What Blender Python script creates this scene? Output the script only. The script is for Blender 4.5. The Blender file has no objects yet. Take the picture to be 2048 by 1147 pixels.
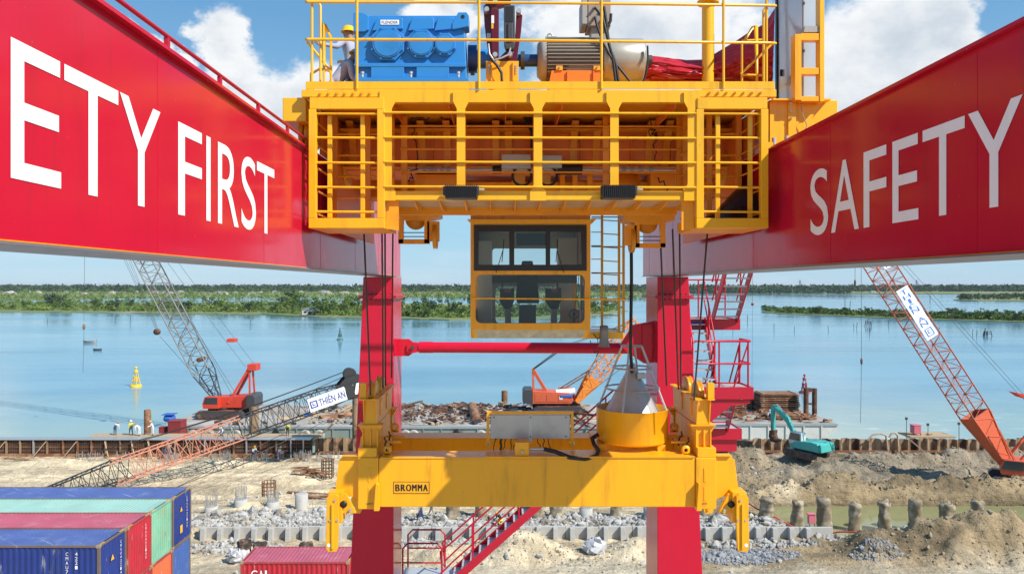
import bpy, math, random
import numpy as np
from mathutils import Vector, Matrix

# ------------------------------------------------------------------ camera, sky, sun
# The viewpoint looks along +Y from 18 m above the ground; the girders run along Y.
F, CX, CY, HC = 1450.0, 1005.0, 570.0, 18.0
SC = bpy.context.scene
COL = SC.collection
R = math.radians
cam = bpy.data.cameras.new('camera'); camo = bpy.data.objects.new('camera', cam); COL.objects.link(camo)
camo.location = (0, 0, HC); camo.rotation_euler = (R(90), 0, 0)
cam.sensor_width = 36; cam.lens = 36 * F / 2048; cam.shift_x = 19 / 2048; cam.shift_y = -3.5 / 2048
cam.clip_start = 0.1; cam.clip_end = 60000
SC.camera = camo
SUN = Vector((0.60, -0.43, 0.68)).normalized()
SUN_EL, SUN_AZ = math.asin(SUN.z), math.atan2(SUN.x, SUN.y)
sl = bpy.data.lights.new('sun', 'SUN'); sl.energy = 5.0; sl.angle = R(0.5); sl.color = (1, 0.95, 0.87)
so = bpy.data.objects.new('sun', sl); COL.objects.link(so)
so.rotation_euler = SUN.to_track_quat('Z', 'Y').to_euler()
SC.view_settings.view_transform = 'Standard'; SC.view_settings.look = 'None'
SC.view_settings.exposure = 0.30; SC.view_settings.gamma = 1
SC.render.engine = 'CYCLES'
cy = SC.cycles
cy.use_denoising = True; cy.max_bounces = 7; cy.diffuse_bounces = 3; cy.glossy_bounces = 4
cy.transmission_bounces = 5; cy.transparent_max_bounces = 10; cy.volume_bounces = 0
cy.caustics_reflective = False; cy.caustics_refractive = False; cy.sample_clamp_indirect = 6

def X(px, Y): return (px - CX) / F * Y
def Z(py, Y): return HC - (py - CY) / F * Y
def P(px, py, Y): return Vector((X(px, Y), Y, Z(py, Y)))
def YG(py, z=0.0): return F * (HC - z) / (py - CY)
def G(px, py, z=0.0):
    Y = YG(py, z); return Vector((X(px, Y), Y, z))

class NT:
    """tiny helper for node expressions"""
    def __init__(s, tree): s.t = tree; s.n = tree.nodes; s.l = tree.links
    def new(s, typ, **kw):
        n = s.n.new(typ)
        for k, v in kw.items(): setattr(n, k, v)
        return n
    def put(s, sock, v):
        if hasattr(v, 'is_output') or isinstance(v, bpy.types.NodeSocket): s.l.new(v, sock)
        else: sock.default_value = v
    def m(s, op, a, b=0.0, c=0.0, clamp=False):
        n = s.new('ShaderNodeMath', operation=op, use_clamp=clamp)
        s.put(n.inputs[0], a); s.put(n.inputs[1], b); s.put(n.inputs[2], c)
        return n.outputs[0]
    def vm(s, op, a, b=(0, 0, 0)):
        n = s.new('ShaderNodeVectorMath', operation=op); s.put(n.inputs[0], a); s.put(n.inputs[1], b)
        return n.outputs[0]
    def mix(s, f, a, b, mode='MIX'):
        n = s.new('ShaderNodeMix', data_type='RGBA', blend_type=mode)
        s.put(n.inputs[0], f); s.put(n.inputs[6], a); s.put(n.inputs[7], b)
        return n.outputs[2]
    def noise(s, vec, scale, detail=4.0, rough=0.55, out=0, dist=0.0):
        n = s.new('ShaderNodeTexNoise'); s.put(n.inputs['Vector'], vec)
        n.inputs['Scale'].default_value = scale; n.inputs['Detail'].default_value = detail
        n.inputs['Roughness'].default_value = rough; n.inputs['Distortion'].default_value = dist
        return n.outputs[out]
    def ramp(s, f, a, b, lo=0.0, hi=1.0):
        n = s.new('ShaderNodeMapRange', interpolation_type='SMOOTHSTEP')
        s.put(n.inputs[0], f); n.inputs[1].default_value = a; n.inputs[2].default_value = b
        n.inputs[3].default_value = lo; n.inputs[4].default_value = hi
        return n.outputs[0]
    def comb(s, x, y, z):
        n = s.new('ShaderNodeCombineXYZ'); s.put(n.inputs[0], x); s.put(n.inputs[1], y); s.put(n.inputs[2], z); return n.outputs[0]
    def sep(s, v):
        n = s.new('ShaderNodeSeparateXYZ'); s.put(n.inputs[0], v); return n.outputs

def c4(c): return (c[0], c[1], c[2], 1.0)

world = bpy.data.worlds.new('World'); SC.world = world; world.use_nodes = True
def make_world():
    t = NT(world.node_tree); t.n.clear()
    out = t.new('ShaderNodeOutputWorld'); bg = t.new('ShaderNodeBackground'); t.l.new(bg.outputs[0], out.inputs[0])
    sky = t.new('ShaderNodeTexSky', sky_type='NISHITA', sun_disc=False)
    sky.sun_elevation = SUN_EL; sky.sun_rotation = SUN_AZ
    sky.altitude = 0; sky.air_density = 1.0; sky.dust_density = 0.0; sky.ozone_density = 4.0
    d = t.new('ShaderNodeTexCoord').outputs['Generated']
    x, y, z = t.sep(d)
    a = t.m('ARCTAN2', x, y)
    e = t.m('DIVIDE', z, t.m('MAXIMUM', t.m('SQRT', t.m('ADD', t.m('MULTIPLY', x, x), t.m('MULTIPLY', y, y))), 0.05))
    v2 = t.comb(a, t.m('MULTIPLY', e, 1.25), 0.3)
    billow = t.noise(v2, 7.0, 10.0, 0.62)
    fine = t.noise(t.vm('ADD', v2, (7.3, 2.1, 0)), 26.0, 6.0, 0.65)
    wig = t.m('ADD', t.m('MULTIPLY', t.m('SUBTRACT', billow, 0.5), 1.5), t.m('MULTIPLY', t.m('SUBTRACT', fine, 0.5), 0.45))
    w1 = t.noise(t.vm('ADD', v2, (2.2, 5.5, 1)), 11.0, 5.0, 0.6); w2 = t.noise(t.vm('ADD', v2, (8.2, 1.5, 3)), 11.0, 5.0, 0.6)
    a = t.m('ADD', a, t.m('MULTIPLY', t.m('SUBTRACT', w1, 0.5), 0.13)); e_w = t.m('ADD', e, t.m('MULTIPLY', t.m('SUBTRACT', w2, 0.5), 0.10))
    # cumulus banks of this afternoon: (px, py, radius px) turned into azimuth and slope
    banks = [(438, 95, 62, 90), (470, 190, 100, 105), (545, 265, 170, 130), (235, 45, 48, 45), (320, 110, 55, 45),
             (1290, 70, 330, 170), (905, 30, 90, 60), (660, 200, 120, 90), (1760, 140, 215, 220), (1880, 60, 90, 120), (1650, 250, 220, 140),
             (1230, -140, 420, 140), (2200, 190, 120, 100), (-100, 300, 200, 110)]
    field = None
    for px, py, rx, ry in banks:
        q = (px - CX) / F; a0 = math.atan(q); k = math.cos(a0); e0 = (CY - py) / F * k
        da = t.m('DIVIDE', t.m('SUBTRACT', a, a0), rx / F * k * k); de = t.m('DIVIDE', t.m('SUBTRACT', e_w, e0), ry / F * k)
        b = t.m('SUBTRACT', 1.0, t.m('SQRT', t.m('ADD', t.m('MULTIPLY', da, da), t.m('MULTIPLY', de, de))))
        field = b if field is None else t.m('SMOOTH_MAX', field, b, 0.25)
    # the same kind of scattered cumulus all round the rest of the sky
    gen = t.m('SUBTRACT', t.m('MULTIPLY', t.noise(t.vm('ADD', v2, (3.7, 9.2, 4)), 2.3, 3.0, 0.5), 2.6), 1.75)
    away = t.ramp(t.m('ABSOLUTE', a), 0.62, 0.8)
    high = t.ramp(e, 0.45, 0.6)
    gen = t.m('ADD', gen, t.m('MULTIPLY', t.m('SUBTRACT', 1.0, t.m('MAXIMUM', away, high)), -2.0))
    field = t.m('SMOOTH_MAX', field, gen, 0.2)
    dens = t.ramp(t.m('ADD', field, wig), 0.02, 0.42)
    # thin veil nearer the horizon
    veil = t.m('MULTIPLY', t.ramp(e, 0.26, 0.0), t.ramp(t.noise(t.comb(t.m('MULTIPLY', a, 1.4), t.m('MULTIPLY', e, 9.0), 2.0), 3.0, 6.0, 0.6), 0.4, 0.75, 0.0, 0.22))
    dens = t.m('MAXIMUM', t.m('MULTIPLY', dens, t.ramp(e, 0.0, 0.12, 0.25, 1.0)), veil)
    shade = t.ramp(t.m('ADD', t.noise(t.vm('ADD', v2, (1.3, 0.25, 1)), 9.0, 7.0, 0.6), t.m('MULTIPLY', t.m('SUBTRACT', field, 0.3), -0.22)), 0.22, 0.62)
    ccol = t.mix(shade, c4((5.4, 6.1, 6.9)), c4((8.6, 8.75, 8.9)))
    cr = t.new('ShaderNodeValToRGB'); t.put(cr.inputs[0], t.m('MULTIPLY', t.m('MAXIMUM', e, 0.0), 0.5))
    el = cr.color_ramp.elements; el[0].position = 0.0; el[0].color = c4((0.40, 0.62, 0.80)); el[1].position = 1.0; el[1].color = c4((0.07, 0.21, 0.48))
    for p_, c_ in ((0.04, (0.32, 0.60, 0.80)), (0.18, (0.145, 0.37, 0.65))): k_ = el.new(p_); k_.color = c4(c_)
    air = t.mix(1.0, cr.outputs[0], c4((10, 10, 10)), 'MULTIPLY')
    skyc = t.mix(0.82, sky.outputs[0], air)
    t.put(bg.inputs[0], t.mix(dens, skyc, ccol))
    bg.inputs[1].default_value = 0.09
make_world()

# ------------------------------------------------------------------ materials
MATS = {}
def mat(name, col, rough=0.5, metal=0.0, var=0.12, vscale=3.0, bump=0.0, bscale=40.0, dirt=None, dirt_amt=0.0, dirt_scale=1.6,
        streak=False, coat=0.0, spec=0.5, col2=None, c2lo=0.45, c2hi=0.65, c2scale=1.0, aniso=None):
    if name in MATS: return MATS[name]
    m = bpy.data.materials.new(name); m.use_nodes = True
    t = NT(m.node_tree); bs = t.n['Principled BSDF']
    pos = t.new('ShaderNodeNewGeometry').outputs['Position']
    base = c4(col)
    if col2 is not None:
        base = t.mix(t.ramp(t.noise(pos, c2scale, 6.0, 0.6), c2lo, c2hi), c4(col), c4(col2))
    if var:
        vp = t.vm('MULTIPLY', pos, aniso) if aniso else pos
        f = t.m('ADD', t.m('MULTIPLY', t.m('SUBTRACT', t.noise(vp, vscale, 5.0), 0.5), 2.0 * var), 1.0)
        g = t.new('ShaderNodeCombineColor'); [t.put(g.inputs[i], f) for i in range(3)]
        base = t.mix(1.0, base, g.outputs[0], 'MULTIPLY')
    if dirt is not None:
        dp = t.vm('MULTIPLY', pos, (1, 1, 0.12)) if streak else pos
        df = t.m('MULTIPLY', t.ramp(t.noise(dp, dirt_scale * (4 if streak else 1), 8.0, 0.65), 0.5, 0.78), dirt_amt)
        base = t.mix(df, base, c4(dirt))
    t.put(bs.inputs['Base Color'], base)
    t.put(bs.inputs['Roughness'], t.m('ADD', t.m('MULTIPLY', t.m('SUBTRACT', t.noise(pos, 5.0, 4.0), 0.5), 0.2), rough, clamp=True))
    bs.inputs['Metallic'].default_value = metal
    bs.inputs['Coat Weight'].default_value = coat; bs.inputs['Coat Roughness'].default_value = 0.08
    bs.inputs['Specular IOR Level'].default_value = spec
    if name in ('yellow paint', 'deep yellow paint', 'red girder paint', 'gearbox blue'):
        # small chips and handling scuffs
        chip = t.ramp(t.noise(pos, 16.0, 9.0, 0.72), 0.655, 0.70, 0.0, 0.7)
        dark = {'y': (0.16, 0.10, 0.05), 'd': (0.14, 0.08, 0.04), 'r': (0.50, 0.20, 0.18), 'g': (0.05, 0.08, 0.12)}[name[0]]
        t.put(bs.inputs['Base Color'], t.mix(chip, base, c4(dark)))
    if bump:
        b = t.new('ShaderNodeBump'); b.inputs['Strength'].default_value = bump; b.inputs['Distance'].default_value = 0.02
        t.put(b.inputs['Height'], t.noise(pos, bscale, 5.0)); t.put(bs.inputs['Normal'], b.outputs[0])
    MATS[name] = m
    return m

def glass_mat(name, tint, alpha_clear=0.75, rough=0.02):
    m = bpy.data.materials.new(name); m.use_nodes = True
    t = NT(m.node_tree); t.n.clear()
    out = t.new('ShaderNodeOutputMaterial'); tr = t.new('ShaderNodeBsdfTransparent'); gl = t.new('ShaderNodeBsdfGlossy')
    tr.inputs[0].default_value = c4(tint); gl.inputs['Roughness'].default_value = rough
    fr = t.new('ShaderNodeFresnel'); fr.inputs[0].default_value = 1.5
    mx = t.new('ShaderNodeMixShader'); t.put(mx.inputs[0], t.m('ADD', t.m('MULTIPLY', fr.outputs[0], 0.75), 0.0, clamp=True))
    t.l.new(tr.outputs[0], mx.inputs[1]); t.l.new(gl.outputs[0], mx.inputs[2]); t.l.new(mx.outputs[0], out.inputs[0])
    MATS[name] = m
    return m

YEL = mat('yellow paint', (0.88, 0.465, 0.014), 0.32, var=0.06, vscale=1.3, dirt=(0.22, 0.12, 0.03), dirt_amt=0.38, streak=True, bump=0.03, bscale=14)
YEL2 = mat('deep yellow paint', (0.92, 0.42, 0.010), 0.34, var=0.08, vscale=2.0, dirt=(0.18, 0.09, 0.02), dirt_amt=0.45, streak=True, bump=0.03, bscale=14)
RED = mat('red girder paint', (0.56, 0.011, 0.040), 0.17, var=0.07, vscale=0.9, dirt=(0.34, 0.02, 0.03), dirt_amt=0.45, streak=True, bump=0.05, bscale=2.2, spec=0.28)
YEL3 = mat('shaded frame orange paint', (0.90, 0.36, 0.014), 0.38, var=0.1, dirt=(0.2, 0.08, 0.02), dirt_amt=0.4)  # trolley yellow turned orange, the shade under the deck put into its colour
YEL_SHADE = mat('orange red primer', (0.86, 0.235, 0.035), 0.5, var=0.12)  # same trolley paint made red-orange, inner shade and glow painted into it
RED2 = mat('red stair paint', (0.46, 0.008, 0.034), 0.32, var=0.08, vscale=3.0)
WHITE = mat('white lettering', (0.90, 0.90, 0.90), 0.35, var=0.03, vscale=4.0, dirt=(0.62, 0.58, 0.58), dirt_amt=0.3, streak=True)
BLUE = mat('gearbox blue', (0.030, 0.235, 0.60), 0.38, var=0.06, vscale=3.0, dirt=(0.02, 0.09, 0.2), dirt_amt=0.3)
GREY = mat('motor grey', (0.36, 0.34, 0.30), 0.45, var=0.1)
DGREY = mat('dark grey metal', (0.055, 0.055, 0.06), 0.45, var=0.15)
BLACK = mat('black rubber', (0.012, 0.012, 0.013), 0.5, var=0.2)
STEEL = mat('stainless steel', (0.50, 0.50, 0.50), 0.36, metal=0.35, var=0.10, vscale=6, dirt=(0.25, 0.23, 0.21), dirt_amt=0.55, dirt_scale=1.2)
GALV = mat('galvanised steel', (0.52, 0.53, 0.54), 0.42, metal=0.6, var=0.15, vscale=8)
PANEL = mat('painted cabinet panel', (0.62, 0.66, 0.70), 0.18, metal=0.3, var=0.05, dirt=(0.3, 0.32, 0.36), dirt_amt=0.35)
BOXG = mat('grey junction box', (0.50, 0.53, 0.48), 0.4, var=0.05)
MAROON = mat('maroon paint', (0.115, 0.008, 0.020), 0.28, var=0.1)
BRASS = mat('sheave orange', (0.72, 0.30, 0.010), 0.35, var=0.12, dirt=(0.08, 0.04, 0.02), dirt_amt=0.5)
ROPE = mat('greased wire rope', (0.050, 0.036, 0.028), 0.5, var=0.25, vscale=30)
RUST = mat('rusty steel', (0.20, 0.085, 0.040), 0.8, var=0.3, vscale=2.0, col2=(0.36, 0.20, 0.11), c2scale=1.2, bump=0.2)
RUST2 = mat('dark rusty steel', (0.095, 0.045, 0.028), 0.8, var=0.35, vscale=1.5, col2=(0.24, 0.11, 0.06), c2scale=0.9)
TAN = mat('weathered sheet steel', (0.30, 0.20, 0.115), 0.8, var=0.3, vscale=1.4, col2=(0.10, 0.055, 0.032), c2scale=0.8)
CONC = mat('pale concrete', (0.44, 0.43, 0.40), 0.85, var=0.15, vscale=2.0, dirt=(0.28, 0.26, 0.22), dirt_amt=0.6)
MUDC = mat('muddy concrete', (0.235, 0.185, 0.12), 0.9, var=0.45, vscale=3.0, bump=1.0, bscale=5, col2=(0.40, 0.35, 0.26), c2scale=1.7)
WOOD = mat('raw timber', (0.42, 0.31, 0.19), 0.8, var=0.2)
SKIN = mat('skin', (0.33, 0.18, 0.11), 0.6, var=0.05)
DENIM = mat('grey blue workwear', (0.36, 0.37, 0.47), 0.85, var=0.12, vscale=20)
WCLO = mat('white workwear', (0.70, 0.70, 0.70), 0.85, var=0.1, vscale=20)
NAVY = mat('navy workwear', (0.035, 0.05, 0.13), 0.85, var=0.1)
HELM = mat('yellow helmet', (0.85, 0.50, 0.01), 0.3, var=0.02)
GLASS = glass_mat('cab glass', (0.86, 0.90, 0.89))

# ------------------------------------------------------------------ mesh builder
class MB:
    def __init__(s): s.v = []; s.f = []; s.mi = []; s.sm = []; s.cur = 0; s.T = None
    def add(s, vs, fs, smooth=False):
        o = len(s.v)
        if s.T is not None: vs = [s.T @ Vector(p) for p in vs]
        s.v.extend([tuple(p) for p in vs])
        for f in fs: s.f.append(tuple(i + o for i in f)); s.mi.append(s.cur); s.sm.append(smooth)
        return s
    def box(s, x0, x1, y0, y1, z0, z1):
        if x0 > x1: x0, x1 = x1, x0
        if y0 > y1: y0, y1 = y1, y0
        if z0 > z1: z0, z1 = z1, z0
        return s.add([(x0, y0, z0), (x1, y0, z0), (x1, y1, z0), (x0, y1, z0), (x0, y0, z1), (x1, y0, z1), (x1, y1, z1), (x0, y1, z1)],
                     [(0, 3, 2, 1), (4, 5, 6, 7), (0, 1, 5, 4), (1, 2, 6, 5), (2, 3, 7, 6), (3, 0, 4, 7)])
    def pbox(s, px0, px1, py0, py1, Y, d):
        """box whose front face at depth Y measures px0..px1 by py0..py1 in the photo"""
        return s.box(X(px0, Y), X(px1, Y), Y, Y + d, Z(py1, Y), Z(py0, Y))
    def frame(s, p, q, up=(0, 0, 1)):
        p = Vector(p); q = Vector(q); d = (q - p).normalized(); u = Vector(up)
        if abs(d.dot(u)) > 0.98: u = Vector((0, 1, 0))
        a = d.cross(u).normalized(); b = a.cross(d).normalized()
        return p, q, a, b
    def beam(s, p, q, w, h, up=(0, 0, 1)):
        p, q, a, b = s.frame(p, q, up); a = a * (w / 2); b = b * (h / 2)
        vs = [p - a - b, p + a - b, p + a + b, p - a + b, q - a - b, q + a - b, q + a + b, q - a + b]
        return s.add(vs, [(3, 2, 1, 0), (4, 5, 6, 7), (0, 1, 5, 4), (1, 2, 6, 5), (2, 3, 7, 6), (3, 0, 4, 7)])
    def tube(s, p, q, r, n=8, r2=None, cap=True, smooth=True):
        p, q, a, b = s.frame(p, q); r2 = r if r2 is None else r2
        vs = []
        for c, rr in ((p, r), (q, r2)):
            for i in range(n):
                t = 2 * math.pi * i / n; vs.append(c + a * (rr * math.cos(t)) + b * (rr * math.sin(t)))
        s.add(vs, [(i, (i + 1) % n, n + (i + 1) % n, n + i) for i in range(n)], smooth)
        if cap: s.add(vs[:n], [tuple(range(n - 1, -1, -1))]); s.add(vs[n:], [tuple(range(n))])
        return s
    def pipe(s, pts, r, n=8, closed=False):
        pts = [Vector(p) for p in pts]; m = len(pts); vs = []; prev = None
        for i, p in enumerate(pts):
            a0 = pts[i - 1] if (i > 0 or closed) else p; a1 = pts[(i + 1) % m] if (i < m - 1 or closed) else p
            d = (a1 - a0).normalized()
            if prev is None:
                u = Vector((0, 0, 1)) if abs(d.z) < 0.9 else Vector((0, 1, 0))
                a = d.cross(u).normalized()
            else: a = (prev - d * prev.dot(d)).normalized()
            prev = a; b = d.cross(a)
            k = 1.0
            if 0 < i < m - 1:
                c = (pts[i] - pts[i - 1]).normalized().dot((pts[i + 1] - pts[i]).normalized()); k = 1 / max(0.6, math.sqrt(max(0.0, (1 + c) / 2)))
            for j in range(n):
                t = 2 * math.pi * j / n; vs.append(p + a * (r * k * math.cos(t)) + b * (r * k * math.sin(t)))
        fs = []
        for i in range(m if closed else m - 1):
            o = i * n; o2 = ((i + 1) % m) * n
            for j in range(n): fs.append((o + j, o + (j + 1) % n, o2 + (j + 1) % n, o2 + j))
        s.add(vs, fs, True)
        if not closed: s.add(vs[:n], [tuple(range(n - 1, -1, -1))]); s.add(vs[-n:], [tuple(range(n))])
        return s
    def lathe(s, prof, n=24, o=(0, 0, 0), axis='z', smooth=True, arc=None):
        o = Vector(o); vs = []
        for r, h in prof:
            for i in range(n):
                t = 2 * math.pi * i / n; c, d = r * math.cos(t), r * math.sin(t)
                vs.append(o + Vector({'z': (c, d, h), 'x': (h, c, d), 'y': (c, h, d)}[axis]))
        fs = []
        for k in range(len(prof) - 1):
            for i in range(n):
                a, b = k * n + i, k * n + (i + 1) % n
                fs.append((a, b, b + n, a + n) if axis != 'y' else (a, a + n, b + n, b))
        return s.add(vs, fs, smooth)
    def disc(s, c, r, axis, h, n=20, inner=0.0):
        """solid wheel from c along axis by h"""
        prof = [(inner, 0), (r, 0), (r, h), (inner, h)]
        return s.lathe(prof, n, c, axis, False)
    def prism(s, poly, axis, c0, c1):
        n = len(poly)
        mk = {'x': lambda a, b, c: (c, a, b), 'y': lambda a, b, c: (a, c, b), 'z': lambda a, b, c: (a, b, c)}[axis]
        vs = [mk(a, b, c0) for a, b in poly] + [mk(a, b, c1) for a, b in poly]
        area = sum(poly[i][0] * poly[(i + 1) % n][1] - poly[(i + 1) % n][0] * poly[i][1] for i in range(n))
        flip = (area > 0) != (axis == 'y'); flip = flip != (c1 < c0)
        f0 = tuple(range(n)); f1 = tuple(range(2 * n - 1, n - 1, -1)); sides = [(i, i + n, (i + 1) % n + n, (i + 1) % n) for i in range(n)]
        if flip: f0 = f0[::-1]; f1 = f1[::-1]; sides = [q[::-1] for q in sides]
        return s.add(vs, [f0, f1] + sides)
    def ring(s, c, r, axis, rad, n=20, k=6):
        prof = [(r + rad * math.cos(2 * math.pi * i / k), rad * math.sin(2 * math.pi * i / k)) for i in range(k + 1)]
        return s.lathe(prof, n, c, axis, True)
    def ball(s, c, r, n=12, k=7, sc=(1, 1, 1)):
        c = Vector(c); prof = [(math.sin(math.pi * i / k) * r, -math.cos(math.pi * i / k) * r) for i in range(k + 1)]
        vs = []
        for rr, h in prof:
            for i in range(n):
                t = 2 * math.pi * i / n; vs.append(c + Vector((rr * math.cos(t) * sc[0], rr * math.sin(t) * sc[1], h * sc[2])))
        return s.add(vs, [(a * n + i, a * n + (i + 1) % n, (a + 1) * n + (i + 1) % n, (a + 1) * n + i) for a in range(k) for i in range(n)], True)
    def build(s, name, mats, parent=None, bevel=0.0, kind=None):
        if not isinstance(mats, (list, tuple)): mats = [mats]
        off = Vector((0, 0, 0)); p = parent
        while p is not None: off += Vector(p.location); p = p.parent
        a = np.array(s.v, dtype=float)
        loc = Vector((0, 0, 0))
        if parent is None:
            lo, hi = a.min(0), a.max(0); loc = Vector(((lo[0] + hi[0]) / 2, (lo[1] + hi[1]) / 2, lo[2])); off = loc
        me = bpy.data.meshes.new(name); me.from_pydata((a - np.array(off)).tolist(), [], s.f)
        for m in mats: me.materials.append(m)
        me.polygons.foreach_set('material_index', s.mi); me.polygons.foreach_set('use_smooth', s.sm)
        me.update()
        o = bpy.data.objects.new(name, me); COL.objects.link(o); o.location = loc
        if parent is not None: o.parent = parent
        if bevel:
            b = o.modifiers.new('edge', 'BEVEL'); b.width = bevel; b.segments = 2; b.limit_method = 'ANGLE'; b.angle_limit = R(40)
        if kind: o['kind'] = kind
        return o

def tag(o, label, cat, group=None):
    o['label'] = label; o['category'] = cat
    if group: o['group'] = group
    return o
def thing(name, loc, label, cat, group=None, rz=0.0):
    o = bpy.data.objects.new(name, None); COL.objects.link(o); o.location = loc; o.rotation_euler = (0, 0, rz)
    o.empty_display_size = 0.2
    return tag(o, label, cat, group)
def copy_tree(o, parent=None):
    c = o.copy(); COL.objects.link(c); c.parent = parent
    for ch in list(o.children): copy_tree(ch, c)
    return c
def simple(name, mb, mats, label, cat, group=None, bevel=0.0):
    return tag(mb.build(name, mats, None, bevel), label, cat, group)

def glyph_mesh(ch, depth=0.0):
    """flat mesh of a text, returned as (verts, faces) scaled to a 1 x 1 box"""
    cu = bpy.data.curves.new('glyph', 'FONT'); cu.body = ch; cu.extrude = 0; cu.resolution_u = 6
    ob = bpy.data.objects.new('glyph', cu); COL.objects.link(ob)
    dg = bpy.context.evaluated_depsgraph_get(); me = bpy.data.meshes.new_from_object(ob.evaluated_get(dg))
    vs = np.array([v.co[:2] for v in me.vertices]); fs = [tuple(p.vertices) for p in me.polygons]
    COL.objects.unlink(ob); bpy.data.objects.remove(ob); bpy.data.curves.remove(cu); bpy.data.meshes.remove(me)
    lo, hi = vs.min(0), vs.max(0); vs = (vs - lo) / np.maximum(hi - lo, 1e-6)
    return vs, fs, float((hi - lo)[0] / (hi - lo)[1])
_G = {}
def text_on(name, ch, o, u, v, mt, parent, thick=0.0):
    """lay the text on the quad with corner o, width vector u and height vector v"""
    if ch not in _G: _G[ch] = glyph_mesh(ch)
    vs, fs, _ = _G[ch]
    o, u, v = Vector(o), Vector(u), Vector(v)
    b = MB(); b.add([o + u * float(a) + v * float(c) for a, c in vs], fs)
    return b.build(name, mt, parent)

def sstep(a, b, x):
    t = np.clip((x - a) / (b - a), 0, 1); return t * t * (3 - 2 * t)
_rng = np.random.default_rng(7)
def value_noise(x, y, seed):
    r = np.random.default_rng(seed).random((256, 256))
    xi = np.floor(x).astype(int); yi = np.floor(y).astype(int); fx = x - xi; fy = y - yi
    fx = fx * fx * (3 - 2 * fx); fy = fy * fy * (3 - 2 * fy)
    g = lambda a, b: r[a % 256, b % 256]
    return (g(xi, yi) * (1 - fx) + g(xi + 1, yi) * fx) * (1 - fy) + (g(xi, yi + 1) * (1 - fx) + g(xi + 1, yi + 1) * fx) * fy
def fbm(x, y, sc, seed, o=5, gain=0.5):
    s = 0; a = 1; tot = 0
    for k in range(o):
        s = s + a * value_noise(x * sc * 2 ** k + 17.3 * k, y * sc * 2 ** k + 5.1 * k, seed + k); tot += a; a *= gain
    return s / tot - 0.5
# ------------------------------------------------------------------ gantry: two girders on legs
XL, XR = -2.50, 3.44
gan = thing('gantry_crane', ((XL + XR) / 2, 16.9, 0), 'red rubber-tyred gantry crane frame with SAFETY FIRST lettered girders on tall legs', 'gantry crane')
for sgn, x in ((-1, XL), (1, XR)):
    xo = x + sgn * (0.55 if sgn < 0 else 0.78)
    g = MB().box(x, xo, -9, 17.75, 18.22, 19.715).build('girder', RED, gan)
    g['label'] = 'sunlit red box girder reading ETY FIRST' if sgn < 0 else 'shaded glossy red box girder reading SAFETY'
    b = MB(); b.box(x - sgn * 0.035, xo + sgn * 0.02, -9, 17.75, 18.207, 18.219); b.build('bottom_flange', mat('flange grey', (0.20, 0.17, 0.19), 0.35, var=0.1), g)
    b = MB(); b.box(x - sgn * 0.055, xo + sgn * 0.055, -9, 17.75, 19.717, 19.745); b.build('top_flange', RED, g)
    for k in range(8):
        yy = 0.55 + k * 2.35
        MB().box(x - sgn * 0.0025, x + sgn * 0.01, yy, yy + 0.014, 18.22, 19.71).build('weld_and_glint', RED, g)
    for zz in (18.235,):
        MB().box(x - sgn * 0.006, x + sgn * 0.01, -9, 17.7, zz - 0.012, zz - 0.006).build('weld_and_glint', YEL2, g)  # orange strip painting in the reflection of the flange edge
    MB().box(xo - sgn * 0.42, xo - sgn * 0.35, -9, 17.7, 19.745, 19.80).build('trolley_rail', RUST2, g)
    if sgn < 0:
        pr = MB(); pr.pipe([(x + 0.02, -8, 19.84), (x + 0.02, 9.6, 19.84)], 0.017, 8)
        rail = pr.build('edge_rail', RED2, g)
        for k in range(13):
            MB().box(x + 0.005, x + 0.035, k - 2.66, k - 2.62, 19.745, 19.826).build('post', RED2, rail)
    # lettering, each letter between its two measured distances along the girder
    if sgn < 0:
        LT = [('S', 1.92, 2.32), ('A', 2.42, 3.02), ('F', 3.17, 3.55), ('E', 3.68, 4.10), ('T', 4.13, 4.71), ('Y', 4.73, 5.29), ('F', 5.58, 6.02),
              ('I', 6.11, 6.20), ('R', 6.36, 6.86), ('S', 6.93, 7.34), ('T', 7.37, 7.93)]
    else:
        LT = [('S', 8.09, 7.65), ('A', 7.58, 6.99), ('F', 6.90, 6.49), ('E', 6.39, 5.99), ('T', 5.93, 5.39), ('Y', 5.35, 4.79), ('F', 4.5, 4.12),
              ('I', 4.0, 3.91), ('R', 3.76, 3.32), ('S', 3.24, 2.86), ('T', 2.82, 2.3)]
    for ch, y0, y1 in LT:
        text_on('letter', ch, (x - sgn * 0.004, y0, 18.545), (0, y1 - y0, 0), (0, 0, 0.715), WHITE, g)
    # leg
    xi = -2.466 if sgn < 0 else 3.506
    top_o, bot_o = (-3.15, -3.90) if sgn < 0 else (4.21, 5.02)
    leg = MB().prism([(xi, 0.9), (bot_o, 0.9), (top_o, 18.19), (xi, 18.19)], 'y', 16.4, 17.7).build('leg', RED, gan, bevel=0.012)
    MB().box(xi - sgn * 0.07, top_o + sgn * 0.09, 16.30, 17.8, 17.70, 17.735).build('leg_flange', RED, leg)
    b = MB()
    b.box(xi - sgn * 0.07, top_o + sgn * 0.09, 16.30, 17.8, 17.74, 17.775); b.build('leg_flange', RED, leg)
    for k in range(6):
        xx = xi + (top_o - xi) * (k + 0.5) / 6
        MB().tube((xx, 16.345, 17.66), (xx, 16.345, 17.815), 0.016, 6).build('bolt', DGREY, leg)
    # wheel base well below the picture
    MB().box(xi - sgn * 0.2, bot_o + sgn * 0.3, 15.2, 18.9, 0.55, 0.98).build('bogie', RED, leg)
    for yy in (15.7, 18.3):
        MB().lathe([(0.05, -0.22), (0.42, -0.22), (0.55, -0.14), (0.55, 0.14), (0.42, 0.22), (0.05, 0.22)], 20, ((xi + bot_o) / 2, yy, 0.55), 'x').build('tyre', BLACK, leg)

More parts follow.
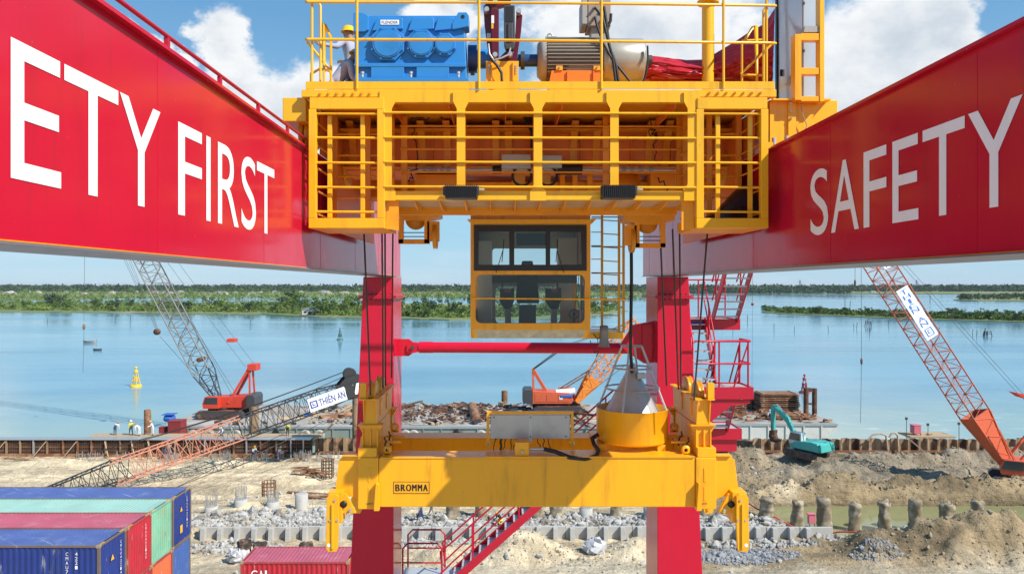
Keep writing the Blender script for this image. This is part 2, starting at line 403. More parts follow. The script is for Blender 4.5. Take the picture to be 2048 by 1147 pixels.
# tie pipe between the legs with its lugs
yt = 17.0
tie = MB(); tie.tube(P(838, 694, yt), P(1262, 696, yt), 0.128, 20); tie = tie.build('tie_pipe', RED, gan)
b = MB(); b.tube(P(838, 694, yt), P(866, 694, yt), 0.136, 20); b.build('sleeve', RED, tie)
zt = Z(694, yt)
b = MB(); b.prism([(-2.47, zt - 0.20), (-2.47, zt + 0.20), (X(818, yt), zt + 0.20), (X(832, yt), zt + 0.08), (X(832, yt), zt - 0.08), (X(818, yt), zt - 0.20)], 'y', yt - 0.06, yt + 0.06); b.build('lug', RED, tie)
b = MB()
for dy in (-0.11, 0.07):
    b = MB(); b.prism([(X(815, yt), zt - 0.09), (X(815, yt), zt + 0.07), (X(824, yt), zt + 0.13), (X(840, yt), zt + 0.1), (X(840, yt), zt - 0.1), (X(824, yt), zt - 0.13)], 'y', yt + dy, yt + dy + 0.04); b.build('clevis_plate', RED, tie)
MB().tube((X(826, yt), yt - 0.15, zt), (X(826, yt), yt + 0.15, zt), 0.045, 12).build('pin', DGREY, tie)
gx = 3.50
b = MB(); b.prism([(X(1236, yt), Z(688, yt)), (X(1262, yt), Z(648, yt)), (gx, Z(640, yt)), (gx, Z(722, yt)), (X(1284, yt), Z(724, yt)), (X(1252, yt), Z(703, yt))], 'y', yt - 0.25, yt - 0.2); gus = b.build('gusset', RED, tie)
b = MB(); b.box(X(1280, yt), gx, yt - 0.3, yt - 0.255, Z(715, yt), Z(648, yt)); b.build('splice_plate', RED, tie)
for k in range(6):
    MB().tube((gx - 0.05, yt - 0.33, Z(655 + k * 11, yt)), (gx - 0.05, yt - 0.29, Z(655 + k * 11, yt)), 0.013, 6).build('bolt', DGREY, tie)

# ------------------------------------------------------------------ stair tower on the far leg
st = thing('stair_tower', (5.2, 17.4, 14), 'red zigzag access stairs with grey treads on the gantry leg beside the teal excavator', 'stairs')
TREAD = mat('stair tread grating', (0.50, 0.52, 0.54), 0.5, metal=0.3, var=0.2, vscale=20)
def flight(parent, a, b, w, axis, n, tw=0.2):
    """stair from a up to b (centre line of left stringer), width w along +axis"""
    a, b = Vector(a), Vector(b); ww = Vector((w, 0, 0)) if axis == 'x' else Vector((0, w, 0))
    for o in (Vector((0, 0, 0)), ww):
        q = MB(); q.beam(a + o, b + o, 0.035, 0.19); q.build('stringer', RED2, parent)
    d = (b - a)
    for k in range(n):
        c = a + d * ((k + 0.5) / n); h = Vector((d.x, d.y, 0)).normalized() * (tw / 2)
        q = MB(); s0 = c - h; s1 = c + h
        pts = [s0, s1, s1 + ww, s0 + ww]
        q.add([p + Vector((0, 0, z)) for z in (-0.018, 0.018) for p in pts], [(0, 1, 2, 3), (7, 6, 5, 4), (0, 4, 5, 1), (1, 5, 6, 2), (2, 6, 7, 3), (3, 7, 4, 0)])
        q.build('tread', TREAD, parent)
def railing(parent, pts, h=1.0, r=0.02, mid=True, m=None, posts=None, name='handrail'):
    m = m or RED2; pts = [Vector(p) for p in pts]; up = Vector((0, 0, h))
    MB().pipe([p + up for p in pts], r, 8).build(name, m, parent)
    if mid: MB().pipe([p + up * 0.52 for p in pts], r * 0.85, 8).build('mid_rail', m, parent)
    for p in (posts or pts): MB().tube(Vector(p), Vector(p) + up, r, 8).build('post', m, parent)
z1, z2, z3 = 17.14, 15.70, 14.44
for nm, (x0, x1, y0, y1, z) in {'a': (4.28, 5.82, 17.9, 18.9, z1), 'b': (4.28, 5.56, 16.2, 16.95, z2), 'c': (4.35, 5.86, 17.9, 18.8, z3)}.items():
    pl = MB().box(x0, x1, y0, y1, z - 0.02, z).build('landing', TREAD, st)
    q = MB(); q.box(x0, x1, y0 - 0.035, y0 - 0.002, z - 0.24, z + 0.03); q.build('edge_beam', RED2, pl)
    q = MB(); q.box(x1 + 0.002, x1 + 0.04, y0 - 0.035, y1, z - 0.24, z + 0.03); q.build('edge_beam', RED2, pl)
    q = MB(); q.box(x0, x1, y1 + 0.002, y1 + 0.035, z - 0.24, z + 0.03); q.build('edge_beam', RED2, pl)
# bracket carrying the middle landing
q = MB(); q.prism([(4.25, z2 - 0.26), (5.54, z2 - 0.26), (5.54, z2 - 0.34), (5.1, z2 - 0.40), (4.55, z2 - 0.85), (4.25, z2 - 0.85)], 'y', 16.22, 16.27); q.build('bracket', RED2, st)
q = MB(); q.prism([(4.25, z2 - 0.26), (5.54, z2 - 0.26), (5.54, z2 - 0.34), (5.1, z2 - 0.40), (4.55, z2 - 0.85), (4.25, z2 - 0.85)], 'y', 16.85, 16.9); q.build('bracket', RED2, st)
q = MB(); q.box(4.35, 5.8, 17.95, 18.0, z3 - 0.55, z3 - 0.25); q.build('bracket', RED2, st)
q = MB(); q.box(4.3, 5.0, 17.84, 17.86, z1 - 0.16, z1 - 0.02); q.build('name_plate', mat('blue plate', (0.03, 0.05, 0.28), 0.4), st)
flight(st, (5.18, 17.9, z1), (5.18, 16.75, z1 + 1.3), 0.60, 'x', 7)
flight(st, (4.46, 16.95, z2), (4.46, 17.9, z1), 0.52, 'x', 7)
flight(st, (4.95, 17.9, z3), (4.95, 16.95, z2), 0.58, 'x', 6)
railing(st, [(5.18, 17.9, z1), (5.18, 16.75, z1 + 1.3)], 0.95, posts=[(5.18, 17.6, z1 + .33), (5.18, 17.0, z1 + 1.02)])
railing(st, [(5.78, 17.9, z1), (5.78, 16.75, z1 + 1.3)], 0.95, posts=[(5.78, 17.6, z1 + .33), (5.78, 17.0, z1 + 1.02)])
railing(st, [(4.46, 16.95, z2), (4.46, 17.9, z1)], 0.95, posts=[(4.46, 17.0, z2 + 0.08), (4.46, 17.5, z2 + .83)])
railing(st, [(4.98, 16.95, z2), (4.98, 17.9, z1)], 0.95, posts=[(4.98, 17.0, z2 + 0.08), (4.98, 17.5, z2 + .83)])
railing(st, [(4.95, 17.9, z3), (4.95, 16.95, z2)], 0.9)
railing(st, [(5.53, 17.9, z3), (5.53, 16.95, z2)], 0.9)
railing(st, [(4.30, 16.23, z2), (5.54, 16.23, z2), (5.54, 16.93, z2)], 1.05, posts=[(4.85, 16.23, z2), (5.5, 16.23, z2), (5.54, 16.36, z2), (5.54, 16.93, z2)])
MB().tube((5.18, 16.23, z2 + 0.02), (5.5, 16.23, z2 + 1.0), 0.018, 8).build('brace', RED2, st)
railing(st, [(4.30, 18.88, z1), (5.80, 18.88, z1)], 1.0, posts=[(4.3, 18.88, z1), (5.1, 18.88, z1), (5.80, 18.88, z1)])
railing(st, [(4.30, 17.92, z1), (4.55, 17.92, z1)], 1.0)
railing(st, [(4.37, 18.78, z3), (5.84, 18.78, z3), (5.84, 18.0, z3)], 0.9, posts=[(4.4, 18.78, z3), (5.1, 18.78, z3), (5.84, 18.78, z3)])

# stairs crossing between the legs, seen below the lifting frame
s2 = thing('access_staircase', (1.5, 18.2, 10.5), 'long red staircase rising between the two gantry legs under the yellow lifting frame', 'stairs')
ya = 18.0
A, Bq = P(905, 1163, ya), P(1236, 868, ya)
flight(s2, A, Bq, 0.7, 'y', 19, 0.22)
for yy, col in ((ya, 0), (ya + 0.7, 1)):
    o = Vector((0, yy - ya, 0))
    ra = [A + o, Bq + o]
    MB().pipe([A + o + Vector((-0.25, 0, 0.25)), A + o + Vector((-0.3, 0, 0.75)), A + o + Vector((0, 0, 1.0)), Bq + o + Vector((0, 0, 1.0)), Bq + o + Vector((0.9, 0, 1.0))], 0.022, 8).build('handrail', RED2, s2)
    MB().pipe([A + o + Vector((-0.25, 0, 0.25)), A + o + Vector((0, 0, 0.5)), Bq + o + Vector((0, 0, 0.5)), Bq + o + Vector((0.9, 0, 0.5))], 0.02, 8).build('mid_rail', RED2, s2)
    for k in (0.12, 0.4, 0.68, 0.95):
        c = A + (Bq - A) * k + o; MB().tube(c, c + Vector((0, 0, 1.0)), 0.022, 8).build('post', RED2, s2)
q = MB(); q.box(Bq.x, 3.6, ya, ya + 0.74, Bq.z - 0.06, Bq.z - 0.02); q.build('landing', TREAD, s2)
q = MB(); q.box(Bq.x, 3.6, ya - 0.04, ya - 0.003, Bq.z - 0.22, Bq.z + 0.02); q.build('edge_beam', RED2, s2)
for xx in (Bq.x + 0.15, Bq.x + 0.6):
    MB().tube((xx, ya, Bq.z), (xx, ya, Bq.z + 1.0), 0.022, 8).build('post', RED2, s2)
# lower landing with its guard rail
zl = A.z - 0.0
q = MB(); q.box(X(800, ya), A.x, ya - 0.1, ya + 1.0, zl - 0.08, zl - 0.03); q.build('landing', TREAD, s2)
for yy, top in ((ya - 0.05, 1.0), (ya + 0.95, 1.0)):
    x0, x1 = X(806, ya), X(884, ya)
    MB().pipe([(x0, yy, zl), (x0, yy, zl + 0.85), (x0 + 0.12, yy, zl + 0.98), (x1 - 0.12, yy, zl + 0.98), (x1, yy, zl + 0.85), (x1, yy, zl)], 0.022, 8).build('guard_loop', RED2, s2)
    MB().pipe([(x0, yy, zl + 0.5), (x1, yy, zl + 0.5)], 0.02, 8).build('mid_rail', RED2, s2)
# ------------------------------------------------------------------ hoist trolley
YF = 9.0                                   # depth of the trolley's front face
tr = thing('hoist_trolley', (0.45, 10.8, 19.0), 'yellow hoist trolley with barred walkways spanning the two red girders', 'crane trolley')
def pb(name, px0, px1, py0, py1, Y, d, m=YEL, parent=None, bevel=0.006):
    return MB().pbox(px0, px1, py0, py1, Y, d).build(name, m, parent or tr, bevel)
# machinery deck
zd = Z(180, YF)
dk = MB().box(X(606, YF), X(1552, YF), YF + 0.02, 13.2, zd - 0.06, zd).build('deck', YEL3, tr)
pb('kick_plate', 612, 1549, 163, 178, YF, 0.012, bevel=0)
pb('kick_plate', 612, 1549, 163, 178, 13.2, 0.012, bevel=0)
for px in (612, 1549):
    b = MB(); b.box(X(px, YF) - 0.006, X(px, YF) + 0.006, YF + 0.012, 13.2, zd, Z(163, YF)); b.build('kick_plate', YEL, tr)
eb = pb('edge_beam', 766, 1393, 180, 205, YF, 0.10)
for px0, px1 in ((603, 768), (1391, 1553)):
    e = pb('edge_beam', px0, px1, 179, 194, YF - 0.01, 0.10)
    for k in range(7):
        px = px0 + 38 + k * 16.5 if px0 < 900 else px0 + 28 + k * 17
        MB().tube(P(px, 186, YF - 0.045), P(px, 186, YF), 0.016, 8).build('bolt', YEL2, e)
# upright posts with flared heads and feet
for px in (775, 922, 1076, 1229, 1384):
    w, W2 = 8.5, 16
    a = lambda p, q: (X(px + p, YF - 0.03), Z(q, YF - 0.03))
    b = MB(); b.prism([a(-W2, 181), a(W2, 181), a(W2, 203), a(w, 217), a(w, 368), a(w + 4, 378), a(W2, 382), a(W2, 401), a(-W2, 401), a(-W2, 382), a(-w - 4, 378), a(-w, 368), a(-w, 217), a(-W2, 203)], 'y', YF - 0.03, YF - 0.015)
    po = b.build('upright', YEL, tr)
    b = MB(); b.box(X(px - 1.5, YF), X(px + 1.5, YF), YF - 0.015, YF + 0.09, Z(384, YF), Z(205, YF)); b.build('web', YEL, po)
bb = pb('bottom_beam', 768, 1392, 382, 400, YF, 0.09)
# front rails
for py in (226, 275.5, 324.5, 374):
    MB().tube(P(768, py - 1, YF - 0.045), P(1392, py + 1, YF - 0.045), 0.0155, 8).build('rail', YEL, tr)
# walkway floor, its ribs and the rear railing
zf = Z(398, YF)
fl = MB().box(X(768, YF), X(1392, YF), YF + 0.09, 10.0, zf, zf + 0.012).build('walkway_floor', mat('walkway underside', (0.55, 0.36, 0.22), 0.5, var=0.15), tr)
for k in range(13):
    x = X(775 + k * 51, YF); MB().prism([(YF + 0.09, zf), (10.0, zf), (10.0, zf - 0.05), (YF + 0.45, zf - 0.09), (YF + 0.09, zf - 0.03)], 'x', x, x + 0.014).build('floor_rib', YEL3, tr)
MB().box(X(768, YF), X(1392, YF), 9.98, 10.05, zf - 0.10, zf + 0.05).build('floor_beam', YEL3, tr)
YR = 10.0
for px in (808, 926, 1072, 1212, 1360):
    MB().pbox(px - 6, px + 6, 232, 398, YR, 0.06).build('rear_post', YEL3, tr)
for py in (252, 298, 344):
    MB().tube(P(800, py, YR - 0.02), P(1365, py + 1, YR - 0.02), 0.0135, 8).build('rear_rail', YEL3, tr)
# cages at both ends
for px0, px1, sg in ((617, 769, -1), (1393, 1537, 1)):
    Yc = YF - 0.05; D = 1.0
    pb('cage_header', px0 + 2, px1 - 2, 195, 218, Yc, 0.07)
    pb('cage_sill', px0, px1, 436, 456, Yc, 0.09)
    for a, c in ((px0, px0 + 15), (px1 - 15, px1)):
        pb('cage_post', a, c, 218, 436, Yc, 0.08)
    for py in (227, 275, 325, 374, 423):
        MB().tube(P(px0 + 10, py, Yc + 0.04), P(px1 - 10, py + 1, Yc + 0.04), 0.0155, 8).build('cage_rail', YEL, tr)
    for px in ((px0 + 42, px0 + 108) if sg < 0 else (px0 + 43, px0 + 108)):
        pb('cage_bar', px - 4.5, px + 4.5, 230, 437, Yc + 0.1, 0.04)
    # back frame and floor
    x0, x1 = X(px0, Yc), X(px1, Yc); zb = Z(456, Yc)
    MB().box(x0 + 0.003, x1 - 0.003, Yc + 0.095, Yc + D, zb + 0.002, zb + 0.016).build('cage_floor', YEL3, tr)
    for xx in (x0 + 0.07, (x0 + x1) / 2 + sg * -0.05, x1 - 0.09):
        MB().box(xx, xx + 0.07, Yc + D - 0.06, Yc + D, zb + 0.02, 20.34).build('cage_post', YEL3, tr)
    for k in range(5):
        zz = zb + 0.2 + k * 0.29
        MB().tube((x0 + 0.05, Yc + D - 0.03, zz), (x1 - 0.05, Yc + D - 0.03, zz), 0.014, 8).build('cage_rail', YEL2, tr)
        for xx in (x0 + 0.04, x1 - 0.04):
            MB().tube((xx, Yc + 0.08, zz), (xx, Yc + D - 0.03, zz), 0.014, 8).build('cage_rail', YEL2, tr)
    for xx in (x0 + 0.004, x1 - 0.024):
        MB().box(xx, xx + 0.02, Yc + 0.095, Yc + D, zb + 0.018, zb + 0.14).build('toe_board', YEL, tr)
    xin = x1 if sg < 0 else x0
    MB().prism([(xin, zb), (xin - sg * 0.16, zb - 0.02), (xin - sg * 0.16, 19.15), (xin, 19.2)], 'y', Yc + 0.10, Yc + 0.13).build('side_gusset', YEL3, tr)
# main box beams of the trolley frame, behind the walkway
yb = 10.55
wall = MB().box(-2.35, 3.28, yb, yb + 0.9, 19.66, 20.33).build('box_beam', YEL_SHADE, tr)
MB().box(-2.35, 3.28, 12.3, 13.0, 19.5, 20.33).build('box_beam', YEL_SHADE, tr)
for px in (838, 888, 985, 1010, 1140, 1185, 1290, 1325, 672, 700):
    sgx = 1 if px < 1060 else -1
    pts = []
    n = 7
    for i in range(n + 1):
        t = i / n; pts.append((yb - 0.012 - 0.30 * t ** 3, 19.70 + 0.62 * t))
    x = X(px, yb)
    b = MB(); vs = []
    for y_, z_ in pts: vs += [(x, y_, z_), (x + 0.10, y_, z_), (x + 0.10, yb - 0.002, z_), (x, yb - 0.002, z_)]
    fs = []
    for i in range(n): 
        for j in range(4): fs.append((i * 4 + j, i * 4 + (j + 1) % 4, i * 4 + 4 + (j + 1) % 4, i * 4 + 4 + j))
    b.add(vs, fs); b.build('curved_bracket', YEL3, tr)
for px in (865, 960, 1060, 1160, 1260, 1340):
    MB().box(X(px, yb), X(px, yb) + 0.012, yb - 0.10, yb - 0.002, 19.68, 20.32).build('stiffener', YEL_SHADE, tr)
MB().box(-2.3, 3.25, yb - 0.16, yb - 0.003, 19.685, 19.70).build('ledge', YEL3, tr)
MB().box(-2.3, 3.25, yb - 0.30, yb - 0.003, 20.20, 20.215).build('ledge', YEL3, tr)
for k in range(6):
    x = X(800 + k * 105, 9.8); MB().box(x, x + 0.012, 9.1, 10.5, 20.22, 20.34).build('deck_rib', YEL_SHADE, tr)
MB().box(-1.2, 3.2, 11.0, 11.25, 19.40, 19.56).build('lower_beam', YEL3, tr)
MB().box(-1.3, -0.6, 10.75, 11.5, 19.22, 19.64).build('bearing_block', YEL3, tr)
MB().box(2.2, 2.75, 10.75, 11.5, 19.22, 19.66).build('bearing_block', YEL3, tr)
for xx, s_ in ((-2.36, -1), (3.26, 1)):
    MB().box(xx, xx + 0.04, 10.1, 13.1, 18.75, 20.33).build('side_plate', YEL_SHADE, tr)
    MB().lathe([(0.06, 0), (0.30, 0), (0.30, 0.05), (0.24, 0.06), (0.06, 0.06)], 24, (xx - s_ * 0.03, 10.75, 19.75), 'x').build('bearing_cover', BRASS, tr)
# drive shaft, couplings and small machinery hung under the beams
zs = Z(338, 10.3)
sh = MB().tube((X(800, 10.3), 10.35, zs), (X(1370, 10.3), 10.35, zs), 0.022, 10).build('drive_shaft', GALV, tr)
for px in (845, 857, 866, 880, 893, 1245, 1262, 1280, 1300):
    MB().tube((X(px, 10.3), 10.35, zs), (X(px, 10.3) + 0.05, 10.35, zs), 0.045, 12).build('coupling', GREY, sh)
MB().tube((X(1115, 10.3), 10.35, zs), (X(1165, 10.3), 10.35, zs), 0.075, 16).build('motor', BLACK, sh)
MB().tube((X(985, 10.3), 10.35, zs), (X(1003, 10.3), 10.35, zs), 0.06, 16).build('motor', BLACK, sh)
jb = MB().pbox(1003, 1062, 308, 336, 10.2, 0.22).build('junction_box', BOXG, tr, 0.01)
jb2 = MB().pbox(1084, 1124, 310, 335, 10.2, 0.2).build('junction_box', BOXG, tr, 0.01)
for px in (1044, 1095):
    b = MB(); b.ring((X(px, 10.3), 10.3, Z(352, 10.3)), 0.135, 'y', 0.018, 24); b.build('cable_loop', BLACK, tr)
    MB().pbox(px - 20, px + 6, 342, 368, 10.45, 0.12).build('bracket', YEL3, tr)
for px in (900, 1125, 1150, 1180, 1275, 1325):
    MB().pbox(px - 5, px + 5, 338, 392, 10.9, 0.06).build('hanger', YEL3, tr)
b = MB(); b.lathe([(0.02, 0), (0.24, 0), (0.24, 0.07), (0.02, 0.07)], 24, (X(1245, 11), 10.8, Z(375, 10.8)), 'y'); b.build('sheave', BRASS, tr)
# loose wiring
def wob(p, q, n, amp, seed):
    rr = random.Random(seed); p, q = Vector(p), Vector(q)
    return [p + (q - p) * (i / n) + Vector((rr.uniform(-amp, amp), rr.uniform(-amp, amp), rr.uniform(-amp, amp))) * (0 if i in (0, n) else 1) for i in range(n + 1)]
for sd, a, c in ((1, (826, 226), (832, 340)), (2, (820, 240), (905, 228)), (3, (1300, 235), (1318, 330)), (4, (1305, 258), (1310, 275)), (5, (832, 340), (810, 372)), (6, (1316, 355), (1335, 385))):
    MB().pipe(wob(P(a[0], a[1], 10.2), P(c[0], c[1], 10.2), 8, 0.05, sd), 0.007, 5).build('wire', BLACK, tr)
for k in range(4):
    MB().pipe([P(1040 + k * 5, 200, 10.2), P(1048 + k * 5, 235, 10.2), P(1062 + k * 2, 262, 10.2), P(1063 + k * 2, 300, 10.2)], 0.014, 6).build('cable', BLACK, tr)
# deck guard rails (yellow) along the front edge
for py in (5, 80):
    lift = 0 if py == 5 else 3
    MB().pipe([P(636, py - 1, YF + 0.35), P(612, py - 1, YF + 0.05), P(616, py - 1, YF), P(960, py, YF), P(1540, py + 6, YF), P(1551, py + 7, YF + 0.06), P(1520, py + 6, YF + 0.9)], 0.0165, 8).build('guard_rail', YEL, tr)
for px in (714, 958, 1203, 1447):
    MB().tube(P(px, 178, YF - 0.015), P(px, 0, YF - 0.015), 0.0165, 8).build('guard_post', YEL, tr)
for px in (624, 1533):
    MB().tube(P(px, 165, YF + 0.03), P(px, -10, YF + 0.03), 0.0165, 8).build('guard_post', YEL, tr)
# end gates / ladder loops beside each corner
for sg, pts in ((-1, [(641, 165), (641, 12), (628, -12)]), (1, [(1527, 165), (1527, 22), (1537, 8)])):
    MB().pipe([P(x, y, YF + 0.30) for x, y in pts], 0.0165, 8).build('guard_post', YEL, tr)
for pts in ([(648, 165), (648, 48), (662, 75), (662, 165)], [(622, 165), (622, 148), (640, 138), (660, 142), (662, 150)],
            [(1484, 165), (1484, 90), (1505, 55), (1512, 52), (1514, 165)], [(1482, 148), (1520, 112), (1548, 84)], [(1484, 150), (1527, 151)], [(1484, 82), (1525, 80)], [(614, 84), (640, 115), (662, 143)]):
    MB().pipe([P(x, y, YF + 0.45) for x, y in pts], 0.0165, 8).build('guard_loop', YEL, tr)
# far side guard rail
for zz in (0.52, 1.02):
    MB().pipe([(X(606, YF), 13.1, zd + zz), (3.3, 13.1, zd + zz)], 0.0165, 8).build('guard_rail', GALV, tr)
for k in range(6):
    MB().tube((-2.3 + k * 1.12, 13.1, zd), (-2.3 + k * 1.12, 13.1, zd + 1.02), 0.0165, 8).build('guard_post', GALV, tr)
# tall mast on the deck
MB().tube((X(1416, 10.2), 10.2, zd), (X(1416, 10.2), 10.2, 22.7), 0.084, 20).build('mast', YEL, tr)
MB().tube((X(1416, 10.2), 10.2, Z(8, 10.2)), (X(1416, 10.2), 10.2, Z(3, 10.2)), 0.15, 20).build('mast_flange', YEL, tr)
# end carriages standing on the girder tops
for sg in (-1, 1):
    if sg < 0:
        cb = MB().box(X(565, 9.1), X(612, 9.1), 9.1, 13.2, Z(243, 9.1), Z(195, 9.1)).build('end_carriage', YEL, tr, 0.01)
        wx = -2.62
    else:
        cb = MB().box(3.42, 4.3, 9.3, 13.2, Z(262, 9.3), Z(200, 9.3)).build('end_carriage', YEL, tr, 0.01)
        wx = 3.5
    for yy in (9.45, 12.8):
        for k in range(3):
            x = wx + k * 0.075 * (1 if sg < 0 else 1)
            MB().lathe([(0.04, 0), (0.17, 0), (0.185, 0.008), (0.185, 0.05), (0.17, 0.06), (0.04, 0.06)], 24, (x, yy, 19.945), 'x').build('wheel', BRASS, tr)
MB().box(-2.46, -2.42, 9.75, 13.0, 19.76, 20.33).build('wheel_fairing', YEL_SHADE, tr)
MB().box(3.36, 3.40, 9.75, 13.0, 19.76, 20.33).build('wheel_fairing', YEL_SHADE, tr)
# right-hand outrigger plate with its bolted splice
Yp = 9.25
b = MB(); b.prism([(X(1540, Yp), Z(200, Yp)), (X(1652, Yp), Z(200, Yp)), (X(1632, Yp), Z(222, Yp)), (X(1598, Yp), Z(284, Yp)), (X(1540, Yp), Z(300, Yp))], 'y', Yp, Yp + 0.03)
og = b.build('outrigger_plate', YEL, tr)
MB().pbox(1577, 1592, 200, 288, Yp - 0.03, 0.028).build('splice_plate', YEL, og)
for py in (207, 222, 237):
    MB().tube(P(1582, py, Yp - 0.05), P(1582, py, Yp - 0.03), 0.016, 8).build('bolt', GALV, og)
for px, py in ((1548, 290), (1573, 286)):
    MB().tube(P(px, py, Yp - 0.1), P(px, py - 14, Yp - 0.1), 0.028, 10).build('bolt', GALV, og)
MB().box(X(1540, Yp), X(1655, Yp), Yp - 0.1, Yp + 1.1, Z(204, Yp), Z(201, Yp)).build('bracket_shelf', YEL, og)
MB().pbox(1536, 1580, 284, 296, Yp - 0.12, 0.12).build('rail_clamp', YEL, og)
MB().pipe([P(1601, 204, Yp - 0.06), P(1606, 232, Yp - 0.06), P(1614, 250, Yp - 0.06), P(1608, 268, Yp - 0.06)], 0.006, 5).build('wire', WOOD, og)
# rope sheave housings under the trolley
for sg, cx, d0 in ((-1, 828, 0), (1, 1300, 8)):
    Yh = 11.0
    a = lambda px, py: (X(cx + sg * px, Yh), Z(py + d0, Yh))
    h = MB().prism([a(-52, 408), a(50, 408), a(50, 432), a(32, 432), a(20, 440), a(-20, 440), a(-52, 432)], 'y', Yh, Yh + 0.5).build('sheave_housing', YEL3, tr)
    for px0, px1, py0, py1 in ((-30, -20, 436, 486), (22, 32, 436, 486), (-30, 32, 478, 487), (-50, -26, 442, 482)):
        x0, x1 = sorted((X(cx + sg * px0, Yh), X(cx + sg * px1, Yh)))
        MB().box(x0, x1, Yh + 0.03, Yh + 0.12, Z(py1 + d0, Yh), Z(py0 + d0, Yh)).build('housing_strut', YEL3, h)
    MB().lathe([(0.02, 0), (0.16, 0), (0.16, 0.05), (0.02, 0.05)], 24, (X(cx, Yh), Yh + 0.2, Z(436 + d0, Yh)), 'y').build('sheave', BRASS, h)
    MB().lathe([(0.02, 0), (0.20, 0), (0.205, 0.01), (0.19, 0.03), (0.205, 0.05), (0.20, 0.06), (0.02, 0.06)], 24, (X(cx - sg * 37, Yh), Yh + 0.15, Z(470 + d0, Yh)), 'x').build('sheave', BRASS, h)
    for py in (464, 472):
        MB().tube((a(-20, 0)[0], Yh + 0.1, Z(py + d0, Yh)), (a(24, 0)[0], Yh + 0.1, Z(py + d0, Yh)), 0.008, 6).build('rod', DGREY, h)
# floodlights on the bottom beam
for px0, px1, lab in ((889, 955, 'finned black floodlight on the yellow walkway beam left of the driver cab'), (1205, 1272, 'finned black floodlight on the yellow walkway beam right of the driver cab')):
    Yl = YF - 0.30
    fo = thing('floodlight', P((px0 + px1) / 2, 395, Yl + 0.1), lab, 'floodlight', 'floodlights under the trolley')
    MB().pbox(px0 + 2, px1 - 2, 372, 396, Yl + 0.03, 0.20).build('housing', DGREY, fo, 0.008)
    for k in range(17):
        px = px0 + 1 + (px1 - px0 - 4) * k / 16
        MB().pbox(px, px + 1.6, 369, 394, Yl, 0.24).build('cooling_fin', BLACK, fo)
    MB().pbox(px0 - 3, px0 + 0.5, 372, 390, Yl + 0.08, 0.06).build('yoke', DGREY, fo)
    MB().pbox(px1 - 0.5, px1 + 3, 372, 390, Yl + 0.08, 0.06).build('yoke', DGREY, fo)
    MB().tube(P(px1 - 2, 378, Yl + 0.1), P(px1 + 12, 379, Yl + 0.25), 0.016, 8).build('cable_gland', GALV, fo)
    MB().pbox((px0 + px1) / 2 - 5, (px0 + px1) / 2 + 5, 376, 388, Yl + 0.23, 0.08).build('bracket', DGREY, fo)
# black sheet bundled in the far cage
b = MB(); rr = random.Random(5)
pts = [P(1408, 437, 9.6), P(1440, 410, 9.6), P(1478, 372, 9.7), P(1500, 378, 9.7), P(1518, 400, 9.7), P(1520, 437, 9.6)]
n = 10; vs = []
for i in range(len(pts) - 1):
    pass
prof = []
for t in np.linspace(0, len(pts) - 1.001, 15):
    i = int(t); f = t - i; prof.append(pts[i] * (1 - f) + pts[i + 1] * f)
zb0 = Z(440, 8.95) + 0.02
for p in prof:
    for j in range(7):
        s = j / 6; ang = math.pi * s
        vs.append((p.x + rr.uniform(-.02, .02), p.y - 0.25 * math.cos(ang) + rr.uniform(-.02, .02), zb0 + max(0.02, (p.z - zb0)) * math.sin(ang) ** 0.6 + rr.uniform(-.012, .012)))
b.add(vs, [(i * 7 + j, i * 7 + j + 1, i * 7 + 8 + j, i * 7 + 7 + j) for i in range(14) for j in range(6)], True)
simple('black_sheet', b, mat('black polythene', (0.02, 0.02, 0.022), 0.3, bump=0.4, bscale=12), 'crumpled black plastic sheet lying in the barred cage next to the SAFETY girder', 'sheet')
# ------------------------------------------------------------------ gearbox
Yg = 9.75
gb = thing('gearbox', (X(830, Yg), 10.2, zd), 'blue hoist gearbox with three round bearing covers standing on the yellow deck', 'gearbox')
def gq(pts): return [(X(a, Yg), Z(b, Yg)) for a, b in pts]
top_y = 29
b = MB(); b.prism(gq([(709, 163), (709, 34), (735, 31), (928, 31), (934, 163)]), 'y', Yg, Yg + 0.85); body = b.build('casing', BLUE, gb, 0.012)
MB().prism(gq([(708, 28), (727, 28), (738, 34), (738, 62), (730, 66), (708, 66)]), 'y', Yg - 0.05, Yg + 0.25).build('lifting_lug', BLUE, gb, 0.006)
lg = MB().prism(gq([(905, 62), (905, 50), (917, 28), (934, 28), (938, 34), (938, 56), (918, 60)]), 'y', Yg - 0.06, Yg + 0.2).build('lifting_lug', BLUE, gb, 0.006)
MB().tube((X(926, Yg), Yg - 0.064, Z(37, Yg)), (X(926, Yg), Yg - 0.05, Z(37, Yg)), 0.026, 12).build('lug_hole', BLACK, lg)
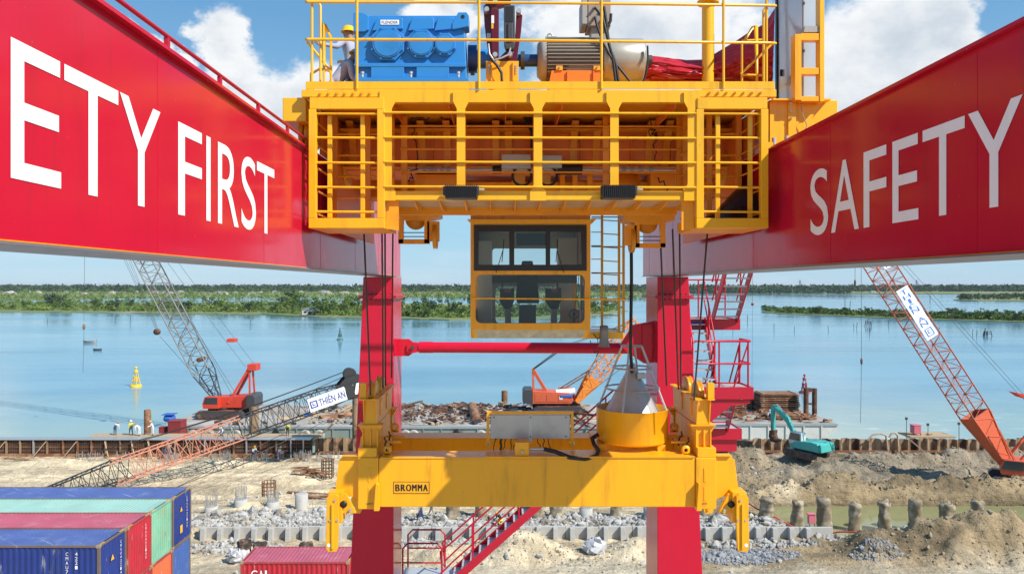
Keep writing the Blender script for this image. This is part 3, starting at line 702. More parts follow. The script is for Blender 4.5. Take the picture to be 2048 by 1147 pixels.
for cx, cy_, r in ((776, 90, 33), (843, 90, 28), (890, 91, 22)):
    rr = r / F * Yg
    c = Vector((X(cx, Yg), Yg, Z(cy_, Yg)))
    # cast boss rising to the top of the casing
    MB().prism(gq([(cx - r * 0.95, 64), (cx - r * 0.62, 38), (cx + r * 0.75, 37), (cx + r * 0.92, 40), (cx + r * 0.92, 60)]), 'y', Yg - 0.045, Yg + 0.02).build('rib', BLUE, gb, 0.008)
    k = 0.414 * rr
    oc = [(c.x + a * rr, c.z + d * rr) for a, d in ((-1, -.45), (-.45, -1), (.45, -1), (1, -.45), (1, .45), (.45, 1), (-.45, 1), (-1, .45))]
    fl = MB().prism(oc, 'y', Yg - 0.05, Yg + 0.01).build('bearing_flange', BLUE, gb, 0.005)
    b = MB(); b.lathe([(0.0, -0.085), (rr * 0.78, -0.085), (rr * 0.82, -0.075), (rr * 0.82, -0.04)], 28, c, 'y', False); b.build('cover', BLUE, fl)
    b = MB(); b.ring(c + Vector((0, -0.075, 0)), rr * 0.86, 'y', 0.006, 28); b.build('cover_rim', BLUE, fl)
    for j in range(8):
        t = math.pi / 8 + j * math.pi / 4; p = c + Vector((math.cos(t) * rr * 0.99, -0.05, math.sin(t) * rr * 0.99)) * 1.0
        p.y = Yg - 0.05
        MB().tube(p + Vector((0, -0.025, 0)), p, 0.013, 6).build('bolt', BLUE, fl)
MB().pbox(712, 932, 126, 134, Yg - 0.05, 0.052).build('rib', BLUE, gb, 0.008)
MB().box(X(712, Yg), X(937, Yg), Yg - 0.08, Yg + 0.8, zd + 0.002, Z(163.2, Yg)).build('plinth', YEL2, gb)
ft = MB().pbox(712, 937, 155, 163, Yg - 0.10, 0.12).build('foot', BLUE, gb, 0.004)
for px0, px1 in ((742, 808), (833, 898)):
    MB().pbox(px0, px1, 134, 155, Yg - 0.045, 0.05).build('foot_web', BLUE, gb, 0.004)
for px in (725, 822, 917):
    MB().tube(P(px, 155, Yg - 0.06), P(px, 145, Yg - 0.06), 0.018, 8).build('foot_bolt', GALV, gb)
    MB().tube(P(px, 148, Yg - 0.06), P(px, 144, Yg - 0.06), 0.026, 6).build('foot_bolt', GALV, gb)
npl = MB().pbox(761, 798, 40, 49.5, Yg - 0.052, 0.005).build('name_plate', WHITE, gb)
text_on('lettering', 'FLENDER', P(763.5, 47.5, Yg - 0.055), (X(795.5, Yg) - X(763.5, Yg), 0, 0), (0, 0, 5.6 / F * Yg), mat('navy print', (0.05, 0.05, 0.16), 0.6), gb)
MB().tube((X(934, Yg), 10.15, Z(100, Yg)), (X(952, Yg), 10.15, Z(100, Yg)), 0.19, 20).build('shaft_seal', mat('dark blue', (0.015, 0.06, 0.2), 0.4), gb)
MB().tube((X(950, Yg), 10.15, Z(100, Yg)), (X(985, Yg), 10.15, Z(100, Yg)), 0.13, 20).build('shaft', BLUE, gb)
MB().tube((X(940, Yg), 9.95, Z(138, Yg)), (X(948, Yg), 9.95, Z(138, Yg)), 0.03, 8).build('drain_plug', DGREY, gb)

# ------------------------------------------------------------------ disc brake between gearbox and motor
Yk = 9.7
bk = thing('disc_brake', (X(1008, Yk), Yk + 0.2, zd), 'maroon hydraulic disc brake with black thruster between gearbox and motor', 'brake')
def kq(pts): return [(X(960 + a / 6.746, Yk), Z(b / 6.746, Yk)) for a, b in pts]
MB().prism(kq([(45, 80), (100, 20), (150, 0), (150, 130), (190, 260), (200, 800), (130, 800), (95, 600), (60, 330)]), 'y', Yk + 0.02, Yk + 0.10).build('brake_arm', MAROON, bk, 0.006)
MB().prism(kq([(150, 140), (255, 150), (255, 790), (160, 790)]), 'y', Yk - 0.06, Yk + 0.0).build('brake_arm', MAROON, bk, 0.006)
MB().prism(kq([(490, 150), (545, 140), (575, 190), (555, 420), (490, 830), (440, 830), (480, 420)]), 'y', Yk + 0.04, Yk + 0.12).build('brake_arm', MAROON, bk, 0.006)
MB().prism(kq([(100, 0), (420, 0), (415, 60), (250, 110), (150, 110)]), 'y', Yk - 0.02, Yk + 0.06).build('lever', MAROON, bk, 0.006)
MB().prism(kq([(100, -200), (330, -200), (330, 0), (120, 0)]), 'y', Yk - 0.01, Yk + 0.05).build('lever', MAROON, bk, 0.006)
th = MB().prism(kq([(320, 105), (470, 105), (475, 620), (450, 690), (350, 690), (325, 620)]), 'y', Yk - 0.09, Yk + 0.05).build('thruster', DGREY, bk, 0.01)
MB().prism(kq([(350, 125), (445, 125), (445, 330), (350, 330)]), 'y', Yk - 0.096, Yk - 0.088).build('label_strip', BLACK, th)
MB().prism(kq([(375, 345), (440, 345), (440, 590), (375, 590)]), 'y', Yk - 0.11, Yk - 0.088).build('cylinder_face', DGREY, th, 0.006)
for a, c in ((92, 158), (205, 765), (520, 180), (405, 755), (205, 40)):
    p = P(960 + a / 6.746, c / 6.746, Yk); MB().tube(p + Vector((0, -0.10, 0)), p + Vector((0, 0.02, 0)), 0.032, 12).build('pin', GALV, bk)
for a, c in ((180, 300), (195, 0)):
    MB().prism(kq([(155, 235), (190, 235), (190, 340), (155, 340)]), 'y', Yk - 0.066, Yk - 0.061).build('label', WHITE, bk) if c else None
MB().prism(kq([(92, 445), (145, 445), (145, 510), (92, 510)]), 'y', Yk + 0.012, Yk + 0.018).build('label', GALV, bk)
MB().prism(kq([(155, 345), (182, 345), (182, 410), (155, 410)]), 'y', Yk - 0.066, Yk - 0.061).build('label', YEL, bk)
MB().prism(kq([(250, 790), (250, 820), (500, 830), (500, 800), (440, 700), (340, 700)]), 'y', Yk + 0.0, Yk + 0.1).build('base', MAROON, bk)
MB().box(X(974, Yk), X(1036, Yk), Yk, Yk + 0.33, zd + 0.002, Z(164.6, Yk)).build('plinth', YEL2, bk)
bs = MB().prism(kq([(80, 830), (520, 830), (520, 850), (515, 1110), (80, 1110)]), 'y', Yk - 0.02, Yk + 0.35).build('pedestal', YEL2, bk, 0.004)
for a in (150, 440):
    MB().prism(kq([(a, 850), (a + 18, 850), (a + 18, 1105), (a, 1105)]), 'y', Yk - 0.05, Yk - 0.02).build('pedestal_rib', YEL2, bs)
for a in (120, 485):
    for k in range(4):
        p = P(960 + a / 6.746, (880 + k * 33) / 6.746, Yk - 0.04); MB().tube(p, p + Vector((0, 0.03, 0)), 0.012, 8).build('bolt', GALV, bs)
MB().pipe([P(977, 88, Yk - .1), P(979, 108, Yk - .1), P(988, 121, Yk - .1), P(1003, 116, Yk - .1), P(1018, 109, Yk - .1), P(1021, 96, Yk - .1)], 0.012, 6).build('hose', GALV, bk)
MB().pipe([P(984, 120, Yk - .1), P(995, 132, Yk - .1), P(1003, 146, Yk - .1), P(1004, 166, Yk - .1)], 0.020, 6).build('hose', BLACK, bk)
dsk = MB().tube((X(1012, 10.15), 10.15, Z(100, 9.75)), (X(1020, 10.15), 10.15, Z(100, 9.75)), 0.33, 32).build('brake_disc', DGREY, bk)

# ------------------------------------------------------------------ hoist motor
Ym = 10.15; zm = Z(103, 9.75); rm = 0.28
mo = thing('hoist_motor', (X(1170, Ym), Ym, zd), 'grey finned electric hoist motor on an orange pedestal beside the red tarpaulin', 'motor')
xa, xb, xc, xd = X(1076, 9.95), X(1086, 9.95), X(1206, 9.95), X(1290, 9.95)
b = MB(); b.lathe([(0.0, xa), (rm * 0.8, xa), (rm * 0.98, xa + 0.05), (rm * 1.03, xb), (rm * 1.03, xb + 0.05)], 28, (0, Ym, zm), 'x'); b.build('end_bell', GREY, mo)
MB().tube((xb + 0.04, Ym, zm), (xc, Ym, zm), rm * 0.9, 32).build('stator_body', mat('motor body', (0.24, 0.22, 0.19), 0.5), mo)
for k in range(40):
    t = 2 * math.pi * k / 40
    if -2.2 < (t - 2 * math.pi if t > math.pi else t) < -0.95: continue
    d = Vector((0, math.cos(t), math.sin(t)))
    p = Vector((0, Ym, zm)) + d * rm * 0.98
    q = MB(); q.beam((xb + 0.06, p.y, p.z), (xc - 0.02, p.y, p.z), 0.009, 0.075, up=d); q.build('fin', GREY, mo)
MB().lathe([(0.0, xc + 0.005), (rm * 1.04, xc + 0.005), (rm * 1.06, xc + 0.03), (rm * 1.06, xd - 0.02), (rm * 1.0, xd), (0, xd)], 36, (0, Ym, zm), 'x').build('fan_cowl', mat('motor cowl', (0.42, 0.40, 0.34), 0.32, metal=0.3), mo)
MB().tube((xd, Ym, zm), (xd + 0.06, Ym, zm), 0.12, 16).build('encoder', GREY, mo)
MB().tube((xd + 0.06, Ym, zm), (xd + 0.13, Ym, zm), 0.075, 12).build('encoder', DGREY, mo)
MB().tube((X(1030, 9.95), Ym, zm), (xa, Ym, zm), 0.085, 16).build('shaft', mat('dark blue', (0.015, 0.06, 0.2), 0.4), mo)
MB().tube((X(1042, 9.95), Ym, zm), (X(1050, 9.95), Ym, zm), 0.125, 16).build('coupling', DGREY, mo)
q = MB(); q.ring((X(1102, 9.95), Ym, zm + rm + 0.06), 0.035, 'y', 0.012, 16); q.build('lifting_eye', GALV, mo)
MB().box(X(1092, 9.95), X(1115, 9.95), Ym - 0.05, Ym + 0.05, zm + rm * 0.95, zm + rm + 0.04).build('lifting_pad', GREY, mo)
tbx = MB().box(X(1176, 9.95), X(1222, 9.95), Ym - 0.20, Ym + 0.2, Z(52, 9.95), Z(-8, 9.95)).build('terminal_box', mat('motor box', (0.33, 0.27, 0.22), 0.5), mo, 0.01)
MB().box(X(1164, 9.95), X(1175.5, 9.95), Ym - 0.19, Ym + 0.19, Z(48, 9.95), Z(-4, 9.95)).build('box_lid', GREY, mo, 0.01)
MB().box(X(1184, 9.95), X(1214, 9.95), Ym - 0.14, Ym + 0.14, zm + rm * 0.9, Z(52, 9.95)).build('terminal_neck', GREY, mo)
for px, py in ((1190, 15), (1190, 34), (1208, 14), (1209, 33)):
    MB().tube(P(px, py, Ym - 0.26), P(px, py, Ym - 0.20), 0.02, 10).build('cable_gland', GALV, mo)
for pts, r in (([(1190, 15), (1198, 25), (1206, 38), (1216, 80), (1226, 118), (1232, 168)], 0.02), ([(1190, 34), (1194, 52), (1206, 85), (1224, 118), (1250, 150), (1264, 168)], 0.017),
               ([(1208, 14), (1212, 40), (1218, 90), (1232, 130), (1238, 168)], 0.02), ([(1222, 28), (1221, 42), (1214, 55)], 0.02), ([(1295, 92), (1296, 120), (1292, 150), (1284, 168)], 0.013)):
    MB().pipe([P(a, c, Ym - 0.3 + 0.05 * i) if False else P(a, c, Ym - 0.34) for i, (a, c) in enumerate(pts)], r, 8).build('cable', BLACK, mo)
# pedestal
def mq(pts): return [(X(a, 9.9), Z(c, 9.9)) for a, c in pts]
ORG = mat('primer orange', (0.80, 0.20, 0.012), 0.35, var=0.05)
MB().box(X(1099, 9.9), X(1205, 9.9), 9.92, 10.38, zd + 0.002, Z(166.2, 9.9)).build('plinth', YEL2, mo)
ped = MB().prism(mq([(1103, 141), (1212, 141), (1206, 150), (1206, 166), (1098, 166)]), 'y', 9.9, 10.4).build('pedestal', ORG, mo, 0.004)
for px in (1134, 1186):
    MB().prism(mq([(px, 143), (px + 2, 143), (px + 2, 166), (px, 166)]), 'y', 9.87, 9.9).build('pedestal_rib', ORG, ped)
for px in (1118, 1193):
    MB().prism(mq([(px - 6, 130), (px + 7, 130), (px + 7, 141), (px - 6, 141)]), 'y', 9.88, 9.96).build('stop_block', YEL2, ped)
    MB().tube(P(px + 1, 135, 9.86), P(px + 1, 135, 9.9), 0.014, 8).build('bolt', GALV, ped)
MB().prism(mq([(1132, 140), (1144, 122), (1182, 121), (1190, 122), (1190, 140)]), 'y', 9.93, 10.0).build('motor_foot', mat('light grey', (0.55, 0.53, 0.5), 0.4), mo, 0.004)

# ------------------------------------------------------------------ red tarpaulin slung beyond the motor
TARP = mat('red tarpaulin', (0.46, 0.014, 0.024), 0.34, var=0.15, vscale=3, bump=0.35, bscale=9, spec=0.5)
rr = random.Random(3)
NU, NV = 130, 50
topc = [(1286, 128), (1300, 112), (1335, 116), (1372, 121), (1410, 120), (1440, 102), (1470, 84), (1500, 64), (1530, 48), (1550, 18)]
botc = [(1278, 168), (1305, 170), (1335, 170), (1372, 170), (1410, 170), (1440, 170), (1470, 170), (1500, 170), (1525, 170), (1545, 170)]
def lerp(c, t):
    t = t * (len(c) - 1); i = min(int(t), len(c) - 2); f = t - i; f = f * f * (3 - 2 * f) * 0.5 + f * 0.5
    return c[i][0] + (c[i + 1][0] - c[i][0]) * f, c[i][1] + (c[i + 1][1] - c[i][1]) * f
_uu, _vv = np.meshgrid(np.linspace(0, 1, NU + 1), np.linspace(0, 1, NV + 1))
_w = fbm(_uu * 5, _vv * 5, 1.0, 301, 3) * 0.5
_r1 = 1 - np.abs(2 * fbm(_uu * 4.2 + _w + _vv * 1.4, _vv * 7 - _uu * 2.5 + _w, 1.0, 311, 4, 0.55)) * 2.2
_r2 = 1 - np.abs(2 * fbm(_uu * 13 + _w * 2, _vv * 11 + _w, 1.0, 321, 3)) * 2.0
FOLD = (_r1 - _r1.mean()) * 0.075 + (_r2 - _r2.mean()) * 0.018
def fold(u, v): return float(FOLD[int(round(v * NV)), int(round(u * NU))])
vs = []
for j in range(NV + 1):
    for i in range(NU + 1):
        u, v = i / NU, j / NV; a, c = lerp(topc, u), lerp(botc, u)
        px = a[0] + (c[0] - a[0]) * v; py = a[1] + (c[1] - a[1]) * v
        Yt = 10.55 - 0.35 * math.sin(math.pi * min(1, v * 0.8 + 0.1)) + fold(u, v) * (0.35 + v) + 0.25 * (1 - u) * v - 0.2 * u
        vs.append(P(px, py, Yt) if True else None)
q = MB(); nn = NU + 1
q.add(vs, [(j * nn + i, j * nn + i + 1, j * nn + nn + i + 1, j * nn + nn + i) for j in range(NV) for i in range(NU)], True)
tp = simple('tarpaulin', q, TARP, 'crumpled glossy red tarpaulin draped over the deck around the yellow mast', 'tarpaulin')
sm = tp.modifiers.new('thick', 'SOLIDIFY'); sm.thickness = 0.006

# ------------------------------------------------------------------ switch cabinet on the outrigger
Ycb = 9.45
cb = thing('switch_cabinet', (X(1628, Ycb), Ycb + 0.45, Z(201, Ycb)), 'tall grey steel switch cabinet with yellow ladder frame above the SAFETY girder', 'cabinet')
x0, x1 = X(1607, Ycb), X(1646, Ycb)
MB().box(x0, x1, Ycb, Ycb + 0.9, Z(200, Ycb), 22.6).build('cabinet_body', PANEL, cb, 0.006)
MB().box(x0 - 0.012, x0 - 0.002, Ycb + 0.02, Ycb + 0.88, Z(196, Ycb), 22.5).build('side_door', PANEL, cb)
MB().box(x0 - 0.03, x0 - 0.013, Ycb + 0.84, Ycb + 0.9, Z(198, Ycb), 22.6).build('seal_strip', BLACK, cb)
MB().box(x0 - 0.04, x0 - 0.013, Ycb + 0.68, Ycb + 0.70, Z(122, Ycb), Z(108, Ycb)).build('door_handle', BLACK, cb)
for py in (100, 195, 5):
    MB().box(x0 - 0.012, x0 + 0.01, Ycb - 0.02, Ycb - 0.002, Z(py + 5, Ycb), Z(py, Ycb)).build('hinge', BLACK, cb)
fr = MB(); fr.box(X(1590, Ycb - .35), X(1603, Ycb - .35), Ycb - 0.35, Ycb - 0.22, Z(200, Ycb - .35), Z(68, Ycb - .35)); fr.build('ladder_stile', YEL2, cb, 0.003)
MB().box(X(1640, Ycb - .35), X(1649, Ycb - .35), Ycb - 0.35, Ycb - 0.22, Z(203, Ycb - .35), 22.5).build('ladder_stile', YEL, cb, 0.003)
for py0, py1 in ((66, 80), (135, 148), (192, 202)):
    MB().box(X(1603, Ycb - .35), X(1640, Ycb - .35), Ycb - 0.34, Ycb - 0.24, Z(py1, Ycb - .35), Z(py0, Ycb - .35)).build('ladder_rung', YEL2, cb, 0.003)
MB().prism([(X(1606, Ycb - .3), Z(66, Ycb - .3)), (X(1608, Ycb - .3), Z(54, Ycb - .3)), (X(1634, Ycb - .3), Z(54, Ycb - .3)), (X(1637, Ycb - .3), Z(66, Ycb - .3))], 'y', Ycb - 0.33, Ycb - 0.2).build('lamp_housing', GREY, cb)
# white frame pole beside
MB().tube((X(1547, 10), 10.35, zd), (X(1553, 10), 10.35, 22.4), 0.02, 8).build('frame_pole', DGREY, cb)

# ------------------------------------------------------------------ driver cab
Yc = 11.0
cab = thing('driver_cab', (X(1062, Yc), Yc + 1.0, Z(676, Yc)), 'yellow glazed driver cab with black-framed windows hanging under the trolley', 'driver cab')
CABM = YEL2
cx0, cx1 = X(941, Yc), X(1181, Yc); cd = 2.1
ztop, zbot = Z(443, Yc), Z(659, Yc)
MB().box(cx0 + 0.0, cx1, Yc, Yc + cd, ztop, Z(409, Yc)).build('roof_box', CABM, cab, 0.01)
MB().prism([(X(935, Yc), Z(440, Yc)), (X(1190, Yc), Z(440, Yc)), (X(1181, Yc), Z(449, Yc)), (X(943, Yc), Z(449, Yc))], 'y', Yc - 0.16, Yc - 0.002).build('rain_hood', CABM, cab, 0.004)
# corner posts
for a, c in ((941, 948), (1173, 1181)):
    MB().box(X(a, Yc), X(c, Yc), Yc, Yc + 0.07, zbot, ztop).build('corner_post', CABM, cab, 0.004)
    MB().box(X(a, Yc), X(c, Yc), Yc + cd - 0.07, Yc + cd, zbot, ztop).build('corner_post', CABM, cab, 0.004)
# black upper window frame
def bars(parent, name, m, rects, Y, d):
    for a, c, e, f in rects: MB().pbox(a, c, e, f, Y, d).build(name, m, parent)
BLK = mat('black window frame', (0.016, 0.013, 0.012), 0.35, var=0.1)
bars(cab, 'window_frame', BLK, [(948, 1173, 450, 463), (948, 1173, 529, 541), (948, 957, 463, 529), (1163, 1173, 463, 529), (1018.5, 1028.5, 463, 529), (1091.5, 1100.5, 463, 529)], Yc - 0.02, 0.06)
for a, c in ((957, 1018.5), (1028.5, 1091.5), (1100.5, 1163)):
    MB().pbox(a, c, 463, 529, Yc + 0.015, 0.006).build('window_pane', GLASS, cab)
# lower panoramic window: frame with rounded opening
def rounded(x0, x1, z0, z1, r, n=6):
    pts = []
    for cx_, cz_, a0 in ((x1 - r, z1 - r, 0), (x0 + r, z1 - r, 90), (x0 + r, z0 + r, 180), (x1 - r, z0 + r, 270)):
        for i in range(n + 1):
            t = R(a0 + 90 * i / n); pts.append((cx_ + r * math.cos(t), cz_ + r * math.sin(t)))
    return pts
def holed(name, outer, inner, y0, y1, m, parent):
    """flat frame plate with a rounded opening: outer is a rect, inner a rounded loop"""
    ox0, ox1, oz0, oz1 = outer; n = len(inner); k = n // 4
    corner = [(ox1, oz1), (ox0, oz1), (ox0, oz0), (ox1, oz0)]
    b = MB()
    for y, flip in ((y0, 0), (y1, 1)):
        vs = [(a, y, c) for a, c in inner] + [(a, y, c) for a, c in corner]; fs = []
        for q_ in range(4):
            for i in range(k - 1):
                fs.append((q_ * k + i, q_ * k + i + 1, n + q_))
            fs.append((q_ * k + k - 1, ((q_ + 1) * k) % n, n + (q_ + 1) % 4, n + q_))
        b.add(vs, fs)
    vs = [(a, y0, c) for a, c in inner] + [(a, y1, c) for a, c in inner]
    b.add(vs, [(i, (i + 1) % n, n + (i + 1) % n, n + i) for i in range(n)])
    vs = [(a, y0, c) for a, c in corner] + [(a, y1, c) for a, c in corner]
    b.add(vs, [(i, i + 4, (i + 1) % 4 + 4, (i + 1) % 4) for i in range(4)])
    return b.build(name, m, parent)
xA, xB = X(948, Yc), X(1173, Yc)
holed('front_frame', (xA, xB, zbot, Z(541, Yc)), rounded(X(951, Yc), X(1169.5, Yc), Z(646, Yc), Z(549, Yc), 0.09), Yc, Yc + 0.04, CABM, cab)
MB().box(X(950, Yc), X(1170, Yc), Yc + 0.014, Yc + 0.02, Z(647, Yc), Z(548, Yc)).build('window_pane', GLASS, cab)
MB().tube(P(943, 596, Yc - 0.05), P(1255, 598.5, Yc - 0.05), 0.013, 8).build('guard_bar', YEL, cab)
# sloping sill window
q = MB(); A_ = [P(942, 659, Yc), P(1180, 659, Yc), P(1172, 676, Yc + 0.12), P(948, 676, Yc + 0.12)]
def lip(name, quad, w, m, d):
    c = sum(quad, Vector()) / 4; inner = [p + (c - p).normalized() * w for p in quad]
    b = MB(); n_ = (quad[1] - quad[0]).cross(quad[2] - quad[1]).normalized() * d
    for o in (Vector(), n_): b.add([p + o for p in quad + inner], [(i, (i + 1) % 4, 4 + (i + 1) % 4, 4 + i) for i in range(4)])
    b.add([p + o for o in (Vector(), n_) for p in inner], [(i, (i + 1) % 4, 4 + (i + 1) % 4, 4 + i) for i in range(4)])
    b.build(name, m, cab); return inner
inn = lip('sill_frame', A_, 0.06, CABM, 0.02)
q.add(inn, [(0, 1, 2, 3)]); q.build('sill_pane', mat('reflective pane', (0.45, 0.42, 0.33), 0.12, metal=0.3, var=0.5, vscale=9, spec=0.8), cab)
# floor, sides, rear wall with windows
MB().box(cx0, cx1, Yc + 0.13, Yc + cd, Z(677, Yc), Z(672, Yc)).build('floor', CABM, cab)
for xx in (cx0, cx1 - 0.03):
    MB().box(xx, xx + 0.03, Yc + 0.07, Yc + cd - 0.07, zbot - 0.1, Z(625, Yc)).build('side_panel', CABM, cab)
    MB().box(xx, xx + 0.03, Yc + 0.07, Yc + cd - 0.07, Z(548, Yc), Z(538, Yc)).build('side_panel', CABM, cab)
    MB().box(xx, xx + 0.03, Yc + 1.1, Yc + 1.2, Z(625, Yc), Z(548, Yc)).build('side_panel', CABM, cab)
    MB().box(xx, xx + 0.03, Yc + 1.25, Yc + cd - 0.07, Z(538, Yc), ztop).build('side_panel', CABM, cab)
    MB().box(xx + 0.012, xx + 0.018, Yc + 0.07, Yc + 1.1, Z(625, Yc), Z(548, Yc)).build('window_pane', GLASS, cab)
    MB().box(xx + 0.012, xx + 0.018, Yc + 0.07, Yc + 1.25, Z(538, Yc), ztop).build('window_pane', GLASS, cab)
yr = Yc + cd
CREAM = mat('cab lining', (0.70, 0.58, 0.36), 0.6, var=0.1)
DARKL = mat('dark cab lining', (0.05, 0.06, 0.065), 0.5)
RW = rounded(cx0 + 0.36, cx1 - 0.30, Z(645, yr), Z(572, yr), 0.07)
holed('rear_wall', (cx0 + 0.03, cx1 - 0.03, zbot - 0.1, Z(560, yr)), RW, yr - 0.06, yr - 0.03, mat('pale cab lining', (0.66, 0.64, 0.58), 0.6, var=0.1), cab)
RW2 = rounded(X(985, yr), X(1135, yr), Z(534, yr), Z(497, yr), 0.05)
holed('rear_wall', (cx0 + 0.03, cx1 - 0.03, Z(560, yr), ztop), RW2, yr - 0.06, yr - 0.03, CREAM, cab)
MB().box(X(960, yr), X(1150, yr), yr - 0.35, yr - 0.1, Z(566, yr), Z(552, yr)).build('rear_console', DARKL, cab)
MB().box(cx0 + 0.03, cx1 - 0.03, Yc + 0.08, yr - 0.07, ztop - 0.03, ztop - 0.004).build('headlining', CREAM, cab)
MB().box(cx0 + 0.06, cx0 + 0.3, yr - 0.7, yr - 0.1, Z(659, Yc), Z(470, Yc)).build('inner_cabinet', mat('white inner cabinet', (0.78, 0.75, 0.70), 0.4), cab)
MB().box(cx1 - 0.36, cx1 - 0.05, yr - 0.6, yr - 0.15, Z(545, Yc), Z(462, Yc)).build('inner_cabinet', CREAM, cab)
# seat and consoles
seat = thing('operator_chair', (X(1056, Yc + 1), Yc + 1.1, Z(659, Yc)), 'black driver seat between two joystick consoles inside the glass cab', 'seat')
ys = Yc + 1.0
def sq(pts): return [(X(a, ys), Z(c, ys)) for a, c in pts]
BK = mat('black upholstery', (0.02, 0.021, 0.02), 0.7)
MB().prism(sq([(1032, 598), (1036, 548), (1040, 542), (1072, 542), (1076, 548), (1080, 598)]), 'y', ys + 0.3, ys + 0.42).build('backrest', BK, seat, 0.02)
MB().prism(sq([(1034, 606), (1034, 596), (1078, 596), (1078, 606)]), 'y', ys - 0.1, ys + 0.4).build('cushion', BK, seat, 0.02)
MB().prism(sq([(1042, 540), (1045, 520), (1067, 520), (1070, 540)]), 'y', ys + 0.32, ys + 0.4).build('headrest', BK, seat, 0.02)
MB().prism(sq([(1038, 648), (1038, 610), (1072, 610), (1072, 648)]), 'y', ys, ys + 0.3).build('pedestal', DGREY, seat)
for a in (1000, 1092):
    MB().prism(sq([(a, 602), (a, 575), (a + 8, 578), (a + 20, 578), (a + 28, 574), (a + 28, 600), (a + 22, 616), (a + 8, 616)]), 'y', ys - 0.25, ys + 0.25).build('console', BK, seat, 0.012)
    MB().prism(sq([(a + 10, 650), (a + 10, 614), (a + 22, 614), (a + 22, 650)]), 'y', ys - 0.05, ys + 0.1).build('console_leg', GREY, seat)
    MB().tube(P(a + 5 + (18 if a > 1050 else 0), 576, ys - 0.1), P(a + 5 + (18 if a > 1050 else 0), 566, ys - 0.1), 0.015, 8).build('joystick', BLACK, seat)
    MB().prism(sq([(a + 9, 584), (a + 9, 577), (a + 22, 577), (a + 22, 584)]), 'y', ys - 0.256, ys - 0.251).build('button_panel', mat('button red', (0.25, 0.02, 0.02), 0.4), seat)
fan = thing('desk_fan', P(1148, 640, Yc + 0.4), 'small black fan inside the cab by its right window post', 'fan')
q = MB(); q.ring(P(1148, 628, Yc + 0.4), 0.075, 'y', 0.008, 18); q.ring(P(1148, 628, Yc + 0.42), 0.05, 'y', 0.005, 18); q.build('fan_guard', DGREY, fan)
q = MB(); q.tube(P(1148, 628, Yc + 0.41), P(1148, 628, Yc + 0.5), 0.03, 10); q.build('fan_motor', DGREY, fan)
q = MB(); q.tube(P(1148, 633, Yc + 0.45), P(1148, 650, Yc + 0.45), 0.012, 8); q.build('fan_stand', DGREY, fan)
for k in range(4):
    MB().pipe(wob(P(1153 + k * 5, 548, Yc + 0.3), P(1150 + k * 6, 648, Yc + 0.3), 6, 0.02, k), 0.006, 5).build('cable', BLACK, cab)
for px, tilt in ((992, 14), (1128, -14)):
    wp = MB().tube(P(px, 545, Yc - 0.035), P(px + tilt, 500, Yc - 0.035), 0.007, 6).build('wiper_arm', BLACK, cab)
    MB().tube(P(px + tilt - 2, 524, Yc - 0.03), P(px + tilt + 2, 478, Yc - 0.03), 0.006, 6).build('wiper_blade', BLACK, wp)
MB().box(X(1032, yr), X(1088, yr), yr - 0.5, yr - 0.42, Z(494, yr), Z(470, yr)).build('monitor', DARKL, cab)
# hangers from the trolley and side platform with ladder
for px in (955, 1060, 1165):
    for yy in (Yc + 0.3, Yc + 1.7):
        MB().box(X(px, Yc) - 0.05, X(px, Yc) + 0.05, yy, yy + 0.1, Z(418, Yc), 19.4).build('hanger', CABM, cab)
MB().box(X(1176, Yc), X(1255, Yc), Yc + 0.4, Yc + 1.4, Z(677, Yc + .4), Z(664, Yc + .4)).build('side_platform', YEL, cab, 0.004)
ld = thing('cab_ladder', P(1222, 664, Yc + 1.0), 'thin yellow ladder and rails rising beside the hanging driver cab', 'ladder')
Yl = Yc + 1.0
for px in (1204, 1238, 1247):
    MB().beam(P(px, 664, Yl), P(px, 415, Yl), 0.04, 0.025).build('stile', YEL, ld)
for k in range(9):
    py = 440 + k * 27
    MB().tube(P(1204, py, Yl), P(1238, py + 2, Yl), 0.010, 6).build('rung', YEL, ld)
    MB().tube(P(1183, py - 3, Yl + 0.2), P(1204, py - 3, Yl), 0.008, 6).build('stay', YEL2, ld)
for py in (434, 493, 546):
    MB().tube(P(1183, py, Yl + 0.1), P(1250, py, Yl + 0.1), 0.010, 6).build('hoop', DGREY, ld)
hn = thing('loudspeaker_horn', P(1208, 693, Yc + 0.3), 'grey downward loudspeaker horn hanging off the cab side platform', 'horn')
o = P(1208, 693, Yc + 0.3)
MB().lathe([(0.098, 0), (0.085, 0.02), (0.066, 0.14), (0.060, 0.21), (0.066, 0.215), (0.066, 0.325), (0.03, 0.335), (0, 0.335)], 20, o, 'z').build('bell', mat('horn grey', (0.22, 0.22, 0.22), 0.45), hn)
MB().pipe([o + Vector((0.03, 0, 0.2)), o + Vector((-0.1, 0, 0.12)), o + Vector((-0.16, 0.05, 0.2))], 0.008, 6).build('cable', BLACK, hn)
for sd, pts in enumerate(([(1180, 680), (1190, 706), (1195, 700)], [(1195, 678), (1198, 702), (1192, 712)])):
    MB().pipe([P(a, c, Yc + 0.6) for a, c in pts], 0.006, 5).build('wire', BLACK, hn)

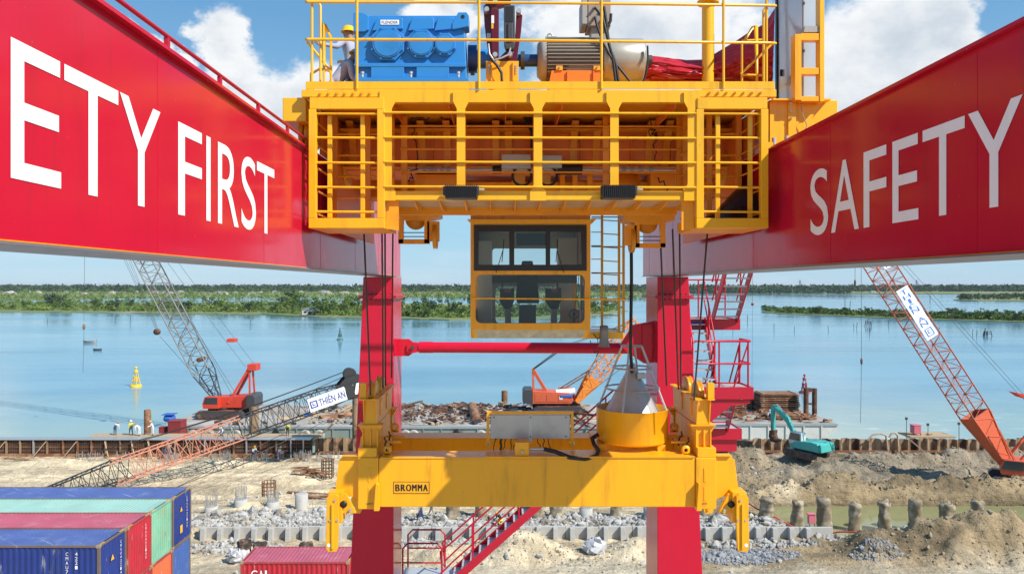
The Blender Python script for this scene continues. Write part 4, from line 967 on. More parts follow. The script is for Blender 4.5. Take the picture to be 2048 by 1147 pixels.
# ------------------------------------------------------------------ wire ropes between trolley and head blocks
ROPES = [((727, 470), 10.9, (741, 790), 11.15), ((764, 484), 11.2, (766, 775), 12.1), ((770, 484), 11.2, (771, 770), 12.3), ((786, 470), 12.4, (783, 755), 12.8),
         ((1320, 488), 11.2, (1333, 770), 12.5), ((1345, 488), 11.2, (1357, 778), 11.9), ((1359, 488), 11.3, (1362, 775), 12.2), ((1417, 466), 10.9, (1388, 800), 11.15)]
names = ['outermost of the ropes at', 'second rope at', 'third rope at', 'innermost rope at']
for i, (a, ya_, c, yb_) in enumerate(ROPES):
    q = MB(); q.pipe([P(a[0], a[1] - 30, ya_), P(c[0], c[1], yb_)], 0.014, 8)
    nm = ('outermost', 'second', 'third', 'innermost') if i < 4 else ('innermost', 'second', 'third', 'outermost')
    simple('hoist_rope', q, ROPE, nm[i % 4] + ' dark hoist rope at the ' + ('shaded leg near the boom tip' if i < 4 else 'sunlit leg near the grey cone'), 'wire rope', 'hoist ropes')
q = MB(); q.pipe([P(1262, 415, 11.6), P(1263, 560, 11.7), P(1261, 700, 11.85), P(1264, 745, 11.9)], 0.027, 12)
simple('power_cable', q, BLACK, 'thick black power cable hanging from the trolley into the grey cone', 'cable')

# ------------------------------------------------------------------ spreader (container lifting frame)
Ys = 11.3
sp = thing('container_spreader', (X(1065, Ys), Ys + 0.9, Z(1017, Ys)), 'long yellow container lifting frame with BROMMA plate hanging on ropes', 'spreader')
x0, x1 = X(716, Ys), X(1432, Ys); zt_, zb_ = Z(916, Ys), Z(1013, Ys)
MB().box(x0 + 0.32, x1 - 0.32, Ys, Ys + 0.42, zb_, zt_).build('front_beam', YEL2, sp, 0.012)
Yb2 = 12.75
MB().box(x0 + 0.32, x1 - 0.32, Yb2, Yb2 + 0.42, zb_, zt_).build('rear_beam', YEL2, sp, 0.012)
MB().box(x0 + 0.35, x1 - 0.35, Ys - 0.012, Ys + 0.44, zt_ + 0.002, zt_ + 0.018).build('top_plate', YEL2, sp)
MB().box(x0 + 0.35, x1 - 0.35, Yb2 - 0.02, Yb2 + 0.43, zt_ + 0.002, zt_ + 0.018).build('top_plate', YEL2, sp)
MB().box(X(970, Ys), x1 - 0.33, Ys - 0.02, Ys + 0.44, zt_ + 0.02, zt_ + 0.034).build('wear_plate', YEL2, sp)
for sg, xe in ((-1, x0), (1, x1)):
    e = MB().box(xe, xe - sg * 0.318, Ys - 0.02, Yb2 + 0.44, zb_ - 0.03, Z(914, Ys)).build('end_box', YEL2, sp, 0.012)
    for py in (935, 972):
        xm = xe - sg * 0.18; MB().box(xm - 0.018, xm + 0.018, Ys - 0.028, Ys - 0.015, Z(py + 28, Ys), Z(py, Ys)).build('slot', YEL2, e, 0.004)
    xm = xe - sg * 0.30
    MB().prism([(xm - 0.03, Z(1016, Ys)), (xm + 0.045, Z(1016, Ys)), (xm + 0.045, Z(965, Ys)), (xm, Z(962, Ys)), (xm - 0.015, Z(985, Ys))], 'y', Ys - 0.12, Ys - 0.022).build('guide_lug', YEL2, e)
    text_on('lettering', '10MT', (xe - sg * 0.19 - 0.06, Ys - 0.024, Z(1008, Ys)), (0.11, 0, 0), (0, 0, 0.035), mat('brown print', (0.12, 0.06, 0.02), 0.6), e)
    # collar above the end box
    MB().box(xe - sg * 0.0, xe - sg * 0.29, Ys - 0.005, Ys + 0.5, Z(914, Ys) + 0.002, Z(895, Ys)).build('collar', YEL2, e, 0.006)
    # pedestal with flared flanges carrying the head block, at the front and the rear
    xc_ = xe - sg * 0.175
    for yy in (Ys + 0.06, Yb2 + 0.10):
        b = MB(); w = 0.12; z0_, z1_ = Z(895, Ys), Z(853, Ys)
        b.prism([(xc_ - w, z0_), (xc_ + w, z0_), (xc_ + w, z0_ + 0.2), (xc_ + w + 0.075, z1_), (xc_ - w - 0.075, z1_), (xc_ - w, z0_ + 0.2)], 'y', yy + 0.05, yy + 0.25)
        pd = b.build('pedestal', YEL2, sp)
        for o_ in (-w, 0, w - 0.015):
            MB().box(xc_ + o_, xc_ + o_ + 0.015, yy, yy + 0.048, z0_ + 0.002, z1_ - 0.06).build('pedestal_rib', YEL2, pd)
        MB().box(xc_ - w - 0.075, xc_ + w + 0.075, yy, yy + 0.25, z1_ + 0.001, z1_ + 0.015).build('pedestal_cap', YEL2, pd)
    # long cross bridge and head block plates
    b = MB(); z1_ = Z(853, Ys) + 0.016
    b.prism([(Ys + 0.02, z1_ - 0.14), (Ys + 0.02, z1_), (Yb2 + 0.4, z1_), (Yb2 + 0.4, z1_ - 0.3), (Ys + 0.35, z1_ - 0.3)], 'x', xc_ + 0.10, xc_ + 0.13) if False else None
    br = MB().prism([(Ys + 0.32, zt_ + 0.02), (Ys + 0.32, z1_ - 0.02), (Yb2 + 0.08, z1_ - 0.02), (Yb2 + 0.08, zt_ + 0.02)], 'x', xc_ - 0.10, xc_ + 0.10).build('cross_bridge', YEL2, sp)
    zh = z1_ + 0.002; hh = 0.40
    for o_ in (-0.105, 0.09):
        MB().prism([(Ys + 0.10, zh), (Ys + 0.02, zh + hh), (Yb2 + 0.22, zh + hh), (Yb2 + 0.14, zh)], 'x', xc_ + o_, xc_ + o_ + 0.016).build('head_block_plate', YEL2, sp)
        MB().prism([(Ys - 0.03, zh + hh), (Ys - 0.03, zh + hh + 0.02), (Yb2 + 0.26, zh + hh + 0.02), (Yb2 + 0.26, zh + hh)], 'x', xc_ + o_ - 0.045, xc_ + o_ + 0.06).build('head_block_flange', YEL2, sp)
    MB().prism([(xc_ - 0.088, zh), (xc_ + 0.088, zh), (xc_ + 0.088, zh + hh), (xc_ - 0.088, zh + hh)], 'y', Ys + 0.10, Ys + 0.115).build('head_block_end', YEL2, sp)
    for yy in (Ys + 0.40, Ys + 1.02):
        b = MB(); b.lathe([(0.03, -0.05), (0.21, -0.05), (0.225, -0.04), (0.205, -0.012), (0.205, 0.012), (0.225, 0.04), (0.21, 0.05), (0.03, 0.05)], 28, (xc_, yy, zh + hh + 0.03), 'x'); shv = b.build('sheave', BRASS if sg > 0 else YEL2, sp)
        MB().tube((xc_ - 0.13, yy, zh + hh - 0.06), (xc_ + 0.13, yy, zh + hh - 0.06), 0.035, 12).build('axle', YEL2, shv)
        xin = xc_ - sg * 0.112
        MB().box(xin - 0.012, xin + 0.012, yy - 0.05, yy + 0.05, zh + 0.1, zh + hh - 0.05).build('keeper_plate', YEL2, sp, 0.003)
    MB().box(xe - sg * 0.02, xe - sg * 0.12, Ys + 0.02, Ys + 0.12, zh + hh + 0.022, zh + hh + 0.26).build('rope_guard', YEL2, sp, 0.003)
    # lugs with chains on the inner side
    for yy, zz in ((Ys + 0.12, zt_ + 0.04), (Ys + 0.9, zt_ + 0.25)):
        xl = xc_ - sg * 0.26
        b = MB(); b.lathe([(0.03, 0), (0.075, 0), (0.075, 0.03), (0.03, 0.03), (0.03, 0)], 16, (xl, yy, zz + 0.06), 'y'); lgx = b.build('lug_eye', YEL2, sp)
        MB().box(xl - 0.07, xl + 0.07, yy, yy + 0.03, zz - 0.03, zz + 0.005).build('lug_base', YEL2, lgx)
    for yy in (Ys + 0.3, Ys + 0.75):
        xa_ = xc_ - sg * 0.13; MB().box(xa_, xa_ - sg * 0.32, yy, yy + 0.05, zt_ + 0.17, zt_ + 0.20).build('latch_arm', YEL2, sp)
        rr = random.Random(int(yy * 10)); MB().pipe(wob((xa_ - sg * 0.06, yy - 0.03, zt_ + 0.28), (xa_ - sg * 0.1, yy - 0.03, zt_ + 0.04), 7, 0.025, 8), 0.012, 5).build('chain', ROPE, sp)
    # corner bracket and flipper guide
    pa = [(xe, Z(912, Ys)), (xe + sg * 0.24, Z(912, Ys)), (xe + sg * 0.31, Z(922, Ys)), (xe + sg * 0.36, Z(975, Ys)), (xe + sg * 0.36, Z(983, Ys)), (xe, Z(1000, Ys))]
    for yy in (Ys + 0.05, Yb2 + 0.35):
        g_ = MB().prism(pa, 'y', yy, yy + 0.05).build('corner_bracket', YEL2, sp, 0.004)
        MB().box(xe + sg * 0.01, xe + sg * 0.25, yy - 0.05, yy + 0.10, Z(912, Ys) + 0.001, Z(912, Ys) + 0.014).build('bracket_flange', YEL2, g_)
    for yy in (Ys - 0.12, Yb2 + 0.3):
        xf = xe + sg * 0.22
        fb = MB().box(xf, xf + sg * 0.22, yy, yy + 0.30, Z(1040, Ys), Z(979, Ys)).build('flipper_box', YEL2, sp, 0.008)
        MB().prism([(xe + sg * 0.02, Z(1022, Ys)), (xe + sg * 0.22, Z(1022, Ys)), (xe + sg * 0.22, Z(984, Ys)), (xe + sg * 0.17, Z(984, Ys))], 'y', yy + 0.04, yy + 0.10).build('flipper_cheek', YEL2, fb)
        MB().tube((xe + sg * 0.10, yy - 0.0, Z(1015, Ys)), (xe + sg * 0.10, yy + 0.04, Z(1015, Ys)), 0.022, 10).build('pin', GALV, fb)
        MB().lathe([(0, 0), (0.055, 0), (0.055, 0.012), (0, 0.012)], 16, (xe + sg * 0.20, yy - 0.004, Z(1003, Ys)), 'y').build('opening', BLACK, fb)
        o0, o1 = xf + sg * 0.04, xf + sg * 0.225
        a0, a1 = xf + sg * 0.06, xf + sg * 0.24
        pl_ = [(o0, Z(985, Ys)), (o0 + sg * 0.05, Z(981, Ys)), (o1 - sg * 0.04, Z(981, Ys)), (o1, Z(988, Ys)), (a1, Z(1085, Ys)), (a1 - sg * 0.03, Z(1094, Ys)), (a0 + sg * 0.02, Z(1094, Ys)), (a0, Z(1088, Ys)), (o0, Z(1040, Ys))]
        arm = MB().prism(pl_, 'y', yy - 0.06, yy - 0.004).build('flipper_arm', YEL2, sp, 0.006)
        MB().box(xf + sg * 0.115, xf + sg * 0.15, yy - 0.085, yy - 0.061, Z(1088, Ys), Z(1000, Ys)).build('arm_rib', YEL2, arm, 0.006)
        for dx_, py in ((0.10, 993), (0.06, 1032), (0.175, 1032)):
            MB().tube((xf + sg * dx_, yy - 0.075, Z(py, Ys)), (xf + sg * dx_, yy - 0.06, Z(py, Ys)), 0.018, 8).build('bolt', GALV, arm)
        MB().tube((xf + sg * 0.19, yy - 0.065, Z(1081, Ys)), (xf + sg * 0.19, yy - 0.0602, Z(1081, Ys)), 0.028, 14).build('sticker', WHITE, arm)
# BROMMA plate: thin black outline and lettering
pl0, pl1, pz0, pz1 = X(787, Ys), X(859, Ys), Z(986, Ys), Z(962, Ys)
BLKP = mat('black print', (0.015, 0.012, 0.01), 0.5)
npx = MB().box(pl0, pl1, Ys - 0.004, Ys - 0.0005, pz0, pz1).build('name_plate', YEL2, sp)
for a in ((pl0, pl1, pz1 - 0.008, pz1), (pl0, pl1, pz0, pz0 + 0.008), (pl0, pl0 + 0.008, pz0 + 0.008, pz1 - 0.008), (pl1 - 0.008, pl1, pz0 + 0.008, pz1 - 0.008)):
    MB().box(a[0], a[1], Ys - 0.006, Ys - 0.0045, a[2], a[3]).build('plate_border', BLKP, npx)
for ch, a, c in zip('BROMMA', (790.5, 801.5, 812, 824, 835.5, 846), (800, 811.5, 823, 834, 845, 856)):
    for off in (0.0, 0.006, 0.012):
        text_on('letter', ch, (X(a, Ys) + off, Ys - 0.0062 - off * 0.05, Z(981, Ys)), (X(c, Ys) - X(a, Ys) - 0.014, 0, 0), (0, 0, 13.5 / F * Ys), BLKP, npx)
# electrical box between the beams
Ye = 11.75
ebx = MB().pbox(981, 1140, 829, 877, Ye, 0.35).build('electric_cabinet', STEEL, sp, 0.006)
MB().pbox(1057, 1064, 829, 884, Ye - 0.012, 0.012).build('cabinet_strap', GALV, ebx)
MB().pbox(974, 1147, 822, 828, Ye - 0.03, 0.05).build('guard_frame', YEL2, sp, 0.004)
for a in (973, 1142):
    MB().pbox(a, a + 5.5, 828, 893, Ye - 0.03, 0.05).build('guard_frame', YEL2, sp, 0.004)
    MB().pbox(a - 1, a + 9, 888, 894, Ye - 0.08, 0.2).build('frame_foot', YEL2, sp, 0.004)
for a, c in ((991, 877), (1132, 834), (1132, 872), (988, 834), (1061, 834), (1061, 872)):
    MB().tube(P(a, c, Ye - 0.016), P(a, c, Ye), 0.012, 8).build('latch', DGREY, ebx)
MB().pbox(1030, 1058, 884, 912, 11.32, 0.2).build('valve_block', YEL2, sp, 0.006)
MB().tube(P(1044, 903, 11.29), P(1044, 903, 11.32), 0.022, 10).build('valve_plug', GALV, sp)
MB().tube(P(1060, 897, 11.4), P(1090, 897, 11.4), 0.026, 10).build('hose_fitting', GALV, sp)
MB().pipe([P(1088, 897, 11.4), P(1110, 902, 11.36), P(1140, 914, 11.3), P(1170, 917, 11.3), P(1192, 912, 11.35), P(1197, 900, 11.5), P(1188, 888, 11.7), P(1184, 876, 11.8), P(1196, 868, 11.85)], 0.033, 10).build('black_hose', BLACK, sp)
for sd, (a, c) in enumerate(((1003, 1000), (1012, 1006), (1024, 1020), (1033, 1026), (1075, 1082), (1086, 1090), (1096, 1102), (993, 986))):
    MB().pipe(wob(P(a, 876, Ye + 0.1), P(c, 905, 12.0), 4, 0.02, sd), 0.008 if sd else 0.02, 5).build('cable', BLACK, sp)
# cable basket: yellow drum, grey cone and wire hoops
Yd = 12.05
bkx = thing('cable_basket', (X(1264, Yd), Yd, zt_), 'yellow drum with a faceted grey metal cone inside wire hoops on the lifting frame', 'cable basket')
o = Vector((X(1264, Yd), Yd, Z(893, Yd - 0.55))); rd = 71 / F * (Yd - 0.05); hd = (893 - 826) / F * (Yd - .55)
MB().lathe([(0, 0.0), (rd * 0.97, 0.0), (rd, 0.03), (rd, hd), (rd + 0.008, hd + 0.006), (rd - 0.012, hd + 0.006), (rd - 0.016, 0.1), (0, 0.06)], 48, o, 'z').build('drum', YEL2, bkx)
MB().lathe([(rd * 0.82, 0.07), (rd * 0.78, hd * 0.85), (0.46 * rd, hd + 0.28), (0.24 * rd, hd + 0.52), (0.10 * rd, hd + 0.68), (0.07 * rd, hd + 0.74), (0, hd + 0.74)], 18, o, 'z', smooth=False).build('cone', STEEL, bkx)
MB().box(o.x + 0.06, o.x + 0.2, o.y - 0.18, o.y, o.z + hd + 0.50, o.z + hd + 0.58).build('cone_flap', STEEL, bkx)
for j in range(4):
    t = math.pi / 4 + 0.35 + j * math.pi / 2; d = Vector((math.cos(t), math.sin(t), 0))
    MB().tube(o + d * (rd - 0.02) + Vector((0, 0, hd)), o + d * 0.165 + Vector((0, 0, hd + 1.02)), 0.018, 8).build('hoop_leg', GALV, bkx)
for rr_, hz in ((0.165, 1.02), (0.315, 0.665), (0.44, 0.33)):
    b = MB(); b.ring(o + Vector((0, 0, hd + hz)), rr_, 'z', 0.016, 36); b.build('hoop', GALV, bkx)
for px in (1196, 1318):
    MB().box(X(px, Yd - .5), X(px + 16, Yd - .5), Ys + 0.35, Yb2 + 0.05, zt_ + 0.02, o.z - 0.005).build('drum_support', YEL2, bkx)
# ------------------------------------------------------------------ ground of the building site
POOL_Z = -0.62
def bump_at(x, y, cx, cy_, rx, ry, h, rough=0.5, seed=1):
    d = np.sqrt(((x - cx) / rx) ** 2 + ((y - cy_) / ry) ** 2) + fbm(x, y, 0.45, seed, 4) * rough
    return h * sstep(1.0, 0.05, d)
TRK = [(46.0, 0.02, 0.3), (46.9, 0.02, 0.3), (57.6, -0.03, 0.6), (59.2, -0.03, 0.6), (62.5, 0.015, 0.8), (64.1, 0.015, 0.8), (66.5, -0.01, 0.5), (67.9, -0.01, 0.5), (70.4, 0.02, 0.7), (71.8, 0.02, 0.7), (68.9, -0.05, 0.9), (65.2, 0.04, 0.6)]
def track_mask(x, y):
    m = 0.0
    for i, (y0, s, w) in enumerate(TRK):
        d = y - (y0 + s * x + w * np.sin(x * 0.11 + i))
        fade = sstep(-0.15, 0.1, fbm(x, y * 0 + i * 3.3, 0.06, 90 + i, 3))
        m = np.maximum(m, np.exp(-(d / 0.28) ** 2) * (0.55 + 0.45 * np.sin(x * 8.5 + d * 6)) * fade)
    return m
def height(x, y):
    x = np.asarray(x, float); y = np.asarray(y, float)
    rough = sstep(14, 26, x)                                    # churned earth on the one side, raked sand on the other
    h = fbm(x, y, 0.07, 1, 3) * 0.35 + fbm(x, y, 0.5, 5, 6, 0.66) * (0.16 + 1.05 * rough * sstep(46, 50, y))
    h = h - track_mask(x, y) * 0.10
    h = h + 0.05 * np.sin(y * 4.2 + 1.5 * np.sin(x * 0.12)) * (1 - rough) * sstep(56, 60, y)
    wob_ = fbm(x, y, 0.25, 11, 4) * 2.6
    pit = sstep(19.5, 23.5, x + wob_ * 0.6) * sstep(52.0, 53.6, y) * (1 - sstep(60.7, 61.8, y + wob_ * 0.9))
    h = h - 1.75 * pit
    lip_ = sstep(19.5, 24, x) * np.exp(-((y - 62.9 - wob_ * 0.5) / 1.2) ** 2)
    h = h + lip_ * (1.1 + fbm(x, y, 0.8, 21, 5, 0.6) * 2.2)
    h = h + bump_at(x, y, 29.5, 49.2, 7.5, 2.7, 2.0, 0.9, 31) + bump_at(x, y, 35, 48.6, 6, 2.5, 1.5, 0.9, 33)
    h = h + bump_at(x, y, 1.0, 48.6, 4.6, 2.3, 1.5, 0.7, 35) + bump_at(x, y, -3.2, 47.8, 3.0, 1.8, 0.8, 0.7, 36) + bump_at(x, y, 9.2, 48.9, 3.4, 1.6, 1.0, 0.7, 37)
    h = h + bump_at(x, y, 24.3, 72.3, 3.6, 2.2, 1.9, 0.9, 41) + bump_at(x, y, 27.5, 69.5, 3.2, 1.6, 0.8, 0.9, 42) + bump_at(x, y, 33, 70.5, 5, 2, 0.8, 1.1, 43)
    for cx_, cy_, rx, ry, hh, sd in ((39, 73.5, 7, 2.4, 1.2, 44), (47, 74, 6, 2.2, 1.3, 45), (31, 74.6, 5, 1.6, 0.9, 46), (54, 74, 6, 2.5, 1.2, 47), (44, 69.5, 5, 1.8, 0.6, 48)):
        h = h + bump_at(x, y, cx_, cy_, rx, ry, hh, 1.1, sd)
    h = h + bump_at(x, y, -19.5, 66.5, 3.0, 1.8, 0.75, 0.8, 51) + bump_at(x, y, -23, 64, 4, 1.5, 0.5, 0.8, 52) + bump_at(x, y, -27, 71.8, 6, 1.4, 0.7, 0.8, 53) + bump_at(x, y, -45, 73, 6, 1.2, 0.5, 0.8, 54)
    h = h + bump_at(x, y, -20, 58.6, 5, 2.2, 0.7, 1.0, 55)
    # filled strip behind the concrete wall
    h = h + 0.55 * sstep(-24, -22, x) * (1 - sstep(20, 22, x)) * sstep(51.5, 52.2, y) * (1 - sstep(56.5, 59, y))
    return h
def axis_pts(lo, a, b, hi, fine, n_out):
    return np.concatenate([a - np.geomspace(1, a - lo + 1, n_out)[::-1] + 1, np.arange(a + fine, b, fine), b + np.geomspace(1, hi - b + 1, n_out) - 1])
xs = axis_pts(-2500, -48, 58, 2500, 0.21, 16)
ys_ = np.concatenate([np.linspace(-300, 42, 20), np.arange(42.5, 78.3, 0.17), [78.5]])
XX, YY = np.meshgrid(xs, ys_)
ins = sstep(-70, -50, XX) * (1 - sstep(58, 75, XX)) * sstep(30, 43, YY)
HH = height(XX, YY) * ins
HH[-1, :] = -3.0
nx, ny = len(xs), len(ys_)
vv = np.stack([XX.ravel(), YY.ravel(), HH.ravel()], 1)
idx = np.arange(nx * ny).reshape(ny, nx)
ff = np.stack([idx[:-1, :-1].ravel(), idx[:-1, 1:].ravel(), idx[1:, 1:].ravel(), idx[1:, :-1].ravel()], 1)
gme = bpy.data.meshes.new('ground'); gme.from_pydata(vv.tolist(), [], ff.tolist())
gme.polygons.foreach_set('use_smooth', [True] * len(gme.polygons))
# soil colours: pale dredged sand, brown earth, grey mud beside the sheet piles
n1 = fbm(XX, YY, 0.16, 61, 5) ; n2 = fbm(XX, YY, 0.9, 65, 4); n3 = fbm(XX * 0.25, YY, 0.8, 68, 4)
sand = np.array([0.66, 0.54, 0.36]); earth = np.array([0.34, 0.255, 0.15]); mud = np.array([0.30, 0.25, 0.18]); wet = np.array([0.15, 0.115, 0.07]); pale = np.array([0.60, 0.52, 0.38])
e_ = sstep(-0.12, 0.12, n1 + 0.022 * (XX - 15))[..., None]
col = sand * (1 - e_) + earth * e_
col = col * (1 + 0.8 * n2 + 0.75 * n3)[..., None]
m_ = (sstep(22, 28, XX + 8 * n1) * sstep(66, 70, YY + 10 * n1))[..., None]
col = col * (1 - m_) + mud * (1 + 0.8 * n2)[..., None] * m_
near = ((1 - sstep(45.5, 48.5, YY + 8 * n1)) * 0.75)[..., None]
col = col * (1 - near) + pale * (1 + 0.4 * n2 + 0.6 * n3)[..., None] * near
w_ = (sstep(POOL_Z + 0.55, POOL_Z + 0.05, HH))[..., None]
col = col * (1 - 0.75 * w_) + wet * 0.75 * w_
tm_ = track_mask(XX, YY)[..., None] * 0.30
col = col * (1 - tm_) + earth * 0.7 * tm_
dk_ = (sstep(0.05, 0.25, fbm(XX * 0.35, YY, 0.33, 72, 5)) * (0.35 + 0.65 * sstep(14, 26, XX)) * 0.7)[..., None]
col = col * (1 - dk_) + wet * dk_
ca = gme.color_attributes.new('soil', 'FLOAT_COLOR', 'POINT')
ca.data.foreach_set('color', np.concatenate([np.clip(col, 0.02, 0.9).reshape(-1, 3), np.ones((nx * ny, 1))], 1).ravel())
gm = bpy.data.materials.new('site soil'); gm.use_nodes = True
t = NT(gm.node_tree); bs = t.n['Principled BSDF']
at = t.new('ShaderNodeVertexColor', layer_name='soil'); pos = t.new('ShaderNodeNewGeometry').outputs['Position']
f = t.m('ADD', t.m('MULTIPLY', t.m('SUBTRACT', t.noise(pos, 2.2, 9.0, 0.72), 0.5), 1.5), 1.0)
g_ = t.new('ShaderNodeCombineColor'); [t.put(g_.inputs[i], f) for i in range(3)]
t.put(bs.inputs['Base Color'], t.mix(1.0, at.outputs[0], g_.outputs[0], 'MULTIPLY')); bs.inputs['Roughness'].default_value = 0.95; bs.inputs['Specular IOR Level'].default_value = 0.15
b1 = t.new('ShaderNodeBump'); b1.inputs['Strength'].default_value = 0.9; b1.inputs['Distance'].default_value = 0.42
tr_ = t.vm('MULTIPLY', pos, (0.12, 1.0, 1.0))
ht = t.m('ADD', t.noise(pos, 1.6, 9.0, 0.68), t.m('MULTIPLY', t.noise(tr_, 1.9, 5.0, 0.6), 0.9))
t.put(b1.inputs['Height'], ht); t.put(bs.inputs['Normal'], b1.outputs[0])
gme.materials.append(gm)
gr = bpy.data.objects.new('ground', gme); COL.objects.link(gr); gr['kind'] = 'structure'; gr['label'] = 'pale dredged sand and churned brown earth of the building site'
def gz(x, y): return float(height(np.array([x]), np.array([y]))[0])

# ------------------------------------------------------------------ water
def water_mat(name, deep, shallow, rough, ripple, dist, shore=False):
    m = bpy.data.materials.new(name); m.use_nodes = True
    t = NT(m.node_tree); bs = t.n['Principled BSDF']; pos = t.new('ShaderNodeNewGeometry').outputs['Position']
    x, y, z = t.sep(pos)
    n = t.noise(t.vm('MULTIPLY', pos, (0.25, 1, 1)), 0.035, 6.0, 0.6)
    base = t.mix(t.ramp(n, 0.35, 0.65), c4(deep), c4(shallow))
    if shore:
        # silt stirred up along the quay
        d = t.m('ADD', y, t.m('MULTIPLY', t.m('SUBTRACT', t.noise(pos, 0.06, 5.0, 0.6), 0.5), 60.0))
        base = t.mix(t.ramp(d, 150.0, 84.0), base, c4((0.30, 0.40, 0.36)))
        froth = t.m('MULTIPLY', t.ramp(t.noise(t.vm('MULTIPLY', pos, (0.35, 1, 1)), 0.55, 8.0, 0.7), 0.55, 0.72), t.m('MULTIPLY', t.ramp(x, 20.0, 34.0), t.ramp(d, 118.0, 88.0)))
        base = t.mix(t.m('MULTIPLY', froth, 0.7), base, c4((0.75, 0.78, 0.76)))
    t.put(bs.inputs['Base Color'], base); bs.inputs['IOR'].default_value = 1.33
    calm = t.ramp(t.noise(t.vm('MULTIPLY', pos, (0.22, 1, 1)), 0.012, 7.0, 0.62), 0.38, 0.66)
    t.put(bs.inputs['Roughness'], t.m('ADD', t.m('MULTIPLY', calm, rough * 2.2), rough * 0.7))
    b = t.new('ShaderNodeBump'); t.put(b.inputs['Strength'], t.m('ADD', t.m('MULTIPLY', calm, 0.75), 0.45)); b.inputs['Distance'].default_value = dist
    a1 = t.noise(t.vm('MULTIPLY', pos, (0.45, 1.0, 1)), ripple, 6.0, 0.6); a2 = t.noise(t.vm('MULTIPLY', pos, (0.18, 1.0, 1)), ripple * 0.12, 4.0, 0.55)
    t.put(b.inputs['Height'], t.m('ADD', a1, t.m('MULTIPLY', a2, 2.2))); t.put(bs.inputs['Normal'], b.outputs[0])
    return m
WZ = -1.5
q = MB(); q.add([(-14000, 76.0, WZ), (14000, 76.0, WZ), (14000, 14000, WZ), (-14000, 14000, WZ)], [(0, 1, 2, 3)])
wo = q.build('water', water_mat('river water', (0.105, 0.25, 0.345), (0.175, 0.335, 0.42), 0.07, 1.6, 0.035, True)); wo['kind'] = 'structure'
q = MB(); q.add([(17, 51.5, POOL_Z), (70, 51.5, POOL_Z), (70, 63.5, POOL_Z), (17, 63.5, POOL_Z)], [(0, 1, 2, 3)])
po_ = q.build('pool_water', water_mat('green pool water', (0.215, 0.22, 0.10), (0.28, 0.27, 0.13), 0.03, 1.2, 0.006)); po_['kind'] = 'structure'; po_['label'] = 'still green water standing in the muddy pit among the piles'

# ------------------------------------------------------------------ sheet pile and formwork walls along the quay
def u_pile(pitch, depth, z0, z1, th=0.03):
    b = MB(); w = pitch
    pr = [(0, 0), (w * 0.14, 0), (w * 0.26, depth), (w * 0.74, depth), (w * 0.86, 0), (w, 0)]
    pl = pr + [(a, c + th) for a, c in pr[::-1]]
    b.prism(pl, 'z', z0, z1); return b
SHEET = [TAN, RUST2, mat('tan sheet steel', (0.42, 0.30, 0.19), 0.8, var=0.3, vscale=1.1, col2=(0.20, 0.11, 0.06), c2scale=0.9)]
def sheet_wall(label, xa, xb, Yw, ztop, pitch):
    w = thing('sheet_pile_wall', ((xa + xb) / 2, Yw, 0), label, 'retaining wall')
    w['kind'] = 'thing'; me = []
    for m_ in SHEET:
        o = u_pile(pitch, 0.42, -0.6, ztop).build('proto', m_); me.append(o.data); COL.objects.unlink(o); bpy.data.objects.remove(o)
    n = int((xb - xa) / pitch); rr = random.Random(int(xa * 7))
    for i in range(n):
        o = bpy.data.objects.new('sheet_pile', me[rr.choice((0, 0, 1, 2, 2))]); COL.objects.link(o); o.parent = w
        o.location = (xa + i * pitch + pitch / 2 - (xa + xb) / 2, 0, -0.6 + rr.uniform(-0.08, 0.08)); o.scale.z = 1
    MB().box(xa, xb, Yw - 0.32, Yw - 0.22, 0.1, 0.32).build('waler', RUST, w)
    return w
# prototype meshes are recentred on their base, so the wall origin is at z=0
sheet_wall('rusty brown sheet pile wall behind the teal excavator and the churned earth', 19.5, 64, 78.0, 1.5, 1.05)
sheet_wall('tan sheet pile wall between the two gantry legs and the dark formwork', -20.0, 19.4, 77.6, 1.7, 1.05)
# formwork wall
Yfw = 76.2; xa, xb = -56.0, -20.2
fw = thing('formwork_wall', ((xa + xb) / 2, Yfw, 0), 'long dark rusty formwork wall with timber props beyond the pale sand', 'formwork'); fw['kind'] = 'thing'
MB().box(xa, xb, Yfw + 0.25, Yfw + 0.9, -0.3, 1.75).build('steel_face', mat('oily dark form steel', (0.040, 0.024, 0.018), 0.7, var=0.4, vscale=1.5), fw)
MB().box(xa, xb, Yfw - 0.05, Yfw + 1.05, 1.76, 1.84).build('top_plank', GALV, fw)
MB().box(xa, xb, Yfw - 0.12, Yfw + 0.24, -0.1, 0.28).build('footing', RUST, fw)
rr = random.Random(9)
for k in range(24):
    x = xa + 0.6 + k * 1.5 + rr.uniform(-.15, .15)
    MB().box(x, x + 0.13, Yfw + 0.02, Yfw + 0.2, 0.0, 1.75).build('soldier', rr.choice((TAN, RUST, GALV)), fw)
    if rr.random() < 0.4:
        s_ = rr.choice((-1, 1)); MB().beam((x, Yfw + 0.0, 1.6), (x + s_ * 0.9, Yfw - 0.9, 0.05), 0.09, 0.06).build('prop', WOOD, fw)
for zz in (0.55, 0.95, 1.35):
    MB().box(xa, xb, Yfw + 0.205, Yfw + 0.245, zz, zz + 0.06).build('waler', RUST, fw)
q = MB()
for k in range(150):
    x = xa + k * 0.238; q.box(x, x + 0.05, Yfw + 0.228, Yfw + 0.249, 0.3, 1.7)
q.build('form_ribs', RUST2, fw, kind='stuff')
